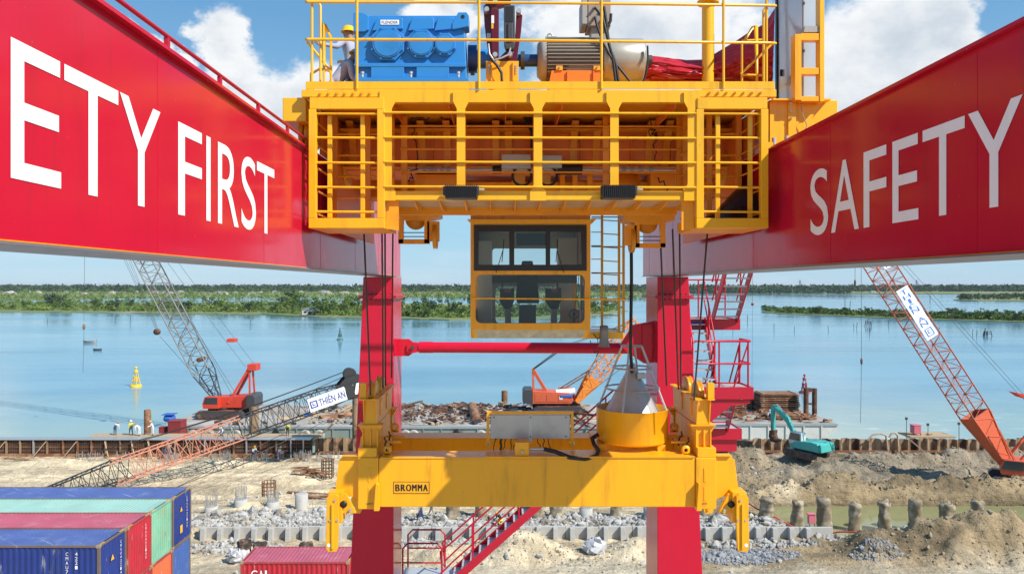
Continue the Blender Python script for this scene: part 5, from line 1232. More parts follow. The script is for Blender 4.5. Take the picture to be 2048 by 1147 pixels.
# scrappy timber and stubs along the wall foot and crown
q = MB()
for k in range(140):
    x = rr.uniform(xa, 18); y = rr.uniform(74.2, 75.9); z = gz(x, y) + 0.08
    a = rr.uniform(0, 6.3); L = rr.uniform(0.4, 1.6); d = Vector((math.cos(a) * L, math.sin(a) * L * 0.4, rr.uniform(-.05, .35)))
    q.beam(Vector((x, y, z)), Vector((x, y, z)) + d, rr.uniform(0.05, 0.12), 0.05)
o = q.build('debris', RUST); o['kind'] = 'stuff'; o['label'] = 'scraps of rusty steel and timber strewn along the wall foot'
q = MB()
for k in range(40):
    x = rr.uniform(-44, -17); y = rr.uniform(74.0, 75.6); z = gz(x, y)
    for j in range(9):
        t_ = rr.uniform(0, 6.3); q.tube((x + 0.25 * math.cos(t_), y + 0.25 * math.sin(t_), z), (x + 0.32 * math.cos(t_), y + 0.32 * math.sin(t_), z + rr.uniform(0.5, 0.95)), 0.018, 4)
o = q.build('reinforcement_debris', GALV); o['kind'] = 'stuff'; o['label'] = 'clusters of grey reinforcement bars sticking up along the wall foot'

# ------------------------------------------------------------------ concrete crib wall in front of the piles
Ycr = 51.2
cr = thing('concrete_wall', (0.5, Ycr, 0), 'low pale precast concrete wall with upright fins crossing the site below the piles', 'retaining wall'); cr['kind'] = 'thing'
pan = None
rr = random.Random(4)
for (xa, xb) in ((-21.6, -9.6), (-7.4, 10.4), (14.0, 22.3)):
    n = max(1, round((xb - xa) / 1.15)); stp = (xb - xa) / n
    for i in range(n):
        x = xa + i * stp; dz = rr.uniform(-0.04, 0.05)
        if i % 2 == 0:
            b = MB(); b.box(x + 0.02, x + 2 * stp - 0.03, Ycr + 0.25, Ycr + 0.45, -0.2, 0.86 + dz); b.build('wall_block', CONC, cr, 0.02)
        b = MB(); b.prism([(Ycr - 0.25, -0.2), (Ycr - 0.14, 0.90 + dz), (Ycr + 0.24, 0.90 + dz), (Ycr + 0.24, -0.2)], 'x', x + 0.3, x + 0.62); b.build('fin', CONC, cr, 0.015)
# ------------------------------------------------------------------ bored piles
def mud_pile(r, h, seed, m):
    rr = random.Random(seed); b = MB(); n = 22; prof = 14; vs = []; lx, ly = rr.uniform(-.06, .06), rr.uniform(-.05, .05); r *= rr.uniform(0.88, 1.1); ph = [rr.uniform(0, 6.3) for _ in range(4)]
    for j in range(prof + 1):
        t_ = j / prof
        for i in range(n):
            a = 2 * math.pi * i / n; k = r * (1 + rr.uniform(-.06, .06) + 0.08 * math.sin(2 * a + ph[0] + 3 * t_) + 0.06 * math.sin(5 * a + ph[1] - 7 * t_) - (0.13 if 0.5 < t_ < 0.9 and seed % 3 == 0 else 0) + (0.09 if t_ < 0.25 else 0) + (0.10 if t_ > 0.8 and seed % 2 else 0))
            if j == prof: k *= 0.84
            vs.append((k * math.cos(a) + lx * t_ * h, k * math.sin(a) + ly * t_ * h, h * t_ + (0.05 * math.sin(2 * a + ph[2]) + 0.035 * math.sin(3 * a + ph[3]) if j > prof - 3 else 0) - 1.6 * (1 if j == 0 else 0) + (rr.uniform(-.08, .08) if j > prof - 2 else 0)))
    vs.append((0, 0, h - 0.02)); fs = [(j * n + i, j * n + (i + 1) % n, (j + 1) * n + (i + 1) % n, (j + 1) * n + i) for j in range(prof) for i in range(n)]
    fs += [(prof * n + i, prof * n + (i + 1) % n, len(vs) - 1) for i in range(n)]
    b.add(vs, fs, True)
    return b
def rebar(b, x, y, z, r, h, n, seed):
    rr = random.Random(seed)
    for j in range(n):
        t_ = 2 * math.pi * j / n; b.tube((x + r * math.cos(t_), y + r * math.sin(t_), z), (x + (r + rr.uniform(-.03, .1)) * math.cos(t_), y + (r + rr.uniform(-.03, .1)) * math.sin(t_), z + h * rr.uniform(0.75, 1.1)), 0.022, 5)
ordn = ['first', 'second', 'third', 'fourth', 'fifth', 'sixth', 'seventh', 'eighth', 'ninth', 'tenth']
pool = [1594, 1650, 1709, 1770, 1831, 1894, 1954]
for i, px in enumerate(pool):
    Y_ = 55.0; x = X(px, Y_); b = mud_pile(0.46, 1.62 + 0.22 * math.sin(i * 2.1) + 0.62, i, MUDC); b.T = None
    b.v = [(a + x, c + Y_, d + POOL_Z) for a, c, d in b.v]
    if i % 2: rebar(b, x, Y_, POOL_Z + 2.0, 0.3, 0.35, 7, i)
    simple('bored_pile', b, MUDC, f'{ordn[i]} mud-crusted concrete pile from the pink box, standing in the green pool', 'pile', 'piles in the pool')
for i, (px, hgt, lab) in enumerate(((905, 1.25, 'mud-crusted pile behind the concrete wall just past the sand-side leg'), (963, 1.9, 'tall muddy pile behind the concrete wall above the red handrails'), (1075, 1.5, 'muddy pile behind the concrete wall next to the staircase top, nearer the sand'),
                                     (1112, 1.5, 'muddy pile behind the concrete wall, right beside the staircase top'), (1232, 1.4, 'muddy pile behind the concrete wall under the yellow drum'), (1409, 1.5, 'muddy pile between the sunlit leg and the right flipper arm'), (1480, 1.5, 'muddy pile behind the right flipper arm'), (1533, 1.5, 'muddy pile standing at the pool edge before the pink box'))):
    Y_ = 54.6; x = X(px, Y_); z = gz(x, Y_); b = mud_pile(0.45, hgt, i + 20, MUDC); b.v = [(a + x, c + Y_, d + z) for a, c, d in b.v]
    simple('bored_pile', b, MUDC, lab, 'pile', 'piles along the wall')
for i, (px, hgt, rb, lab) in enumerate(((423, 0.3, 1.0, 'low pile stub with upright reinforcement beside the blue container stack'), (482, 0.35, 1.1, 'low pile stub with reinforcement, second from the container stack'), (546, 0.35, 1.0, 'low pile stub with reinforcement next to the clean concrete pile'),
                                         (603, 1.15, 0, 'clean pale concrete pile standing in the white rubble near the yellow flipper arm'), (1172, 0.6, 1.2, 'pale pile with upright reinforcement bars behind the concrete wall'), (1300, 0.6, 1.0, 'pale pile stub hidden partly by the sunlit leg'))):
    Y_ = 57.0 if px < 700 else 55; x = X(px, Y_); z = gz(x, Y_)
    p_ = thing('pile_stub', (x, Y_, z - 0.3), lab, 'pile', 'pile stubs')
    MB().lathe([(0.5, -0.3), (0.5, hgt), (0.44, hgt + 0.03), (0, hgt + 0.03)], 20, (x, Y_, z), 'z').build('concrete', CONC, p_)
    if rb:
        b = MB(); rebar(b, x, Y_, z + hgt, 0.4, rb, 14, i); b.build('reinforcement', GALV, p_, kind='stuff')

# ------------------------------------------------------------------ rubble: broken pale concrete and gravel
def rocks(name, label, m, n, area, size, seed, zoff=0.0):
    r = np.random.default_rng(seed)
    ico = np.array([(0, 0, 1), (.894, 0, .447), (.276, .851, .447), (-.724, .526, .447), (-.724, -.526, .447), (.276, -.851, .447), (.724, .526, -.447), (-.276, .851, -.447), (-.894, 0, -.447), (-.276, -.851, -.447), (.724, -.526, -.447), (0, 0, -1)])
    tri = np.array([(0, 1, 2), (0, 2, 3), (0, 3, 4), (0, 4, 5), (0, 5, 1), (1, 6, 2), (2, 7, 3), (3, 8, 4), (4, 9, 5), (5, 10, 1), (2, 6, 7), (3, 7, 8), (4, 8, 9), (5, 9, 10), (1, 10, 6), (11, 7, 6), (11, 8, 7), (11, 9, 8), (11, 10, 9), (11, 6, 10)])
    pts = area(r, n); n = len(pts)
    z = height(pts[:, 0], pts[:, 1])
    s = size * r.lognormal(0, 0.5, n)
    V = ico[None] * (1 + r.uniform(-.35, .35, (n, 12, 1))) * s[:, None, None] * r.uniform(0.6, 1.3, (n, 1, 3))
    V += np.stack([pts[:, 0], pts[:, 1], z + s * 0.3 + zoff], 1)[:, None]
    Fs = tri[None] + (np.arange(n) * 12)[:, None, None]
    me = bpy.data.meshes.new(name); me.from_pydata(V.reshape(-1, 3).tolist(), [], Fs.reshape(-1, 3).tolist()); me.materials.append(m)
    o = bpy.data.objects.new(name, me); COL.objects.link(o); o['kind'] = 'stuff'; o['label'] = label
    return o
ROCKW = mat('broken concrete', (0.42, 0.41, 0.385), 0.9, var=0.6, vscale=2.6, col2=(0.20, 0.175, 0.145), c2scale=1.1)
GRAV = mat('grey gravel', (0.27, 0.275, 0.28), 0.9, var=0.4, vscale=3.0)
def ell(blobs):
    def f(r, n):
        w = np.array([b[4] if len(b) > 4 else b[2] * b[3] for b in blobs], float); w /= w.sum(); k = r.choice(len(blobs), n, p=w); B = np.array([b[:4] for b in blobs])[k]
        a = r.uniform(0, 2 * np.pi, n); q = np.sqrt(r.uniform(0, 1, n)) ** 1.0
        return np.stack([B[:, 0] + B[:, 2] * q * np.cos(a), B[:, 1] + B[:, 3] * q * np.sin(a)], 1)
    return f
rocks('rubble', 'broken white concrete rubble heaped around the low concrete wall', ROCKW, 9500,
      ell([(-18, 54.0, 6.5, 2.1), (-12.5, 54.5, 5, 2.0), (-18.5, 49.6, 3.6, 1.3), (-2, 53.8, 6, 1.7), (6, 53.6, 7, 1.5), (-5, 50.2, 4, 0.8), (12, 53.2, 4, 1.2), (17, 53.2, 4, 1.4), (17.5, 50.1, 4.5, 0.7), (25, 51.9, 4.5, 0.75), (-7.5, 52, 3, 2.2)]), 0.088, 1)
rocks('gravel', 'dark grey crushed stone piled in front of the sunlit leg', GRAV, 4200, ell([(15.2, 48.0, 3.0, 1.3), (16, 48.4, 4, 1.0), (24.6, 47.6, 1.8, 0.6, 0.8)]), 0.045, 2)
rocks('clods', 'lumps of grey brown earth strewn over the churned ground', mat('earth clods', (0.30, 0.245, 0.165), 0.95, var=0.4, vscale=1.2), 4200,
      ell([(36, 63.5, 14, 1.6), (24, 71.5, 5, 2.4), (40, 72.5, 14, 3.0), (30, 49, 8, 2.8), (20, 66, 8, 5), (37, 60.9, 10, 0.7), (2, 48.6, 6, 2)]), 0.05, 3)
rocks('grit', 'small stones and crumbs of earth over the whole site', mat('grit', (0.34, 0.29, 0.21), 0.95, var=0.6, vscale=2.0), 9000,
      ell([(36, 63.5, 16, 2.2), (24, 71.5, 6, 3), (40, 72.5, 16, 3.4), (30, 49, 9, 3.2), (20, 66, 10, 6), (2, 48.6, 14, 2.4), (-30, 66, 20, 9), (-15, 61, 8, 6), (10, 47, 20, 1.6)]), 0.028, 6)
rocks('pale_clods', 'pale stones strewn over the sand', CONC, 500, ell([(24, 62, 9, 1.5), (20.5, 61, 2, 1.5), (23, 69.5, 4, 3), (0, 47, 20, 3), (-15, 60, 8, 4)]), 0.07, 4)

# ------------------------------------------------------------------ shipping containers
def corr(b, p0, u, v, nrm, L, H, pitch=0.28, dep=0.036):
    """corrugated sheet: origin p0, along u for L, up v for H, corrugation along nrm"""
    p0, u, v, nrm = map(Vector, (p0, u, v, nrm)); n = max(2, round(L / pitch)); w = L / n; pts = []
    for i in range(n):
        for f_, d in ((0.0, 0), (0.30, 0), (0.5, -dep), (0.8, -dep)): pts.append((i * w + f_ * w, d))
    pts.append((L, 0))
    vs = []
    for a, d in pts: vs += [p0 + u * a + nrm * d, p0 + u * a + nrm * d + v * H]
    b.add(vs, [(2 * i, 2 * i + 2, 2 * i + 3, 2 * i + 1) for i in range(len(pts) - 1)])
def container(label, x1, y0, z0, L, H, body, roof, frame, group, marks=None):
    c = thing('shipping_container', (x1 - L / 2, y0 + 1.22, z0), label, 'container', group)
    W = 2.44; x0 = x1 - L; t_ = 0.12
    for xx in (x0, x1 - t_):
        for yy in (y0, y0 + W - t_): MB().box(xx, xx + t_, yy, yy + t_, z0 + 0.12, z0 + H - 0.12).build('corner_post', frame, c)
    for zz in (z0, z0 + H - 0.1):
        for yy in (y0, y0 + W - 0.08): MB().box(x0 + t_, x1 - t_, yy + 0.002, yy + 0.078, zz + 0.005, zz + 0.095).build('side_rail', frame, c)
        for xx in (x0 + 0.002, x1 - 0.082): MB().box(xx, xx + 0.08, y0 + t_, y0 + W - t_, zz + 0.005, zz + 0.095).build('end_rail', frame, c)
    CAST = mat('corner casting', (0.33, 0.25, 0.16), 0.7, var=0.3)
    for xx in (x0 - 0.004, x1 - 0.174):
        for yy in (y0 - 0.004, y0 + W - 0.158):
            for zz in (z0, z0 + H - 0.116): MB().box(xx, xx + 0.178, yy, yy + 0.162, zz, zz + 0.118).build('corner_casting', CAST, c)
    b = MB(); corr(b, (x0 + t_, y0 + 0.03, z0 + 0.1), (1, 0, 0), (0, 0, 1), (0, -1, 0), L - 2 * t_, H - 0.2); b.build('side_panel', body, c)
    b = MB(); corr(b, (x0 + t_, y0 + W - 0.03, z0 + 0.1), (1, 0, 0), (0, 0, 1), (0, 1, 0), L - 2 * t_, H - 0.2); b.build('side_panel', body, c)
    b = MB(); corr(b, (x1 - 0.03, y0 + t_, z0 + 0.1), (0, 1, 0), (0, 0, 1), (1, 0, 0), W - 2 * t_, H - 0.2, 0.25, 0.045); b.build('end_panel', body, c)
    b = MB(); corr(b, (x0 + 0.03, y0 + t_, z0 + 0.1), (0, 1, 0), (0, 0, 1), (-1, 0, 0), W - 2 * t_, H - 0.2); b.build('end_panel', body, c)
    b = MB(); corr(b, (x0 + 0.15, y0 + 0.06, z0 + H - 0.02), (1, 0, 0), (0, 1, 0), (0, 0, 1), L - 0.3, W - 0.12, 0.21, 0.02); b.build('roof_panel', roof, c)
    b = MB(); b.box(x1 - 0.6, x1 - 0.18, y0 + 0.1, y0 + W - 0.1, z0 + H - 0.018, z0 + H - 0.010); b.build('roof_plate', roof, c)
    for yy in (y0 + 0.2, y0 + W - 0.5):
        for k in range(3): MB().box(x1 - 0.13, x1 - 0.02, yy + 0.13 * k, yy + 0.07 + 0.13 * k, z0 + H - 0.004, z0 + H + 0.002).build('warning_stripe', YEL, c)
    return c
def faded(name, col, dirt, scuff=(0.62, 0.60, 0.58), rust=(0.20, 0.10, 0.05), amt=0.5):
    if name in MATS: return MATS[name]
    m = mat(name, col, 0.5, var=0.28, vscale=0.7, dirt=dirt, dirt_amt=0.75, dirt_scale=1.1, bump=0.15, bscale=6)
    t = NT(m.node_tree); bs = t.n['Principled BSDF']; src = bs.inputs['Base Color'].links[0].from_socket
    pos = t.new('ShaderNodeNewGeometry').outputs['Position']
    diag = t.vm('ADD', pos, t.vm('MULTIPLY', t.comb(t.sep(pos)[1], 0.0, 0.0), (1.4, 0, 0)))
    s1 = t.ramp(t.noise(t.vm('MULTIPLY', diag, (2.6, 0.28, 0.5)), 1.3, 7.0, 0.72), 0.60, 0.70, 0.0, amt)
    s2 = t.ramp(t.noise(t.vm('MULTIPLY', pos, (1, 1, 0.35)), 2.3, 9.0, 0.75), 0.60, 0.70, 0.0, 0.75)
    t.put(bs.inputs['Base Color'], t.mix(s2, t.mix(s1, src, c4(scuff)), c4(rust)))
    return m
CBLU = faded('container navy', (0.014, 0.036, 0.20), (0.03, 0.05, 0.16)); CBLR = faded('container roof blue', (0.075, 0.115, 0.31), (0.20, 0.24, 0.38))
CRED = faded('container red', (0.44, 0.018, 0.035), (0.30, 0.03, 0.04)); CRER = faded('container roof red', (0.44, 0.09, 0.135), (0.48, 0.24, 0.26))
CGRN = faded('container mint', (0.19, 0.43, 0.29), (0.30, 0.32, 0.16)); CGRR = faded('container roof mint', (0.30, 0.50, 0.42), (0.34, 0.44, 0.36), scuff=(0.5, 0.52, 0.42))
CORG = faded('container orange', (0.58, 0.13, 0.05), (0.4, 0.12, 0.06)); CBL2 = faded('container mid blue', (0.05, 0.11, 0.33), (0.12, 0.16, 0.3))
FRB = faded('container frame rusty', (0.16, 0.12, 0.10), (0.28, 0.15, 0.07)); FRR = faded('container frame red', (0.36, 0.05, 0.05), (0.3, 0.14, 0.06)); FRG = faded('container frame mint', (0.22, 0.42, 0.30), (0.32, 0.24, 0.08))
xe_ = -18.9; H_ = 2.9; LL = 12.19
y_s = [34.0, 36.5, 39.0, 41.5]
gname = 'container stack'
top = [container('navy blue container on top of the stack nearest the viewer, with white vertical letters', xe_, y_s[0], H_, LL, H_, CBLU, CBLR, FRB, gname),
       container('red container with pinkish faded roof on top of the stack between blue and mint', xe_ + 0.05, y_s[1], H_, LL, H_, CRED, CRER, FRR, gname),
       container('mint green container with pale roof on top of the stack', xe_ - 0.02, y_s[2], H_, LL, H_, CGRN, CGRR, FRG, gname),
       container('blue container on top of the stack at the far side beside the sand', xe_ + 0.04, y_s[3], H_, LL, H_, CBLU, CBLR, FRB, gname)]
container('navy container at the bottom of the stack under the nearest blue one', xe_ + 0.03, y_s[0], 0, LL, H_ - 0.02, CBLU, CBLR, FRB, gname)
container('dark red container at the bottom of the stack under the red one', xe_, y_s[1], 0, LL, H_ - 0.02, CRED, CRER, FRR, gname)
container('orange container at the bottom of the stack under the mint one', xe_ + 0.02, y_s[2], 0, LL, H_ - 0.02, CORG, CORG, FRR, gname)
container('mid blue container at the bottom of the stack under the far blue one', xe_, y_s[3], 0, LL, H_ - 0.02, CBL2, CBLR, FRB, gname)
for i, ch in enumerate('CMAU76'):
    text_on('letter', ch, (-20.5, y_s[0] + 0.021, 5.32 - i * 0.21), (0.12, 0, 0), (0, 0, 0.16), WHITE, top[0])
for i, ch in enumerate('4221'):
    text_on('letter', ch, (-20.06, y_s[0] + 0.021, 5.32 - i * 0.21), (0.12, 0, 0), (0, 0, 0.16), WHITE, top[0])
for c_, yy in ((top[0], y_s[0]), (top[3], y_s[3]), (top[1], y_s[1])):
    for i, ch in enumerate('CMAU422145'):
        text_on('letter', ch, (xe_ + 0.06, yy + 1.75, 5.3 - i * 0.19), (0, 0.10, 0), (0, 0, 0.14), WHITE, c_)
for c_, yy in ((top[0], y_s[0]), (top[3], y_s[3])):
    b = MB(); b.prism([(yy + 0.9, 4.75), (yy + 1.2, 4.75), (yy + 1.05, 5.02)], 'x', xe_ + 0.05, xe_ + 0.056); b.build('warning_triangle', YEL, c_)
    b = MB(); b.box(xe_ + 0.05, xe_ + 0.056, yy + 0.9, yy + 1.2, 3.5, 3.95); b.build('label', YEL, c_)
red = container('weathered red short container reading CAI beside the sand-side gantry leg', -8.55, 40.4, 0, 6.06, 2.59, CRED, CRER, FRR, None)
for ch, a, c_ in zip('CAI', (502, 517, 530), (515, 528, 534)):
    text_on('letter', ch, (X(a, 40.4), 40.385, 1.62), (X(c_, 40.4) - X(a, 40.4), 0, 0), (0, 0, 0.52), WHITE, red)
# ------------------------------------------------------------------ lattice boom cranes
def lattice(parent, name, A, B, w, h, m, bays, up=(0, 0, 1), taper0=0.35, taper1=0.35, ts=0.14, te=0.12, rc=0.07, rl=0.035, mats=None):
    """four-chord lattice boom from A to B"""
    A, B = Vector(A), Vector(B); d = (B - A).normalized(); L = (B - A).length
    a = d.cross(Vector(up)).normalized(); u = a.cross(d).normalized()
    def sz(t_):
        k = 1.0
        if t_ < ts: k = taper0 + (1 - taper0) * t_ / ts
        if t_ > 1 - te: k = taper1 + (1 - taper1) * (1 - t_) / te
        return k
    def pt(t_, sx, sy): k = sz(t_); return A + d * (L * t_) + a * (sx * w / 2 * k) + u * (sy * h / 2 * k)
    ks = sorted(set([0, ts, 1 - te, 1] + [i / 6 for i in range(7)]))
    mats = mats or (lambda t_: m)
    segs = [(ks[i], ks[i + 1]) for i in range(len(ks) - 1)]
    for sx, sy in ((-1, -1), (1, -1), (1, 1), (-1, 1)):
        for s0, s1 in segs:
            MB().tube(pt(s0, sx, sy), pt(s1, sx, sy), rc, 6).build('chord', mats((s0 + s1) / 2), parent)
    groups = {}
    for i in range(bays):
        t0, t1 = i / bays, (i + 1) / bays; mm = mats((t0 + t1) / 2); b = groups.setdefault(mm.name, (MB(), mm))[0]
        cs = [(-1, -1), (1, -1), (1, 1), (-1, 1)]
        for j in range(4):
            p, q_ = cs[j], cs[(j + 1) % 4]
            if (i + j) % 2: p, q_ = q_, p
            b.tube(pt(t0, *p), pt(t1, *q_), rl, 5); b.tube(pt(t0, *p), pt(t0, *q_), rl * 0.8, 5)
    for b, mm in groups.values(): b.build('lacing', mm, parent, kind='stuff')
    return pt, d, a, u
def crawler_base(parent, loc, rz, house_m, scale=1.0, cw_m=None, cab=True):
    """tracks and upper works, local x = forward"""
    M = Matrix.Translation(loc) @ Matrix.Rotation(rz, 4, 'Z') @ Matrix.Scale(scale, 4)
    def part(name, m, fn, par=parent, bevel=0.0):
        b = MB(); b.T = M; fn(b); return b.build(name, m, par, bevel)
    for s_ in (-1, 1):
        def belt(b, s_=s_):
            pr = []
            for cx_, a0 in ((2.4, -90), (-2.4, 90)):
                for i in range(9): t_ = R(a0 + 180 * i / 8); pr.append((cx_ + 0.5 * math.cos(t_), 0.52 + 0.5 * math.sin(t_)))
            b.prism(pr, 'y', s_ * 1.5, s_ * 2.3)
        tb = part('track', DGREY, belt)
        for k in range(7): part('roller', RUST2, lambda b, k=k, s_=s_: b.disc((-2.4 + 0.8 * k, s_ * 2.31 - (0.06 if s_ < 0 else 0), 0.45), 0.26, 'y', 0.06, 12), tb)
        for k in range(22):
            part('shoe', RUST2, lambda b, k=k, s_=s_: b.box(-2.5 + k * 0.235, -2.5 + k * 0.235 + 0.12, s_ * 1.48, s_ * 2.33, 1.0, 1.06), tb)
    part('undercarriage', RUST2, lambda b: b.box(-1.3, 1.3, -1.5, 1.5, 0.4, 1.0))
    part('slew_ring', DGREY, lambda b: b.lathe([(0, 1.0), (1.0, 1.0), (1.0, 1.25), (0, 1.25)], 20))
    def house(b):
        b.prism([(-3.0, 1.26), (1.5, 1.26), (1.75, 1.7), (1.3, 2.5), (-3.0, 2.75)], 'y', -1.45, 1.0)
    hs = part('house', house_m, house, bevel=0.05)
    for k in range(3): part('house_panel', house_m, lambda b, k=k: b.box(-2.7 + k * 1.35, -1.5 + k * 1.35, -1.49, -1.455, 1.5, 2.35), hs)
    part('logo_patch', WHITE, lambda b: b.box(0.1, 0.5, -1.496, -1.458, 1.8, 2.15), hs)
    part('counterweight', cw_m or house_m, lambda b: b.prism([(-4.1, 1.3), (-3.02, 1.3), (-3.02, 2.9), (-3.9, 2.9), (-4.1, 2.6)], 'y', -1.55, 1.55), bevel=0.05)
    if cab:
        c_ = part('cab', house_m, lambda b: b.prism([(0.2, 1.3), (2.1, 1.3), (2.2, 1.9), (1.9, 2.75), (0.2, 2.75)], 'y', 1.02, 1.9), bevel=0.04)
        part('cab_window', GLASSD, lambda b: b.prism([(0.35, 1.85), (2.05, 1.85), (1.82, 2.65), (0.35, 2.65)], 'y', 1.88, 1.92), c_)
        part('cab_window', GLASSD, lambda b: b.prism([(0.35, 1.85), (2.05, 1.85), (1.82, 2.65), (0.35, 2.65)], 'y', 1.0, 1.03), c_)
    return M, part
GLASSD = mat('dark window glass', (0.05, 0.06, 0.065), 0.08, spec=0.8)
ORED = mat('crane red', (0.62, 0.055, 0.028), 0.5, var=0.15, dirt=(0.25, 0.06, 0.03), dirt_amt=0.5)
OORG = mat('crane orange red', (0.62, 0.115, 0.045), 0.5, var=0.15, dirt=(0.3, 0.1, 0.05), dirt_amt=0.5)
YORG = mat('crane orange', (0.78, 0.25, 0.035), 0.5, var=0.12, dirt=(0.35, 0.15, 0.05), dirt_amt=0.4)
SALM = mat('faded salmon', (0.60, 0.24, 0.15), 0.6, var=0.15)
BOOMG = mat('boom grey', (0.20, 0.19, 0.18), 0.5, var=0.2)
BOOMK = mat('boom black', (0.03, 0.03, 0.032), 0.5, var=0.2)
BNR = mat('banner white', (0.80, 0.81, 0.83), 0.7, var=0.04)
BPR = mat('banner blue print', (0.03, 0.06, 0.30), 0.7); BPR2 = mat('banner bright blue print', (0.03, 0.16, 0.5), 0.7)
def line(parent, a, b, r=0.03, name='cable', sag=0.0, m=None):
    a, b = Vector(a), Vector(b); pts = [a + (b - a) * (i / 6) - Vector((0, 0, sag * math.sin(math.pi * i / 6))) for i in range(7)] if sag else [a, b]
    return MB().pipe(pts, r, 5).build(name, m or ROPE, parent)

# red crane on the barge
Ya = 95.0; DZ = 0.8
la = Vector((X(452, Ya), Ya, DZ))
ca_ = thing('crawler_crane', la, 'red crawler crane with grey lattice boom on the barge near the yellow buoy', 'crane', 'crawler cranes')
Mx, part = crawler_base(ca_, la, R(180), ORED, 1.05, DGREY)
A = P(436, 797, Ya); B = P(172, 290, Ya + 5)
bpt, bd, ba, bu = lattice(ca_, 'boom', A, B, 1.9, 2.2, BOOMG, 28, up=(0.9, 0, 0.5), ts=0.10, rc=0.09, rl=0.045, mats=lambda t_: BOOMK if t_ < 0.1 else BOOMG)
gt = P(502, 733, Ya)
for yy in (-1.0, 1.0):
    MB().beam(P(462, 803, Ya) + Vector((0, yy, 0)), gt + Vector((0, yy * 0.6, 0)), 0.3, 0.3).build('gantry_strut', ORED, ca_)
    MB().beam(P(505, 803, Ya) + Vector((0, yy, 0)), gt + Vector((0, yy * 0.6, 0)), 0.2, 0.2).build('gantry_strut', ORED, ca_)
MB().pbox(494, 512, 728, 741, Ya - 0.9, 1.8).build('gantry_head', ORED, ca_, 0.05)
blk = P(461, 680, Ya)
for yy in (-0.5, 0.5):
    o_ = Vector((yy, yy, 0)); line(ca_, gt + o_, blk + o_, 0.022); line(ca_, blk + o_, B + o_, 0.022)
MB().pbox(453, 469, 677, 684, Ya - 0.6, 1.2).build('bridle_block', ORED, ca_, 0.04)
for px in (170,):
    line(ca_, P(px, 440, Ya + 4), P(168, 642, Ya + 4), 0.022)
    MB().ball(P(168, 653, Ya + 4), 0.26, 10, 6, (0.7, 0.7, 1.6)).build('hook_block', RUST, ca_); line(ca_, P(168, 660, Ya + 4), P(166, 745, Ya + 4), 0.02, sag=0.1)
for dx in (-6, -2, 3, 7):
    line(ca_, P(248 + dx, 505, Ya + 3), P(313 + dx * 0.4, 656, Ya + 1), 0.02)
MB().lathe([(0.0, -0.2), (0.42, -0.18), (0.42, 0.18), (0.0, 0.2)], 14, P(314, 663, Ya + 1), 'y').build('hook_block', RUST2, ca_)
line(ca_, P(320, 672, Ya + 1), P(425, 790, Ya), 0.025)
line(ca_, bpt(0.55, 1, 1), P(470, 800, Ya), 0.025); line(ca_, bpt(0.3, 1, 1), P(480, 800, Ya), 0.025)
MB().tube(P(402, 718, Ya) - Vector((0, 0.8, 0)), P(402, 718, Ya) + Vector((0, 0.8, 0)), 0.3, 12).build('boom_drum', RUST2, ca_)

# low-lying boom of the crane hidden beyond the containers
tipB = P(716, 772, 73.5); footB = P(-85, 1056, 59.5)
cbm = thing('lowered_boom_crane', (footB.x, footB.y, 0), 'lowered black and salmon lattice crane boom with THIÊN AN banner over the sand', 'crane', 'crawler cranes')
crawler_base(cbm, (footB.x - 3.4, footB.y - 0.4, 0), math.atan2(tipB.y - footB.y, tipB.x - footB.x), OORG, 1.0)
def bm(t_): return BOOMK if t_ < 0.395 or t_ > 0.67 else (SALM if t_ < 0.61 else BOOMG)
ks = None
pt, dB, aB, uB = lattice(cbm, 'boom', footB, tipB, 1.5, 2.0, SALM, 44, ts=0.34, te=0.12, taper1=0.65, taper0=0.3, rc=0.07, rl=0.033, mats=bm)
for t_ in (0.64, 0.48): MB().beam(pt(t_, -1, -1), pt(t_, -1, 1), 0.1, 0.1).build('splice', GALV, cbm)
# head plates, sheaves and zebra stripes (near side of the boom is the one facing the camera)
hA = pt(0.945, 1, -1); near_n = aB
for s_ in (-1, 1):
    b = MB(); o_ = aB * (0.62 * s_); c0 = footB + (tipB - footB) * 0.94
    pl = [c0 - uB * 0.75, c0 + dB * 2.6 - uB * 1.15, c0 + dB * 2.9 + uB * 0.2, c0 + dB * 2.3 + uB * 1.35, c0 + dB * 0.9 + uB * 1.3, c0 + uB * 0.75]
    b.add([p + o_ + aB * e for e in (-0.06, 0.06) for p in pl], [tuple(range(6)), tuple(range(11, 5, -1))] + [(i, i + 6, (i + 1) % 6 + 6, (i + 1) % 6) for i in range(6)]); b.build('head_plate', BOOMK, cbm)
c0 = footB + (tipB - footB) * 0.94
for e, r_ in ((dB * 1.6 + uB * 1.5, 0.62), (dB * 2.5 - uB * 0.3, 0.5)):
    b = MB(); c_ = c0 + e; b.tube(c_ - aB * 0.4, c_ + aB * 0.4, r_, 18); b.build('head_sheave', BOOMK, cbm)
nearside = aB if aB.y < 0 else -aB
b = MB()
for k in range(4):
    s0 = 0.922 + k * 0.02; c_ = footB + (tipB - footB) * s0 + nearside * 0.80
    b = MB(); b.add([c_ - uB * 0.55 - dB * 0.12, c_ - uB * 0.55 + dB * 0.25, c_ + uB * 0.5 + dB * 0.75, c_ + uB * 0.5 + dB * 0.38], [(0, 1, 2, 3)]); b.build('white_stripe', WHITE, cbm)
t0, t1 = (596 - 60) / 656, (668 - 60) / 656
o_ = footB + (tipB - footB) * 0.848 + nearside * 0.86 - uB * 0.72; u_ = dB * 3.75; v_ = uB * 1.35
b = MB(); b.add([o_, o_ + u_, o_ + u_ + v_, o_ + v_], [(0, 1, 2, 3)]); bn = b.build('banner', BNR, cbm); bn.modifiers.new('s', 'SOLIDIFY').thickness = 0.02
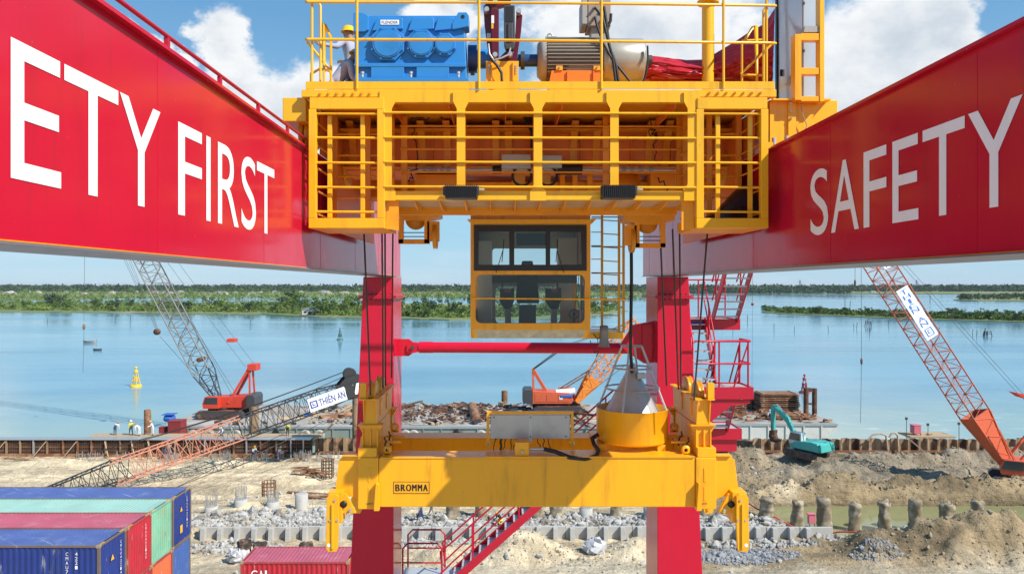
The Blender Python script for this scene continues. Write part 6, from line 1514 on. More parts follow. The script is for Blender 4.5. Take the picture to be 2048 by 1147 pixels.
text_on('lettering', 'THIÊN AN', o_ + nearside * 0.03 + u_ * 0.27 + v_ * 0.22, u_ * 0.70, v_ * 0.66, BPR, bn)
for q0, q1, r0, r1 in ((0.04, 0.23, 0.25, 0.33), (0.04, 0.23, 0.68, 0.76), (0.04, 0.07, 0.33, 0.68), (0.20, 0.23, 0.33, 0.68), (0.10, 0.17, 0.42, 0.48), (0.10, 0.12, 0.48, 0.62)):
    b = MB(); k_ = o_ + nearside * 0.03; b.add([k_ + u_ * q0 + v_ * r0, k_ + u_ * q1 + v_ * r0, k_ + u_ * q1 + v_ * r1, k_ + u_ * q0 + v_ * r1], [(0, 1, 2, 3)]); b.build('emblem', BPR, bn)
o2 = o_ + u_ * 1.02; b = MB(); b.add([o2, o2 + dB * 0.8, o2 + dB * 0.8 + v_, o2 + v_], [(0, 1, 2, 3)]); b.build('black_panel', BOOMK, bn)
tw = c0 + dB * 1.9 + uB * 1.9
for e, f_ in ((0.0, 0.0), (0.25, 0.15)):
    line(cbm, tw, P(178, 873 + 30 * f_, 70) if False else P(150, 915, 76) + Vector((0, 0, f_)), 0.04, sag=0.6)
line(cbm, tw - uB * 0.4, P(530, 822, 69), 0.04)
line(cbm, tw - uB * 3.5, P(350, 975, 60), 0.03, sag=0.4)
line(cbm, P(600, 850, 70), P(300, 1000, 62) , 0.03)

# orange crane on the barge between the legs
Yo = 98.0; lo_ = Vector((X(1115, Yo), Yo, DZ))
co = thing('crawler_crane', lo_, 'rusty orange crawler crane with lattice boom on the barge between the two gantry legs', 'crane', 'crawler cranes')
Mx, part = crawler_base(co, lo_, R(0), OORG, 1.15, DGREY)
A = P(1152, 803, Yo); B = P(1272, 640, Yo + 3)
bpt, *_ = lattice(co, 'boom', A, B, 1.6, 1.9, YORG, 16, ts=0.30, te=0.1, taper0=0.3, rc=0.09, rl=0.05, mats=lambda t_: YORG)
pl = [bpt(0, 1, -1), bpt(0.28, 1, -1), bpt(0.28, 1, 1), bpt(0, 1, 1)]
for s_ in (-1, 1):
    q = MB(); q.add([bpt(0, s_, -1), bpt(0.28, s_, -1), bpt(0.28, s_, 1), bpt(0, s_, 1)], [(0, 1, 2, 3)]); q.build('boom_base_plate', YORG, co).modifiers.new('s', 'SOLIDIFY').thickness = 0.05
q = MB(); q.add([bpt(0.74, 1, -1), bpt(0.80, 1, -1), bpt(0.80, 1, 1), bpt(0.74, 1, 1)], [(0, 1, 2, 3)]); q.build('splice_plate', YORG, co).modifiers.new('s', 'SOLIDIFY').thickness = 0.05
ap = P(1066, 738, Yo)
for yy in (-1, 1):
    o_ = Vector((0, yy, 0)); MB().beam(P(1067, 790, Yo) + o_, ap + o_ * 0.6, 0.25, 0.25).build('gantry_strut', OORG, co); MB().beam(P(1100, 795, Yo) + o_, ap + o_ * 0.6, 0.4, 0.4).build('gantry_strut', OORG, co)
    line(co, P(1102, 790, Yo) + o_, P(1182, 740, Yo) + o_, 0.09, m=RUST); line(co, ap + o_ * 0.5, P(1132, 690, Yo) + o_, 0.07, m=BOOMK); line(co, P(1130, 692, Yo) + o_, B, 0.04)
line(co, P(1148, 800, Yo), P(1200, 700, Yo), 0.03); line(co, P(1150, 806, Yo), P(1290, 700, Yo), 0.03)
q = MB(); q.tube(P(1112, 785, Yo - 1), P(1150, 782, Yo - 1), 0.45, 12); q.build('white_tank', WHITE, co)
MB().pbox(1120, 1145, 789, 795, Yo - 1.8, 1.5).build('blue_cover', mat('blue sheet', (0.03, 0.12, 0.45), 0.6, var=0.2), co, 0.1)

# orange-red crane on the shore at the frame edge
Yd = 65.5; ld_ = Vector((X(2052, Yd), Yd, gz(X(2052, Yd), Yd) - 0.1))
cd_ = thing('crawler_crane', ld_, 'orange red crawler crane with tall banner boom on the muddy shore', 'crane', 'crawler cranes')
Mx, part = crawler_base(cd_, ld_, R(150), OORG, 0.95)
A = P(2016, 932, Yd); B = P(1640, 345, Yd + 4)
bpt, bd, ba, bu = lattice(cd_, 'boom', A, B, 1.6, 1.9, OORG, 36, up=(-0.8, 0, 0.5), ts=0.16, taper0=0.35, rc=0.07, rl=0.035, mats=lambda t_: OORG if t_ < 0.17 or t_ > 0.66 else mat('faded boom red', (0.42, 0.13, 0.09), 0.6, var=0.2))
for s_ in (-1, 1):
    q = MB(); q.add([bpt(0.0, s_, -1), bpt(0.17, s_, -1), bpt(0.17, s_, 1), bpt(0.0, s_, 1)], [(0, 1, 2, 3)]); q.build('boom_base_plate', OORG, cd_).modifiers.new('s', 'SOLIDIFY').thickness = 0.05
    q = MB(); q.add([bpt(0.0, -1, s_), bpt(0.17, -1, s_), bpt(0.17, 1, s_), bpt(0.0, 1, s_)], [(0, 1, 2, 3)]); q.build('boom_base_plate', OORG, cd_).modifiers.new('s', 'SOLIDIFY').thickness = 0.05
nearD = ba if ba.y < 0 else -ba
sgn_n = 1 if ba.y < 0 else -1
# banner hung on the near side of the boom
c0 = bpt(0.585, sgn_n, 0) + nearD * 0.08; c1 = bpt(0.42, sgn_n, 0) + nearD * 0.08
sd = bu if bu.x > 0 else -bu
ww = 1.35; o_ = c1 - sd * (ww / 2); u_ = sd * ww; v_ = c0 - c1
b = MB(); b.add([o_, o_ + u_, o_ + u_ + v_, o_ + v_], [(0, 1, 2, 3)]); bn = b.build('banner', BNR, cd_); bn.modifiers.new('s', 'SOLIDIFY').thickness = 0.02
for i, ch in enumerate('THIÊN AN'):
    if ch == ' ': continue
    k0 = 0.97 - (i + 1) * 0.093
    text_on('letter', ch, o_ + nearD * 0.03 + u_ * (0.18 if ch != 'I' else 0.4) + v_ * (k0 + 0.004), u_ * (0.60 if ch != 'I' else 0.2), v_ * 0.084, BPR2, bn)
for q0, q1, r0, r1 in ((0.2, 0.8, 0.04, 0.055), (0.2, 0.8, 0.17, 0.185), (0.2, 0.27, 0.055, 0.17), (0.73, 0.8, 0.055, 0.17), (0.38, 0.62, 0.085, 0.098), (0.38, 0.44, 0.098, 0.14), (0.38, 0.62, 0.14, 0.152)):
    k_ = o_ + nearD * 0.03; b = MB(); b.add([k_ + u_ * q0 + v_ * r0, k_ + u_ * q1 + v_ * r0, k_ + u_ * q1 + v_ * r1, k_ + u_ * q0 + v_ * r1], [(0, 1, 2, 3)]); b.build('emblem', BPR2, bn)
c0 = bpt(0.70, sgn_n, 0) + nearD * 0.15; c1 = bpt(0.655, sgn_n, 0) + nearD * 0.15; o_ = c1 - sd * 0.45; u_ = sd * 0.9; v_ = c0 - c1
b = MB(); b.add([o_, o_ + u_, o_ + u_ + v_ * 1.6, o_ + v_ * 1.6], [(0, 1, 2, 3)]); bn = b.build('banner', BNR, cd_); bn.modifiers.new('s', 'SOLIDIFY').thickness = 0.02
text_on('letter', 'A', o_ + nearD * 0.03 + u_ * 0.25 + v_ * 0.55, u_ * 0.5, v_ * 0.4, BPR, bn); text_on('letter', 'N', o_ + nearD * 0.03 + u_ * 0.25 + v_ * 0.05, u_ * 0.5, v_ * 0.4, BPR, bn)
g_ = P(2062, 838, Yd)
blk = P(2042, 788, Yd)
for yy in (-0.35, 0.35):
    o_ = Vector((yy * 1.2, yy, 0)); line(cd_, B + o_, blk + o_, 0.016); line(cd_, blk + o_, g_ + o_ + Vector((1.5, 0, 0)), 0.016)
q = MB(); q.prism([(X(2024, Yd), Z(783, Yd)), (X(2040, Yd), Z(786, Yd)), (X(2062, Yd), Z(792, Yd)), (X(2062, Yd), Z(800, Yd)), (X(2038, Yd), Z(793, Yd))], 'y', Yd - 0.5, Yd + 0.5); q.build('bridle_block', ORED, cd_)
for yy in (-0.8, 0.8):
    MB().beam(P(2030, 915, Yd) + Vector((0, yy, 0)), g_ + Vector((1.5, yy, 0)), 0.2, 0.2).build('gantry_strut', OORG, cd_)
    MB().beam(P(2035, 950, Yd) + Vector((0, yy, 0)), P(1985, 855, Yd) + Vector((0, yy, 0)), 0.14, 0.14).build('boom_stop', OORG, cd_)
hx = P(1723, 722, Yd + 8); line(cd_, P(1722, 440, Yd + 8), hx, 0.02); MB().ball(hx, 0.2, 8, 6, (0.6, 0.6, 1.8)).build('hook_block', RUST2, cd_); line(cd_, hx, P(1721, 845, Yd + 8), 0.02, sag=0.15)
line(cd_, P(1711, 440, Yd + 8), P(1710, 560, Yd + 8), 0.02); MB().ball(P(1710, 565, Yd + 8), 0.18, 8, 6, (0.6, 0.6, 1.8)).build('hook_block', RUST2, cd_)
line(cd_, P(1506, 440, Yd + 10), P(1505, 606, Yd + 10), 0.015); MB().ball(P(1505, 608, Yd + 10), 0.16, 8, 6).build('hook_block', RUST, cd_); line(cd_, P(1505, 612, Yd + 10), P(1504, 790, Yd + 10), 0.012)

# ------------------------------------------------------------------ teal excavator
Yx = 73.0; lx = Vector((X(1612, Yx), Yx, 0.0)); lx.z = max(gz(lx.x + a, Yx + c) for a in (-1.4, 0, 1.4) for c in (-1.6, 0, 1.6)) - 0.12
ex = thing('excavator', lx, 'teal excavator with raised arm standing on the earth by the sheet piles', 'excavator')
TEAL = mat('excavator teal', (0.055, 0.40, 0.36), 0.45, var=0.12, dirt=(0.2, 0.3, 0.25), dirt_amt=0.4)
Mx = Matrix.Translation(lx) @ Matrix.Rotation(R(122), 4, 'Z') @ Matrix.Scale(0.84, 4)
def ep(name, m, fn, par=ex, bevel=0.0):
    b = MB(); b.T = Mx; fn(b); return b.build(name, m, par, bevel)
for s_ in (-1, 1):
    pr = []
    for cx_, a0 in ((1.7, -90), (-1.7, 90)):
        for i in range(9): t_ = R(a0 + 180 * i / 8); pr.append((cx_ + 0.42 * math.cos(t_), 0.43 + 0.42 * math.sin(t_)))
    tk = ep('track', DGREY, lambda b, s_=s_: b.prism(pr, 'y', s_ * 0.95, s_ * 1.55))
    for k in range(5): ep('roller', RUST2, lambda b, k=k, s_=s_: b.disc((-1.7 + 0.85 * k, s_ * 1.56 - (0.05 if s_ < 0 else 0), 0.4), 0.24, 'y', 0.05, 12), tk)
ep('undercarriage', DGREY, lambda b: b.box(-0.9, 0.9, -0.95, 0.95, 0.4, 0.95))
ep('house', TEAL, lambda b: b.prism([(-2.6, 1.0), (1.3, 1.0), (1.3, 1.45), (0.5, 1.9), (-1.5, 2.1), (-2.4, 2.0), (-2.65, 1.6)], 'y', -1.35, 1.35), bevel=0.08)
ep('counterweight', TEAL, lambda b: b.prism([(-2.95, 1.05), (-2.62, 1.05), (-2.62, 2.05), (-2.85, 1.95)], 'y', -1.3, 1.3), bevel=0.06)
cbx = ep('cab', mat('cab white', (0.55, 0.62, 0.6), 0.4), lambda b: b.prism([(-0.3, 1.46), (1.4, 1.46), (1.5, 2.0), (1.25, 2.9), (-0.3, 2.9)], 'y', 0.45, 1.33), bevel=0.05)
ep('cab_window', GLASSD, lambda b: b.prism([(-0.1, 1.95), (1.38, 1.95), (1.16, 2.78), (-0.1, 2.78)], 'y', 0.43, 1.35), cbx)
ep('boom', TEAL, lambda b: b.prism([(0.9, 1.5), (1.25, 1.35), (2.7, 3.6), (4.6, 5.1), (4.5, 5.45), (2.4, 4.25)], 'y', -0.3, 0.15), bevel=0.04)
ep('boom_cylinder', GALV, lambda b: b.tube((1.5, -0.45, 1.35), (2.5, -0.45, 3.5), 0.09, 10))
ep('stick', TEAL, lambda b: b.prism([(4.1, 5.5), (4.75, 5.45), (5.0, 5.0), (4.75, 2.3), (4.5, 2.3), (4.45, 4.9)], 'y', -0.27, 0.12), bevel=0.03)
ep('stick_cylinder', GALV, lambda b: b.tube((3.0, -0.08, 4.75), (4.2, -0.08, 5.6), 0.08, 10))
ep('bucket_link', RUST2, lambda b: b.tube((5.0, -0.08, 4.6), (4.95, -0.08, 2.3), 0.08, 8))
ep('bucket', RUST2, lambda b: b.prism([(4.45, 2.35), (4.9, 2.3), (5.0, 1.5), (4.7, 0.95), (4.1, 0.9), (3.8, 1.2), (4.35, 1.35), (4.5, 1.8)], 'y', -0.6, 0.45), bevel=0.02)

# ------------------------------------------------------------------ barges
def barge(label, x0, x1, y0, y1, deckz, hull_m, deck_m, rake, tyres):
    g = thing('barge', ((x0 + x1) / 2, (y0 + y1) / 2, WZ - 0.6), label, 'barge', 'work barges')
    MB().prism([(x0 + rake, WZ - 0.6), (x1 - rake, WZ - 0.6), (x1, deckz - 0.7), (x1, deckz - 0.03), (x0, deckz - 0.03), (x0, deckz - 0.7)], 'y', y0, y1).build('hull', hull_m, g)
    MB().box(x0 + 0.05, x1 - 0.05, y0 + 0.05, y1 - 0.05, deckz - 0.03, deckz).build('deck', deck_m, g)
    MB().box(x0, x1, y0 - 0.14, y0 - 0.005, deckz - 0.22, deckz + 0.05).build('rubbing_strake', GALV, g)
    n = int((x1 - x0) / 2.2)
    for i in range(n):
        x = x0 + 1 + i * 2.2; MB().box(x, x + 0.16, y0 - 0.13, y0 - 0.004, WZ + 0.1, deckz - 0.23).build('hull_rib', hull_m, g)
    for px in tyres:
        x = X(px, y0); b = MB(); b.ring((x, y0 - 0.32, deckz - 0.95), 0.46, 'y', 0.22, 20, 8); b.build('tyre_fender', BLACK if px % 2 else GREY, g)
    return g
DECK = mat('muddy steel deck', (0.33, 0.29, 0.24), 0.8, var=0.35, vscale=0.6, col2=(0.45, 0.44, 0.42), c2scale=0.25)
HULLG = mat('grey green hull', (0.22, 0.25, 0.22), 0.6, var=0.3, vscale=0.7, dirt=(0.25, 0.13, 0.07), dirt_amt=0.6)
HULLW = mat('chalky white hull', (0.56, 0.54, 0.50), 0.7, var=0.2, vscale=0.7, dirt=(0.35, 0.28, 0.2), dirt_amt=0.6)
barge('long grey barge with tyre fenders under the red and orange cranes', -41.5, 13.5, 88.2, 104.5, DZ, HULLG, DECK, 2.0, [388, 420, 474, 555, 612, 640, 812, 828, 915, 962])
barge('white-hulled barge stacked with steel plates beyond the excavator', 16.5, 41.6, 90.0, 105.0, DZ, HULLW, DECK, 3.2, [])
# steel mats stacked on the barge
rr = random.Random(12)
def stack(lab, x0, x1, y0, y1, z, n):
    s_ = thing('steel_mat_stack', ((x0 + x1) / 2, (y0 + y1) / 2, z), lab, 'steel plates', 'stacks of steel mats')
    for i in range(n):
        a, c = rr.uniform(-.12, .12), rr.uniform(-.1, .1); MB().box(x0 + a, x1 + a, y0 + c, y1 + c, z + i * 0.25, z + i * 0.25 + 0.14).build('steel_plate', RUST if i % 3 else RUST2, s_)
        MB().box(x0 + 0.3, x0 + 0.5, y0 + 0.1, y1 - 0.1, z + i * 0.25 + 0.142, z + i * 0.25 + 0.248).build('spacer', WOOD, s_); MB().box(x1 - 0.5, x1 - 0.3, y0 + 0.1, y1 - 0.1, z + i * 0.25 + 0.142, z + i * 0.25 + 0.248).build('spacer', WOOD, s_)
def XD(px, Y): return X(px, Y)
stack('tall stack of rusty steel mats on the white barge', XD(1517, 98), XD(1594, 98), 97, 100, DZ, 11)
stack('lower dark stack of steel mats beside the red stairs', XD(1492, 101), XD(1513, 101), 100, 103, DZ, 7)
stack('stack of steel mats half hidden behind the red stair treads', XD(1440, 97), XD(1488, 97), 96, 99, DZ, 8)
stack('low flat pile of steel plates in front of the tall mat stack', XD(1530, 93.5), XD(1600, 93.5), 92.5, 94.5, DZ, 3)
def pilepipe(px, y0_, y1_, Y, r, lab, m=RUST, tilt=0):
    b = MB(); a = P(px, y1_, Y); c = P(px + tilt, y0_, Y); b.tube(a, c, r, 18); b.tube(c, c + (c - a).normalized() * 0.02, r * 0.86, 18)
    simple('steel_pile', b, m, lab, 'steel pile', 'steel tube piles')
pilepipe(295, 819, 873, 80.0, 0.36, 'rusty upright tube pile standing behind the formwork near the yellow buoy')
pilepipe(508, 812, 880, 80.5, 0.50, 'rusty tube pile behind the lowered lattice boom', TAN)
pilepipe(712, 790, 905, 79.4, 0.40, 'tall pale rusty tube pile against the sand-side gantry leg', TAN)
pilepipe(1009, 781, 830, 106.0, 0.44, 'short rusty tube pile on the far barge edge beside the grey electrical box')
def lying(pa, pb_, Y0, Y1, r, lab, m=RUST):
    b = MB(); b.tube(P(pa[0], pa[1], Y0), P(pb_[0], pb_[1], Y1), r, 18); a = P(pa[0], pa[1], Y0); c = P(pb_[0], pb_[1], Y1); b.tube(a, a + (a - c).normalized() * 0.02, r * 0.85, 18)
    simple('lying_tube', b, m, lab, 'steel tube', 'steel tubes lying on the barges')
lying((953, 841), (944, 812), 90.5, 97, 0.62, 'large rusty tube lying end-on among the barge scrap')
lying((640, 838), (700, 830), 92, 95, 0.5, 'rusty orange tube lying on the barge behind the THIÊN AN banner')
lying((556, 838), (650, 838), 93, 95, 0.35, 'long ochre tube lying on the barge deck left of the banner', WOOD)
lying((1090, 866), (1150, 866), 90, 90.6, 0.2, 'thin rusty tube on the barge below the orange crane')
# scrap steel on the decks
q = MB(); rr = random.Random(33)
for k in range(460):
    x = rr.uniform(-22, 11); y = rr.uniform(89.5, 103.5); a = rr.gauss(0, 0.9); L = rr.choice((rr.uniform(0.2, 0.9), rr.uniform(0.2, 0.9), rr.uniform(0.8, 3.4)))
    z = DZ + rr.uniform(0.06, 0.5) ; q.beam((x, y, z), (x + math.cos(a) * L, y + math.sin(a) * L, DZ + rr.uniform(0.06, 0.5)), rr.uniform(0.06, 0.26), rr.uniform(0.04, 0.3))
o = q.build('scrap_debris', RUST2); o['kind'] = 'stuff'; o['label'] = 'rusty scrap steel littered over the long barge deck'
for nm_, mm_, cnt, seed_ in (('dark_gear_debris', BOOMK, 120, 5), ('grey_gear_debris', GREY, 110, 6), ('blue_gear_debris', mat('blue sheet', (0, 0, 0)), 16, 7), ('timber_debris', WOOD, 120, 8)):
    r2 = random.Random(seed_); q = MB()
    for k in range(cnt):
        x = r2.uniform(-38, 11); y = r2.uniform(88.8, 103.5); s_ = r2.uniform(0.15, 0.5); a = r2.uniform(0, 3.1); L = r2.uniform(0.3, 1.4) * (2 if mm_ is WOOD else 1)
        if x < -26 and y > 90: continue
        q.beam((x, y, DZ + s_ * 0.5), (x + math.cos(a) * L, y + math.sin(a) * L, DZ + s_ * r2.uniform(0.4, 0.8)), s_, s_ * r2.uniform(0.4, 1.2))
    o = q.build(nm_, mm_); o['kind'] = 'stuff'; o['label'] = {'d': 'dark tools and gear', 'g': 'grey machine parts', 'b': 'bits of blue sheeting', 't': 'loose timber'}[nm_[0]] + ' scattered over the long barge deck'
q = MB()
for k in range(150):
    x = rr.uniform(-24, 11); y = rr.uniform(89, 100); a = rr.uniform(0, 3.1); L = rr.uniform(0.4, 2.0)
    q.beam((x, y, DZ + rr.uniform(.05, .5)), (x + math.cos(a) * L, y + math.sin(a) * L, DZ + rr.uniform(.05, .5)), rr.uniform(0.05, 0.25), 0.06)
for k in range(30):
    q.ring((rr.uniform(-24, 10), rr.uniform(89, 92), DZ + 0.08), rr.uniform(0.4, 0.8), 'z', 0.05, 14, 5)
o = q.build('cable_debris', CONC); o['kind'] = 'stuff'; o['label'] = 'pale cables and offcuts among the barge scrap'
q = MB()
for k in range(6):
    q = MB(); q.beam(P(806, 812 + k * 2.2, 103 - k * 0.3), P(925 + k * 6, 822 + k * 2, 103 - k * 0.3), 0.5, 0.35)
    simple('steel_beam', q, RUST if k % 2 else RUST2, ['rearmost', 'second rearmost', 'third', 'fourth', 'fifth', 'front'][k] + ' of the long rusty beams lying along the barge edge beside the shaded leg', 'steel beam', 'beams on the barge')
q = MB()
for k in range(60):
    x = rr.uniform(X(1440, 91), X(1655, 91)); y = rr.uniform(90.5, 97); a = rr.uniform(0, 3.1); L = rr.uniform(0.4, 1.8)
    q.beam((x, y, DZ + rr.uniform(.05, .6)), (x + math.cos(a) * L, y + math.sin(a) * L * .5, DZ + rr.uniform(.05, .6)), rr.uniform(0.1, 0.5), 0.2)
o = q.build('deck_debris', RUST); o['kind'] = 'stuff'; o['label'] = 'rusty gear littered over the white barge deck'
# dolphin frame on the white barge
df = thing('mooring_frame', P(1620, 830, 96), 'dark rusty mooring post frame at the end of the white barge', 'mooring frame')
for px in (1612, 1629): MB().tube(P(px, 832, 96), P(px, 776, 96), 0.32, 12).build('post', RUST2, df)
MB().beam(P(1608, 778, 96), P(1632, 780, 96), 0.4, 0.5).build('cross_beam', RUST2, df); MB().beam(P(1612, 806, 96), P(1629, 808, 96), 0.25, 0.25).build('cross_beam', RUST2, df)
# boxes
BX = [((335, 362, 843, 872), 86.0, 'dark red steel box standing on the barge end near the red crane', mat('box red', (0.25, 0.03, 0.03), 0.6, var=0.2)), ((317, 330, 855, 868), 86.5, 'small red crate beside the dark red steel box', mat('box red', (0, 0, 0))),
      ((323, 345, 830, 845), 90, 'blue tarpaulin-covered bundle on the barge end', mat('blue sheet', (0, 0, 0))), ((1828, 1843, 851, 867), 79.5, 'pink electrical box on a stand above the sheet pile wall', mat('box pink', (0.62, 0.16, 0.20), 0.5)),
      ((1236, 1280, 800, 815), 92, 'yellow machine on the barge seen behind the grey cone', mat('dull yellow', (0.6, 0.42, 0.04), 0.5, var=0.15)), ((1858, 1866, 868, 877), 79.5, 'pale wooden crate beside the pink electrical box', WOOD)]
for (a, c, e, f_), Y_, lab, m_ in BX:
    bx_ = thing('equipment_box', P((a + c) / 2, f_, Y_), lab, 'box')
    d_ = (c - a) / F * Y_; MB().pbox(a, c, e, f_, Y_, d_).build('box_body', m_, bx_, 0.06 if 'blue' not in lab else 0.5)
    MB().pbox(a - 0.5, c + 0.5, e - 1.2, e - 0.2, Y_ - 0.03, d_ + 0.06).build('lid', m_, bx_)
    if 'pink' in lab:
        for px in (a + 1, c - 1): MB().pbox(px - 0.6, px + 0.6, f_, f_ + 10, Y_ + 0.1, 0.1).build('stand_leg', DGREY, bx_)
pk = thing('equipment_box', P(1624, 1060, 52.2), 'pink electrical box on thin legs at the pool end of the concrete wall', 'box')
MB().pbox(1618, 1631, 1029, 1047, 52.2, 0.3).build('box_body', mat('box pink', (0, 0, 0)), pk, 0.02); MB().pbox(1616.5, 1632.5, 1027, 1028.8, 52.15, 0.4).build('lid', mat('box pink', (0, 0, 0)), pk)
for px in (1619, 1629): MB().pbox(px, px + 1, 1047, 1062, 52.3, 0.04).build('stand_leg', DGREY, pk)
# timber raft / platform over the wall on the right, marker poles, planks
q = MB(); q.box(X(1815, 79.6), X(1905, 79.6), 79.0, 81.5, 1.35, 1.55); simple('timber_platform', q, WOOD, 'low timber platform with a pink box above the sheet pile wall', 'platform')
for px, top_, lab in ((1813, 838, 'thin marker pole with small flag left of the pink box'), (1856, 850, 'thin dark marker pole between pink box and crate'), (1918, 848, 'thin marker pole right of the wooden crate')):
    mk = thing('marker_pole', P(px, 880, 79.8), lab, 'pole'); MB().tube(P(px, 880, 79.8), P(px, top_, 79.8), 0.035, 6).build('pole', DGREY, mk); MB().pbox(px - 2, px + 2.5, top_ - 4, top_ + 1, 79.8, 0.1).build('lamp', DGREY, mk)
for i, (a, c, Y_, w_, lab) in enumerate((((1812, 872), (1860, 912), 76.5, 0.35, 'pale plank leaning down from the sheet pile wall to the mud'), ((1425, 875), (1505, 880), 77.0, 0.3, 'plank lying across the wall top beside the red stairs'), ((1405, 895), (1470, 925), 74, 0.25, 'long plank sloping to the mud beside the red stairs'),
                                          ((628, 880), (668, 845), 80, 0.5, 'wide timber board leaning near the pale tube pile'), ((575, 983), (660, 988), 63, 0.3, 'rusty beam lying on the sand beside the yellow flipper'), ((600, 992), (662, 992), 61.5, 0.4, 'second rusty beam on the sand below the first'))):
    q = MB(); q.beam(P(a[0], a[1], Y_), P(c[0], c[1], Y_ - 0.6), w_, 0.12); simple('plank', q, WOOD if i < 4 else RUST, lab, 'plank', 'loose planks')
for i, (pts, lab) in enumerate((([(1735, 880), (1745, 869), (1760, 866), (1772, 870), (1776, 905)], 'bent rusty pipe arching over the sheet piles'), ([(1778, 874), (1783, 866), (1790, 865), (1795, 870), (1797, 905)], 'second bent pipe arching over the sheet piles'))):
    q = MB(); q.pipe([P(a, c, 77.4) for a, c in pts], 0.09, 8); simple('bent_pipe', q, WOOD, lab, 'pipe')
# piles of planks and reinforcement cage on the sand
q = MB(); rr = random.Random(21)
for k in range(26):
    p_ = P(rr.uniform(578, 622), rr.uniform(948, 964), 66); a = rr.uniform(-.5, .5); z = gz(p_.x, 66.5) + rr.uniform(.05, .5); q.beam((p_.x, 66.5 + rr.uniform(-.6, .6), z), (p_.x + math.cos(a) * 1.6, 66.5 + math.sin(a) * 1.2, z + rr.uniform(-.1, .1)), 0.12, 0.06)
simple('board_heap', q, RUST, 'small heap of reddish boards dumped on the sand', 'boards')
for px, Y_, lab in ((655, 68, 'dark reinforcement cage standing on the sand next to the yellow bracket'), (538, 60, 'rusty reinforcement cage with cloth standing near the rubble')):
    p_ = G(px, 570 + F * 18 / Y_); cg = thing('reinforcement_cage', (p_.x, Y_, gz(p_.x, Y_)), lab, 'rebar cage', 'rebar cages'); z = gz(p_.x, Y_)
    for j in range(12):
        t_ = j * math.pi / 6; MB().tube((p_.x + 0.55 * math.cos(t_), Y_ + 0.55 * math.sin(t_), z), (p_.x + 0.55 * math.cos(t_), Y_ + 0.55 * math.sin(t_), z + 1.7), 0.045, 6).build('bar', RUST2 if px > 600 else RUST, cg)
    for k in range(6):
        b = MB(); b.ring((p_.x, Y_, z + 0.15 + 0.3 * k), 0.57, 'z', 0.03, 16, 5); b.build('hoop', RUST2, cg)
# charred drums and frames by the rubble, near the red container
q = MB()
for i, (px, py, lab) in enumerate(((489, 1098, 'blackened drum standing left of the scrap near the red container'), (520, 1090, 'burnt dark box standing among scrap behind the red container'), (612, 1088, 'dark charred heap on a metal frame behind the red container'))):
    Y_ = 47.5; p_ = P(px, py, Y_); z = gz(p_.x, Y_); b = MB(); rr = random.Random(i)
    b.lathe([(0, 0), (0.42 + .1 * (i == 2), 0), (0.44, 0.4), (0.4, 0.8), (0.45, 0.9), (0.42, 1.1 + 0.2 * (i == 0)), (0.2, 1.15), (0, 1.1)], 12, (p_.x, Y_, z - 0.02), 'z', False); b.v = [(a + rr.uniform(-.08, .08), c + rr.uniform(-.08, .08), d + rr.uniform(-.06, .06)) for a, c, d in b.v]
    simple('charred_drum', b, mat('charred', (0.045, 0.035, 0.03), 0.8, var=0.5, col2=(0.16, 0.10, 0.07), c2scale=3), lab, 'drum', 'charred scrap')
q = MB(); rr = random.Random(77)
for k in range(70):
    p_ = P(rr.uniform(540, 600), 1090, 47.3); z = gz(p_.x, 47.3); a = rr.uniform(0, 3.1); q.beam((p_.x, 47.3 + rr.uniform(-.8, .8), z + rr.uniform(0, .6)), (p_.x + math.cos(a) * .7, 47.3 + math.sin(a) * .5, z + rr.uniform(0, .6)), 0.12, 0.06)
o = q.build('scorched_debris', RUST2); o['kind'] = 'stuff'; o['label'] = 'scorched scrap metal behind the short red container'
for i, (px, py, r_, lab) in enumerate(((477, 1112, 0.72, 'crumpled white sheet bundle on the earth beside the red container'), (1190, 1095, 0.75, 'full white sack lying on the sand in front of the concrete wall'))):
    Y_ = YG(py + 12); p_ = P(px, py, Y_); z = gz(p_.x, Y_); b = MB(); b.ball((p_.x, Y_, z + r_ * 0.55), r_, 16, 10, (1, 0.8, 0.75)); rr = random.Random(i + 5); b.v = [(a + rr.uniform(-.14, .14), c + rr.uniform(-.14, .14), d + rr.uniform(-.12, .12)) for a, c, d in b.v]; b.sm = [False] * len(b.sm)
    simple('white_sack', b, mat('white sack', (0.5, 0.5, 0.52), 0.6, var=0.45, vscale=3.5, bump=0.6, bscale=5), lab, 'sack', 'white sacks')
# red hose over the rubble
q = MB(); pts = [(1490, 1022), (1500, 1032), (1515, 1042), (1530, 1049), (1560, 1053), (1600, 1056), (1640, 1064), (1680, 1070), (1720, 1076), (1760, 1083)]
q.pipe([(lambda p_: Vector((p_.x, p_.y, max(gz(p_.x, p_.y), POOL_Z) + 0.45)))(G(a, c)) for a, c in pts], 0.06, 6); simple('red_hose', q, mat('hose red', (0.55, 0.06, 0.04), 0.5), 'thin red hose snaking over rubble and pool edge', 'hose')

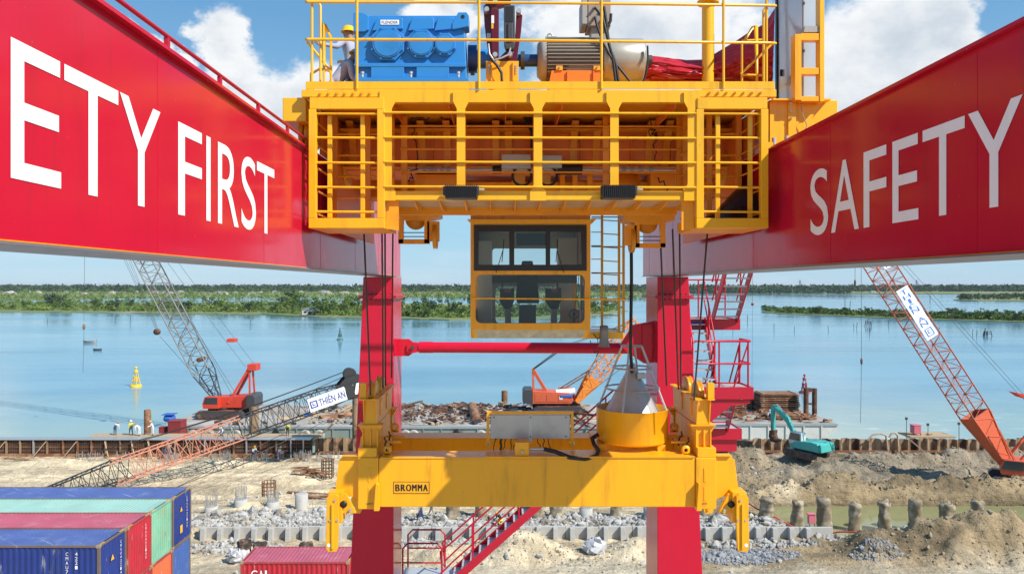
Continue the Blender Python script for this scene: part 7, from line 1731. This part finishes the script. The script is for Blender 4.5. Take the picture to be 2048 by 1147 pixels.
# ------------------------------------------------------------------ buoys and boats
def water_pt(px, py): return G(px, py, WZ)
def buoy(label, px, py, hpx, m, cage=True):
    p_ = water_pt(px, py); s_ = hpx / F * p_.y / 3.9
    b_ = thing('navigation_buoy', p_, label, 'buoy', 'navigation buoys')
    MB().lathe([(0, -0.5 * s_), (1.05 * s_, -0.4 * s_), (1.1 * s_, 0.15 * s_), (0.9 * s_, 0.38 * s_), (0, 0.42 * s_)], 20, p_, 'z').build('float', m, b_)
    for j in range(4):
        t_ = j * math.pi / 2 + 0.5; d = Vector((math.cos(t_), math.sin(t_), 0))
        MB().tube(p_ + d * 0.75 * s_ + Vector((0, 0, 0.4 * s_)), p_ + d * 0.28 * s_ + Vector((0, 0, 2.7 * s_)), 0.07 * s_, 6).build('tower_leg', m, b_)
    for h_, r_ in ((1.0, 0.62), (1.7, 0.46), (2.6, 0.34)):
        b = MB(); b.ring(p_ + Vector((0, 0, h_ * s_)), r_ * s_, 'z', 0.06 * s_, 14, 5); b.build('hoop', m, b_)
    for j in range(4):
        t_ = j * math.pi / 2 + 0.5; d = Vector((math.cos(t_), math.sin(t_), 0)); e = Vector((-d.y, d.x, 0))
        c_ = p_ + d * 0.42 * s_ + Vector((0, 0, 1.5 * s_)); b = MB(); b.beam(c_ - Vector((0, 0, 0.4 * s_)), c_ + Vector((0, 0, 0.5 * s_)), 0.5 * s_, 0.03, up=d); b.build('day_mark', m, b_)
    b = MB(); b.lathe([(0.36 * s_, 2.75 * s_), (0.4 * s_, 3.1 * s_), (0.12 * s_, 3.15 * s_), (0.12 * s_, 3.4 * s_), (0.24 * s_, 3.5 * s_), (0.24 * s_, 3.75 * s_), (0, 3.9 * s_)], 12, p_, 'z'); b.build('lantern', m, b_)
buoy('bright yellow lighted buoy floating off the quay', 272, 772, 40, mat('buoy yellow', (0.80, 0.50, 0.01), 0.4, var=0.1))
buoy('dark green buoy floating far out beside the sand-side gantry leg', 680, 679, 24, mat('buoy green', (0.06, 0.14, 0.11), 0.5))
buoy('red lighted buoy behind the mooring frame of the white barge', 1609, 785, 38, mat('buoy red', (0.36, 0.05, 0.07), 0.5))
def boat(label, px, py, Lpx, m):
    p_ = water_pt(px, py); L = Lpx / F * p_.y
    b_ = thing('small_boat', p_, label, 'boat', 'small boats'); n = 9; vs = []
    for i in range(n):
        t_ = i / (n - 1) * 2 - 1; w = 0.22 * L * math.sqrt(max(0.02, 1 - abs(t_) ** 2.4)); sh = 0.16 * L + 0.07 * L * t_ * t_
        for a, z in ((-w, sh), (-w * 0.6, -0.06 * L), (w * 0.6, -0.06 * L), (w, sh), (w * 0.85, sh), (w * 0.5, 0.02 * L), (-w * 0.5, 0.02 * L), (-w * 0.85, sh)): vs.append(p_ + Vector((t_ * L / 2, a, z)))
    b = MB(); b.add(vs, [(i * 8 + j, i * 8 + (j + 1) % 8, i * 8 + 8 + (j + 1) % 8, i * 8 + 8 + j) for i in range(n - 1) for j in range(8)] + [tuple(range(7, -1, -1)), tuple(range((n - 1) * 8, n * 8))]); b.build('hull', m, b_)
    MB().box(p_.x - 0.05 * L, p_.x + 0.08 * L, p_.y - 0.15 * L, p_.y + 0.15 * L, p_.z + 0.08 * L, p_.z + 0.12 * L).build('thwart', WOOD, b_)
    return p_
boat('small dark dinghy floating below the hanging hook', 195, 700, 17, mat('dinghy dark', (0.07, 0.065, 0.06), 0.6))
boat('thin pale raft with gear just beyond the small dinghy', 180, 685, 26, mat('raft grey', (0.3, 0.3, 0.28), 0.6))
rr = random.Random(8)
stk = [(1412, 640), (1428, 652), (1445, 645), (1466, 660), (1495, 645), (1548, 660), (1588, 662), (1657, 660), (1708, 655), (1713, 657), (1740, 665), (1776, 650), (1870, 690), (1945, 670), (1953, 672), (1878, 668), (1772, 600), (1560, 628), (1690, 612), (1700, 612), (1860, 605), (1300, 640), (500, 650), (95, 645), (230, 643), (260, 646)]
for i, (px, py) in enumerate(stk):
    p_ = water_pt(px, py); h_ = rr.uniform(8, 20) / F * p_.y; b = MB(); b.tube(p_ - Vector((0, 0, 0.5)), p_ + Vector((rr.uniform(-.4, .4), 0, h_)), 0.13 * p_.y / 350, 5)
    simple('fishing_stake', b, DGREY, 'thin dark fishing stake standing in the open water', 'stake', 'fishing stakes')
for i, (px, py, lab) in enumerate(((1738, 652, 'small rickety stilt frame in the water left of the THIÊN AN banner boom'), (1975, 672, 'bundle of leaning stakes in the water at the frame edge'))):
    p_ = water_pt(px, py); s_ = thing('stilt_frame', p_, lab, 'fishing frame', 'fishing frames'); k = p_.y / F
    for j in range(6):
        a = Vector((rr.uniform(-6, 6) * k, rr.uniform(-2, 2), -0.3)); MB().tube(p_ + a, p_ + a * 0.7 + Vector((0, 0, rr.uniform(9, 17) * k)), 0.16, 5).build('stake', DGREY, s_)
    for zz in (5, 8): MB().tube(p_ + Vector((-6 * k, 0, zz * k)), p_ + Vector((6 * k, 0, zz * k)), 0.12, 5).build('cross_bar', DGREY, s_)

# ------------------------------------------------------------------ people
def person(label, foot, h, rz, pose, top, bottom, helmet=HELM, fingers=False):
    J = {'pel': (0, 0, .53), 'chest': (0, 0, .72), 'neck': (0, 0, .84), 'head': (0, .01, .90), 'crown': (0, .0, .965)}
    for s_, n in ((-1, 'l'), (1, 'r')):
        J['hip' + n] = (s_ * .052, 0, .50); J['kne' + n] = (s_ * .058, .012, .28); J['ank' + n] = (s_ * .06, -.012, .045); J['toe' + n] = (s_ * .066, .075, .018)
        J['sho' + n] = (s_ * .108, 0, .805); J['elb' + n] = (s_ * .135, -.01, .64); J['wri' + n] = (s_ * .14, .045, .49); J['han' + n] = (s_ * .138, .065, .44)
    def rot(names, piv, ang, ax='X'):
        pv = Vector(J[piv]); M_ = Matrix.Rotation(R(ang), 4, ax)
        for k in names: J[k] = tuple(pv + M_ @ (Vector(J[k]) - pv))
    up_ = ['chest', 'neck', 'head', 'crown', 'shol', 'elbl', 'wril', 'hanl', 'shor', 'elbr', 'wrir', 'hanr']
    if pose == 'bend': rot(up_, 'pel', -62); rot(['elbl', 'wril', 'hanl'], 'shol', 50); rot(['elbr', 'wrir', 'hanr'], 'shor', 55)
    if pose == 'reach': rot(up_, 'pel', -8); rot(['elbl', 'wril', 'hanl'], 'shol', 42, 'Y'); rot(['wril', 'hanl'], 'elbl', 40, 'Y'); rot(['wrir', 'hanr'], 'elbr', 70); rot(['elbr', 'wrir', 'hanr'], 'shor', 25)
    if pose == 'walk': rot(['knel', 'ankl', 'toel'], 'hipl', 22); rot(['kner', 'ankr', 'toer'], 'hipr', -20); rot(['ankr', 'toer'], 'kner', -14); rot(['elbl', 'wril', 'hanl'], 'shol', -20); rot(['elbr', 'wrir', 'hanr'], 'shor', 25)
    if pose == 'work': rot(up_, 'pel', -22); rot(['elbl', 'wril', 'hanl'], 'shol', 45); rot(['elbr', 'wrir', 'hanr'], 'shor', 40); rot(['wril', 'hanl'], 'elbl', 35); rot(['wrir', 'hanr'], 'elbr', 30)
    if pose == 'crouch':
        for n in 'lr':
            rot(['kne' + n, 'ank' + n, 'toe' + n], 'hip' + n, 100); rot(['ank' + n, 'toe' + n], 'kne' + n, -125); rot(['toe' + n], 'ank' + n, 28)
        rot(up_, 'pel', -35); rot(['elbl', 'wril', 'hanl'], 'shol', 50); rot(['elbr', 'wrir', 'hanr'], 'shor', 45); rot(['wril', 'hanl'], 'elbl', 40); rot(['wrir', 'hanr'], 'elbr', 40)
    low = min(J['toel'][2], J['toer'][2], J['ankl'][2] - .03, J['ankr'][2] - .03) - 0.012
    rad = dict(pel=.078, chest=.085, neck=.032, head=.05, crown=.03)
    for n in 'lr': rad.update({'hip' + n: .056, 'kne' + n: .036, 'ank' + n: .024, 'toe' + n: .018, 'sho' + n: .043, 'elb' + n: .028, 'wri' + n: .018, 'han' + n: .018})
    zone = lambda k: 2 if k in ('head', 'crown', 'neck', 'hanl', 'hanr') or k.startswith('fin') else (1 if k[:3] in ('hip', 'kne', 'pel') else (3 if k[:3] in ('ank', 'toe') else 0))
    ed = [('pel', 'chest'), ('chest', 'neck'), ('neck', 'head'), ('head', 'crown')]
    for n in 'lr': ed += [('pel', 'hip' + n), ('hip' + n, 'kne' + n), ('kne' + n, 'ank' + n), ('ank' + n, 'toe' + n), ('chest', 'sho' + n), ('sho' + n, 'elb' + n), ('elb' + n, 'wri' + n), ('wri' + n, 'han' + n)]
    if fingers:
        for n in 'lr':
            w_, hd_ = Vector(J['wri' + n]), Vector(J['han' + n]); d = (hd_ - w_).normalized(); sd_ = d.orthogonal().normalized(); sd_ = sd_ if abs(sd_.x) < 0.9 else d.cross(sd_)
            nrm_ = d.cross(sd_)
            for i, (o_, L_) in enumerate(((-.016, .036), (-.006, .044), (.005, .042), (.015, .032), (-.026, .022))):
                base = 'fin%s%d' % (n, i); J[base + 'a'] = tuple(hd_ + sd_ * o_ + d * (.008 if i < 4 else -.014)); J[base + 'b'] = tuple(hd_ + sd_ * o_ * (1.15 if i < 4 else 1.5) + d * L_ * .7 + nrm_ * .006); J[base + 'c'] = tuple(hd_ + sd_ * o_ * 1.1 + d * L_ + nrm_ * .018)
                rad[base + 'a'] = .0055; rad[base + 'b'] = .005; rad[base + 'c'] = .0042; ed += [('han' + n, base + 'a'), (base + 'a', base + 'b'), (base + 'b', base + 'c')]
    keys = list(J); me = bpy.data.meshes.new('person'); me.from_pydata([Vector(J[k]) * h - Vector((0, 0, low * h)) for k in keys], [(keys.index(a), keys.index(c)) for a, c in ed], [])
    o = bpy.data.objects.new('person', me); COL.objects.link(o)
    sk = o.modifiers.new('skin', 'SKIN'); sk.use_smooth_shade = True
    if not me.skin_vertices: 
        bpy.context.view_layer.objects.active = o
    lay = me.skin_vertices[0].data if me.skin_vertices else None
    if lay is None: raise RuntimeError('no skin layer')
    for i, k in enumerate(keys):
        lay[i].radius = (rad[k] * h * (1.0 if k not in ('chest', 'pel') else 1.15), rad[k] * h * (1.0 if k not in ('chest', 'pel') else 0.8)); lay[i].use_root = (k == 'pel')
    ss = o.modifiers.new('sub', 'SUBSURF'); ss.levels = 2 if fingers else 1; ss.render_levels = ss.levels
    dg = bpy.context.evaluated_depsgraph_get(); dg.update(); m2 = bpy.data.meshes.new_from_object(o.evaluated_get(dg)); bpy.data.objects.remove(o)
    joints = np.array([Vector(J[k]) * h - Vector((0, 0, low * h)) for k in keys]); zones = [zone(k) for k in keys]
    # sleeve-cuff aware zones: weigh against the mid points of the bones too
    pts_, zz_ = list(joints), list(zones)
    for a, c in ed:
        ia, ic = keys.index(a), keys.index(c)
        z_ = zones[ia] if a not in ('wril', 'wrir', 'neck') else zones[ia]
        if a in ('wril', 'wrir'): z_ = 2
        pts_.append((joints[ia] + joints[ic]) / 2); zz_.append(z_)
    pts_ = np.array(pts_)
    for m in (top, bottom, SKIN, BLACK): m2.materials.append(m)
    for p_ in m2.polygons:
        p_.material_index = zz_[int(np.argmin(((pts_ - np.array(p_.center)) ** 2).sum(1)))]; p_.use_smooth = True
    root = bpy.data.objects.new('person', m2); COL.objects.link(root); root.location = foot; root.rotation_euler = (0, 0, rz); tag(root, label, 'person', 'site workers')
    cr_ = Vector(J['head']) * h - Vector((0, 0, low * h)); ax = (Vector(J['crown']) - Vector(J['head'])).normalized(); q_ = Vector((0, 0, 1)).rotation_difference(ax).to_matrix().to_4x4()
    b = MB(); b.T = Matrix.Translation(cr_ + ax * .022 * h) @ q_
    b.lathe([(.078 * h, 0), (.074 * h, .006 * h), (.066 * h, .01 * h), (.062 * h, .035 * h), (.045 * h, .058 * h), (.02 * h, .068 * h), (0, .07 * h)], 16)
    hm = b.build('helmet', helmet, None); loc_ = hm.location.copy(); hm.parent = root; hm.location = loc_
    if fingers:
        # face: nose, eyes, mouth line, hair below the helmet
        for nm, mm, off, r_ in (('nose', SKIN, (0, .055, .0), .009), ('eye', BLACK, (-.018, .047, .012), .006), ('eye', BLACK, (.018, .047, .012), .006), ('mouth', MAROON, (0, .048, -.022), .008)):
            b = MB(); b.T = Matrix.Translation(cr_) @ q_; b.ball((off[0] * h, off[1] * h, off[2] * h), r_ * h, 8, 5, (1.6 if nm == 'mouth' else 1, 1, 0.5 if nm == 'mouth' else 1.2)); f_ = b.build(nm, mm, None); l_ = f_.location.copy(); f_.parent = root; f_.location = l_
    return root
# two men behind the gearbox, on the deck
person('worker in grey blue overalls standing behind the gearbox, one arm reaching to the rail', (X(707, 10.9), 10.9, zd), 1.52, R(62), 'reach', DENIM, DENIM, fingers=True)
person('worker in grey blue overalls crouching low behind the gearbox corner', (X(664, 10.0), 10.0, zd), 1.42, R(-70), 'crouch', DENIM, DENIM, fingers=True)
fp = [(640, 897, 77.5, 'bend', WCLO, NAVY, 'worker in white bending on the wall top left of the barge'), (725, 0, 0, None, None, None, None),
      (262, 0, 0, None, None, None, None)]
VEST = mat('yellow green vest', (0.62, 0.60, 0.04), 0.7)
PPL = [(230, 78.3, 1.84, 'bend', WCLO, NAVY, 'worker in white bending over the formwork top, farthest from the barge'), (262, 78.2, 1.84, 'walk', VEST, NAVY, 'worker in yellow vest standing on the formwork top'),
       (279, 77.9, 1.84, 'bend', WCLO, WCLO, 'worker in white bending right beside the yellow vest worker'), (306, 78.2, 1.84, 'work', WCLO, WCLO, 'worker all in white standing beside the dark red steel box'),
       (446, 77.9, 1.84, 'crouch', WCLO, NAVY, 'worker crouching on the formwork top below the red crane'), (575, 77.9, 1.84, 'bend', VEST, NAVY, 'worker bending on the formwork top under the lowered boom'),
       (506, 74.6, None, 'work', WCLO, NAVY, 'worker in white standing at the wall foot under the salmon boom'), (556, 74.4, None, 'work', WCLO, mat('violet workwear', (0.30, 0.25, 0.5), 0.8), 'worker in white and violet at the wall foot near the boards'),
       (327, 75.0, None, 'bend', NAVY, NAVY, 'worker in blue bending at the foot of the formwork wall'), (617, 101.5, DZ, 'walk', mat('bright blue workwear', (0.02, 0.06, 0.4), 0.8), NAVY, 'worker in bright blue walking far back on the barge'),
       (841, 53.2, None, 'walk', GREY, NAVY, 'worker in grey walking over the rubble beside the shaded leg, nearer to it'), (863, 53.8, None, 'walk', NAVY, GREY, 'worker in dark clothes walking over the rubble, farther from the shaded leg'),
       (1003, 52.6, None, 'crouch', BLACK, VEST, 'worker in black crouching by the piles behind the red staircase'), (1540, 91.3, DZ, 'work', WCLO, NAVY, 'worker in white standing on the white barge next to the excavator arm')]
for i, (px, Y_, z_, pose, a, c, lab) in enumerate(PPL):
    x = X(px, Y_); person(lab, (x, Y_, gz(x, Y_) + (0.12 if Y_ < 60 else 0) if z_ is None else z_), 1.68, R(40 * i), pose, a, c, helmet=(HELM, WHITE, HELM)[i % 3])
q = MB(); q.box(X(180, 78), X(640, 78), 77.35, 79.2, 1.72, 1.835); simple('scaffold_deck', q, WOOD, 'narrow scaffold deck along the formwork top where the workers stand', 'scaffold')
# ------------------------------------------------------------------ far banks, vegetation, houses
LEAF = []
for i, (c, c2) in enumerate((((0.10, 0.165, 0.028), (0.19, 0.25, 0.06)), ((0.055, 0.11, 0.022), (0.12, 0.18, 0.04)), ((0.032, 0.062, 0.028), (0.06, 0.10, 0.04)))):
    LEAF.append(mat('foliage %s' % 'abc'[i], c, 0.75, var=0.35, vscale=0.25, col2=c2, c2scale=0.12, spec=0.25))
BARK = mat('mangrove bark', (0.10, 0.075, 0.055), 0.9, var=0.2)
LAND = mat('marsh ground', (0.17, 0.20, 0.065), 0.95, var=0.4, vscale=0.05, col2=(0.36, 0.31, 0.19), c2scale=0.02, c2lo=0.55, c2hi=0.7)
def land(name, pts, z, label):
    """flat bank from a shoreline polygon (x, y), with an uneven edge and a real drop"""
    rr = random.Random(name + str(len(pts))); out = []
    n = len(pts)
    for i in range(n):
        a, c = pts[i], pts[(i + 1) % n]; k = 10
        for j in range(k):
            t_ = j / k; L = math.hypot(c[0] - a[0], c[1] - a[1]); w = min(4, L * 0.02)
            out.append((a[0] + (c[0] - a[0]) * t_ + rr.uniform(-w, w), a[1] + (c[1] - a[1]) * t_ + rr.uniform(-w, w)))
    b = MB(); b.prism(out, 'z', WZ - 1, z); o = b.build(name, LAND); o['kind'] = 'structure'; o['label'] = label
    return o
def gp(px, py): p_ = G(px, py, WZ); return (p_.x, p_.y)
land('near_bank', [gp(-200, 622), gp(100, 624), gp(330, 627), gp(520, 628), gp(640, 634), gp(760, 636), gp(900, 640), gp(1060, 637), gp(1180, 630), gp(1250, 622), gp(1180, 612), gp(900, 608), gp(580, 605), gp(420, 607), gp(220, 606), gp(-200, 604)], -1.1, 'low green bank across the water')
land('marsh_bank', [gp(-300, 599), gp(100, 600), gp(260, 596), gp(480, 594), gp(700, 595), gp(1000, 594), gp(1300, 592), gp(1300, 584), gp(-300, 584)], -1.0, 'flat green marsh beyond the first bank')
land('islet', [gp(1524, 624), gp(1560, 628), gp(1680, 632), gp(1790, 637), gp(1900, 640), gp(2060, 645), gp(2300, 648), gp(2300, 630), gp(2060, 629), gp(1800, 624), gp(1640, 618), gp(1560, 618)], -1.1, 'long low green islet on the open water')
land('far_shore', [(-9000, 1950), (-2500, 1950), (-900, 1750), (0, 1900), (700, 1650), (1100, 1500), (1300, 1700), (2200, 2300), (9000, 2500), (9000, 12000), (-9000, 12000)], 0.2, 'distant wooded shore along the horizon')
land('right_headland', [gp(1905, 600), gp(1960, 602), gp(2300, 604), gp(2300, 590), gp(1960, 592)], -0.8, 'dark wooded headland at the frame edge')
# leaf cards in irregular clumps
def cards(n, centre, rad, size, r, flat=0.75):
    d = r.normal(size=(n, 3)); d /= np.linalg.norm(d, axis=1)[:, None]; q = r.uniform(0.35, 1.0, n) ** 0.5
    p = centre + d * q[:, None] * rad
    a = r.normal(size=(n, 3)); a /= np.linalg.norm(a, axis=1)[:, None]; b = np.cross(a, r.normal(size=(n, 3))); b /= np.maximum(np.linalg.norm(b, axis=1)[:, None], 1e-6)
    s = size * r.uniform(0.6, 1.4, n)[:, None]
    return np.stack([p - a * s, p + b * s * flat, p + a * s, p - b * s * flat], 1)
def card_mesh(name, Q, m):
    me = bpy.data.meshes.new(name); n = len(Q); me.from_pydata(Q.reshape(-1, 3).tolist(), [], np.arange(n * 4).reshape(n, 4).tolist()); me.materials.append(m); return me
protos = []
for v in range(8):
    r = np.random.default_rng(100 + v); rr = random.Random(v); H = 1.0; Q = []
    nb = 7 + v % 4; tall = v in (2, 5)
    for k in range(nb):
        c_ = np.array([r.normal(0, 0.20 if tall else 0.32), r.normal(0, 0.22), r.uniform(0.35, 0.9)]); R_ = np.array([0.20, 0.20, 0.15]) * r.uniform(0.7, 1.3)
        Q.append(cards(34, c_, R_, 0.052, r))
    Q = np.concatenate(Q); Q[..., 2] = np.maximum(Q[..., 2], 0.02)
    crown = card_mesh('crown', Q, LEAF[(1, 0, 2, 1, 0, 2, 0, 1)[v]])
    b = MB(); b.tube((0, 0, -0.05), (0.02, 0, 0.35), 0.035, 6, 0.022); b.tube((0.02, 0, 0.35), (-0.05, 0.03, 0.75), 0.022, 6, 0.008)
    for k in range(4):
        t_ = rr.uniform(0, 6.3); b.tube((0.02, 0, 0.28 + 0.1 * k), (0.3 * math.cos(t_), 0.3 * math.sin(t_), 0.5 + 0.1 * k), 0.014, 5, 0.005)
    tk = b.build('trunk', BARK); tm = tk.data; tm.transform(Matrix.Translation(tk.location)); bpy.data.objects.remove(tk); protos.append((crown, tm))
def tree(p, h, v, lab, grp, sq=1.0):
    t_ = thing('mangrove_tree', p, lab, 'tree', grp, random.uniform(0, 6.3)); t_.scale = (h * sq, h * sq, h)
    for nm, me in (('crown', protos[v][0]), ('trunk', protos[v][1])):
        o = bpy.data.objects.new(nm, me); COL.objects.link(o); o.parent = t_
random.seed(5)
def shore_y(tab, px):
    for (a, c), (e, f_) in zip(tab, tab[1:]):
        if a <= px <= e: return c + (f_ - c) * (px - a) / (e - a)
    return tab[-1][1]
TB = [(-60, 621), (100, 622), (330, 625), (520, 626), (640, 632), (760, 634), (900, 637), (1060, 635), (1240, 622)]
for i in range(125):
    px = random.uniform(-40, 1235); back = random.random() ** 1.6 * 14; py = shore_y(TB, px) - 0.6 - back
    if px > 1170: py = min(py, 621)
    x, y = gp(px, py); big = 1.0 + 0.55 * (560 < px < 760) + 0.25 * (px > 760)
    v = random.randrange(8); h = random.choice((random.uniform(3, 5), random.uniform(4, 8), random.uniform(6, 10))) * big
    tree((x, y, -1.1), h, v, 'bushy green mangrove tree on the near bank across the water', 'mangroves on the near bank', random.uniform(0.9, 1.5))
TALL = iter(('leftmost of three tall dark trees in the clump at the far left', 'tallest of three dark trees in the clump at the far left', 'rightmost of three tall dark trees in the clump at the far left', 'round tree just right of the dark clump at the far left', 'thin tall tree on the near bank left of the grey lattice boom', 'thin dark tree right beside the boom side of the thin tall tree', 'round tree on the bank seen through the grey lattice boom', 'thin tall tree on the bank right of the grey lattice boom', 'broad tree at the left end of the tall grove near the white hut', 'tallest broad tree of the grove left of the white hut', 'broad tree standing just right of the white hut', 'broad tree of the grove between the white hut and the gantry leg', 'last broad tree of the grove touching the sand-side gantry leg', 'thin dark tree on the bank just left of the driver cab', 'thin dark tree on the bank midway between leg and driver cab'))
for px, py, h, v in ((95, 612, 11, 2), (108, 612, 12, 5), (120, 611, 10, 2), (135, 618, 8, 3), (236, 616, 8, 5), (262, 616, 8, 2), (330, 618, 7, 3), (432, 617, 7, 5), (585, 622, 12, 0), (600, 624, 13, 3), (650, 622, 11, 1), (690, 626, 12, 4), (715, 628, 12, 0), (905, 632, 10, 2), (850, 630, 10, 5)):
    x, y = gp(px, py); tree((x, y, -1.1), h, v, next(TALL), 'tall trees on the near bank', 1.0)
IB = [(1524, 623), (1560, 627), (1680, 631), (1790, 636), (1900, 639), (2060, 644)]
for i in range(60):
    px = random.uniform(1528, 2060); py = shore_y(IB, px) - 0.5 - random.random() ** 1.5 * (4 + 8 * (px - 1528) / 520)
    x, y = gp(px, py); h = random.uniform(2.6, 4.6) * (1.35 if px > 1900 else 1) * (1.5 if 1580 < px < 1640 else 1)
    tree((x, y, -1.1), h, random.randrange(8), 'bushy mangrove tree on the long islet', 'mangroves on the islet', random.uniform(1.0, 1.7))
# undergrowth and distant woods nobody could count
def wood(name, label, n, sample, hgt, cards_n, size, m, seed):
    r = np.random.default_rng(seed); P_ = sample(r, n); Q = []
    hs = hgt[0] + (hgt[1] - hgt[0]) * r.random(len(P_)) ** 1.6
    for (x, y, z), h in zip(P_, hs):
        Q.append(cards(cards_n, np.array([x, y, z + h * 0.5]), np.array([h * 0.75, h * 0.7, h * 0.5]), size * h, r))
    o = bpy.data.objects.new(name, card_mesh(name, np.concatenate(Q), m)); COL.objects.link(o); o['kind'] = 'stuff'; o['label'] = label
def s_tab(tab, depth, z):
    def f(r, n):
        out = []
        for _ in range(n):
            px = r.uniform(tab[0][0], tab[-1][0]); py = shore_y(tab, px) - 0.3 - r.random() ** 1.3 * depth; x, y = gp(px, py); out.append((x, y, z))
        return np.array(out)
    return f
wood('undergrowth', 'low green undergrowth covering the near bank', 2600, s_tab(TB, 21, -1.1), (1.2, 3.4), 22, 0.24, LEAF[0], 1)
wood('islet_undergrowth', 'low green undergrowth covering the islet', 900, s_tab(IB, 9, -1.1), (1.2, 3.0), 22, 0.24, LEAF[1], 2)
def s_band(x0, x1, y0, y1, z):
    return lambda r, n: np.stack([r.uniform(x0, x1, n), y0 + (y1 - y0) * r.random(n) ** 1.5, np.full(n, z)], 1)
def s_px(px0, px1, y0, y1, z):
    def f(r, n):
        y = y0 + (y1 - y0) * r.random(n) ** 1.3; px = r.uniform(px0, px1, n); return np.stack([(px - CX) / F * y, y, np.full(n, z)], 1)
    return f
wood('marsh_vegetation', 'scattered green shrubs over the marsh', 2000, s_px(-60, 1320, 960, 1750, -1.0), (1.5, 6.0), 20, 0.22, LEAF[0], 3)
wood('distant_woods', 'dark belt of trees along the far horizon', 5200, s_px(-80, 2130, 1960, 3000, 0.2), (9, 22), 20, 0.17, LEAF[2], 4)
wood('shore_woods', 'green belt of trees on the far shore', 900, s_px(-80, 1320, 1780, 2300, 0.0), (5, 11), 20, 0.2, LEAF[1], 5)
wood('headland_woods', 'dark trees covering the headland at the frame edge', 260, s_px(1915, 2150, 930, 1220, -0.8), (3, 7), 24, 0.2, LEAF[2], 6)
wood('point_woods', 'trees on the far point beyond the red stairs', 700, s_px(1380, 1700, 1560, 2100, 0.1), (6, 13), 20, 0.18, LEAF[2], 7)
# small houses
rr = random.Random(2)
hm_ = [mat('far wall white', (0.62, 0.60, 0.56), 0.8), mat('far wall cream', (0.55, 0.48, 0.36), 0.8)]; rf_ = [mat('far roof grey', (0.30, 0.30, 0.31), 0.8), mat('far roof pale', (0.5, 0.47, 0.43), 0.8)]
def house(p, w, d, h, i, lab, grp, label_cat='house'):
    g = thing('small_house', p, lab, label_cat, grp); x, y, z = p
    MB().box(x - w / 2, x + w / 2, y - d / 2, y + d / 2, z, z + h).build('wall', hm_[i % 2], g)
    MB().prism([(x - w / 2 - .3, z + h + 0.005), (x + w / 2 + .3, z + h + 0.005), (x, z + h + w * 0.22)], 'y', y - d / 2 - .3, y + d / 2 + .3).build('roof', rf_[i % 2], g)
    MB().box(x - w * 0.1, x + w * 0.1, y - d / 2 - 0.08, y - d / 2 - 0.005, z, z + h * 0.7).build('door', DGREY, g)
    for s_ in (-1, 1): MB().box(x + s_ * w * 0.3 - w * .08, x + s_ * w * 0.3 + w * .08, y - d / 2 - 0.08, y - d / 2 - 0.005, z + h * 0.35, z + h * 0.75).build('window', DGREY, g)
for i in range(46):
    px = rr.uniform(0, 720) if i < 34 else rr.uniform(1400, 1760); Y_ = rr.uniform(1400, 1900) if i < 34 else rr.uniform(1640, 1800); w = rr.uniform(6, 13)
    house((X(px, Y_), Y_, -1.0 if i < 34 else 0.2), w, 9, rr.uniform(2.5, 4.5), i, 'tiny pale house among the trees of the far shore', 'far houses')
x, y = gp(622, 630); house((x, y, -1.1), 10, 6, 3.2, 0, 'small white waterside hut at the edge of the near bank', None)
for px, lab in ((1600, 'steel pylon on the far shore beyond the red stairs'), (1833, 'steel pylon on the far shore right of the banner boom')):
    Y_ = 2300; p_ = Vector((X(px, Y_), Y_, 0.2)); g = thing('power_pylon', p_, lab, 'pylon', 'pylons')
    for sx in (-1, 1):
        for sy in (-1, 1): MB().tube(p_ + Vector((3.5 * sx, 3.5 * sy, 0)), p_ + Vector((0.5 * sx, 0.5 * sy, 34)), 0.4, 4).build('leg', DGREY, g)
    for zz, w in ((22, 6), (27, 7.5), (32, 5)): MB().beam(p_ + Vector((-w, 0, zz)), p_ + Vector((w, 0, zz)), 0.5, 0.5).build('cross_arm', DGREY, g)

# ------------------------------------------------------------------ humid air over the river
hz = bpy.data.materials.new('haze'); hz.use_nodes = True
t = NT(hz.node_tree); t.n.clear()
ho = t.new('ShaderNodeOutputMaterial'); pv = t.new('ShaderNodeVolumePrincipled')
pv.inputs['Color'].default_value = (0.80, 0.90, 1.0, 1); pv.inputs['Density'].default_value = 0.00004; pv.inputs['Anisotropy'].default_value = 0.0
t.l.new(pv.outputs[0], ho.inputs['Volume'])
q = MB(); q.box(-14600, 14600, -400, 14600, -5, 62); ha = q.build('haze', hz); ha['kind'] = 'stuff'; ha['label'] = 'faint humid haze over the river and far shore'
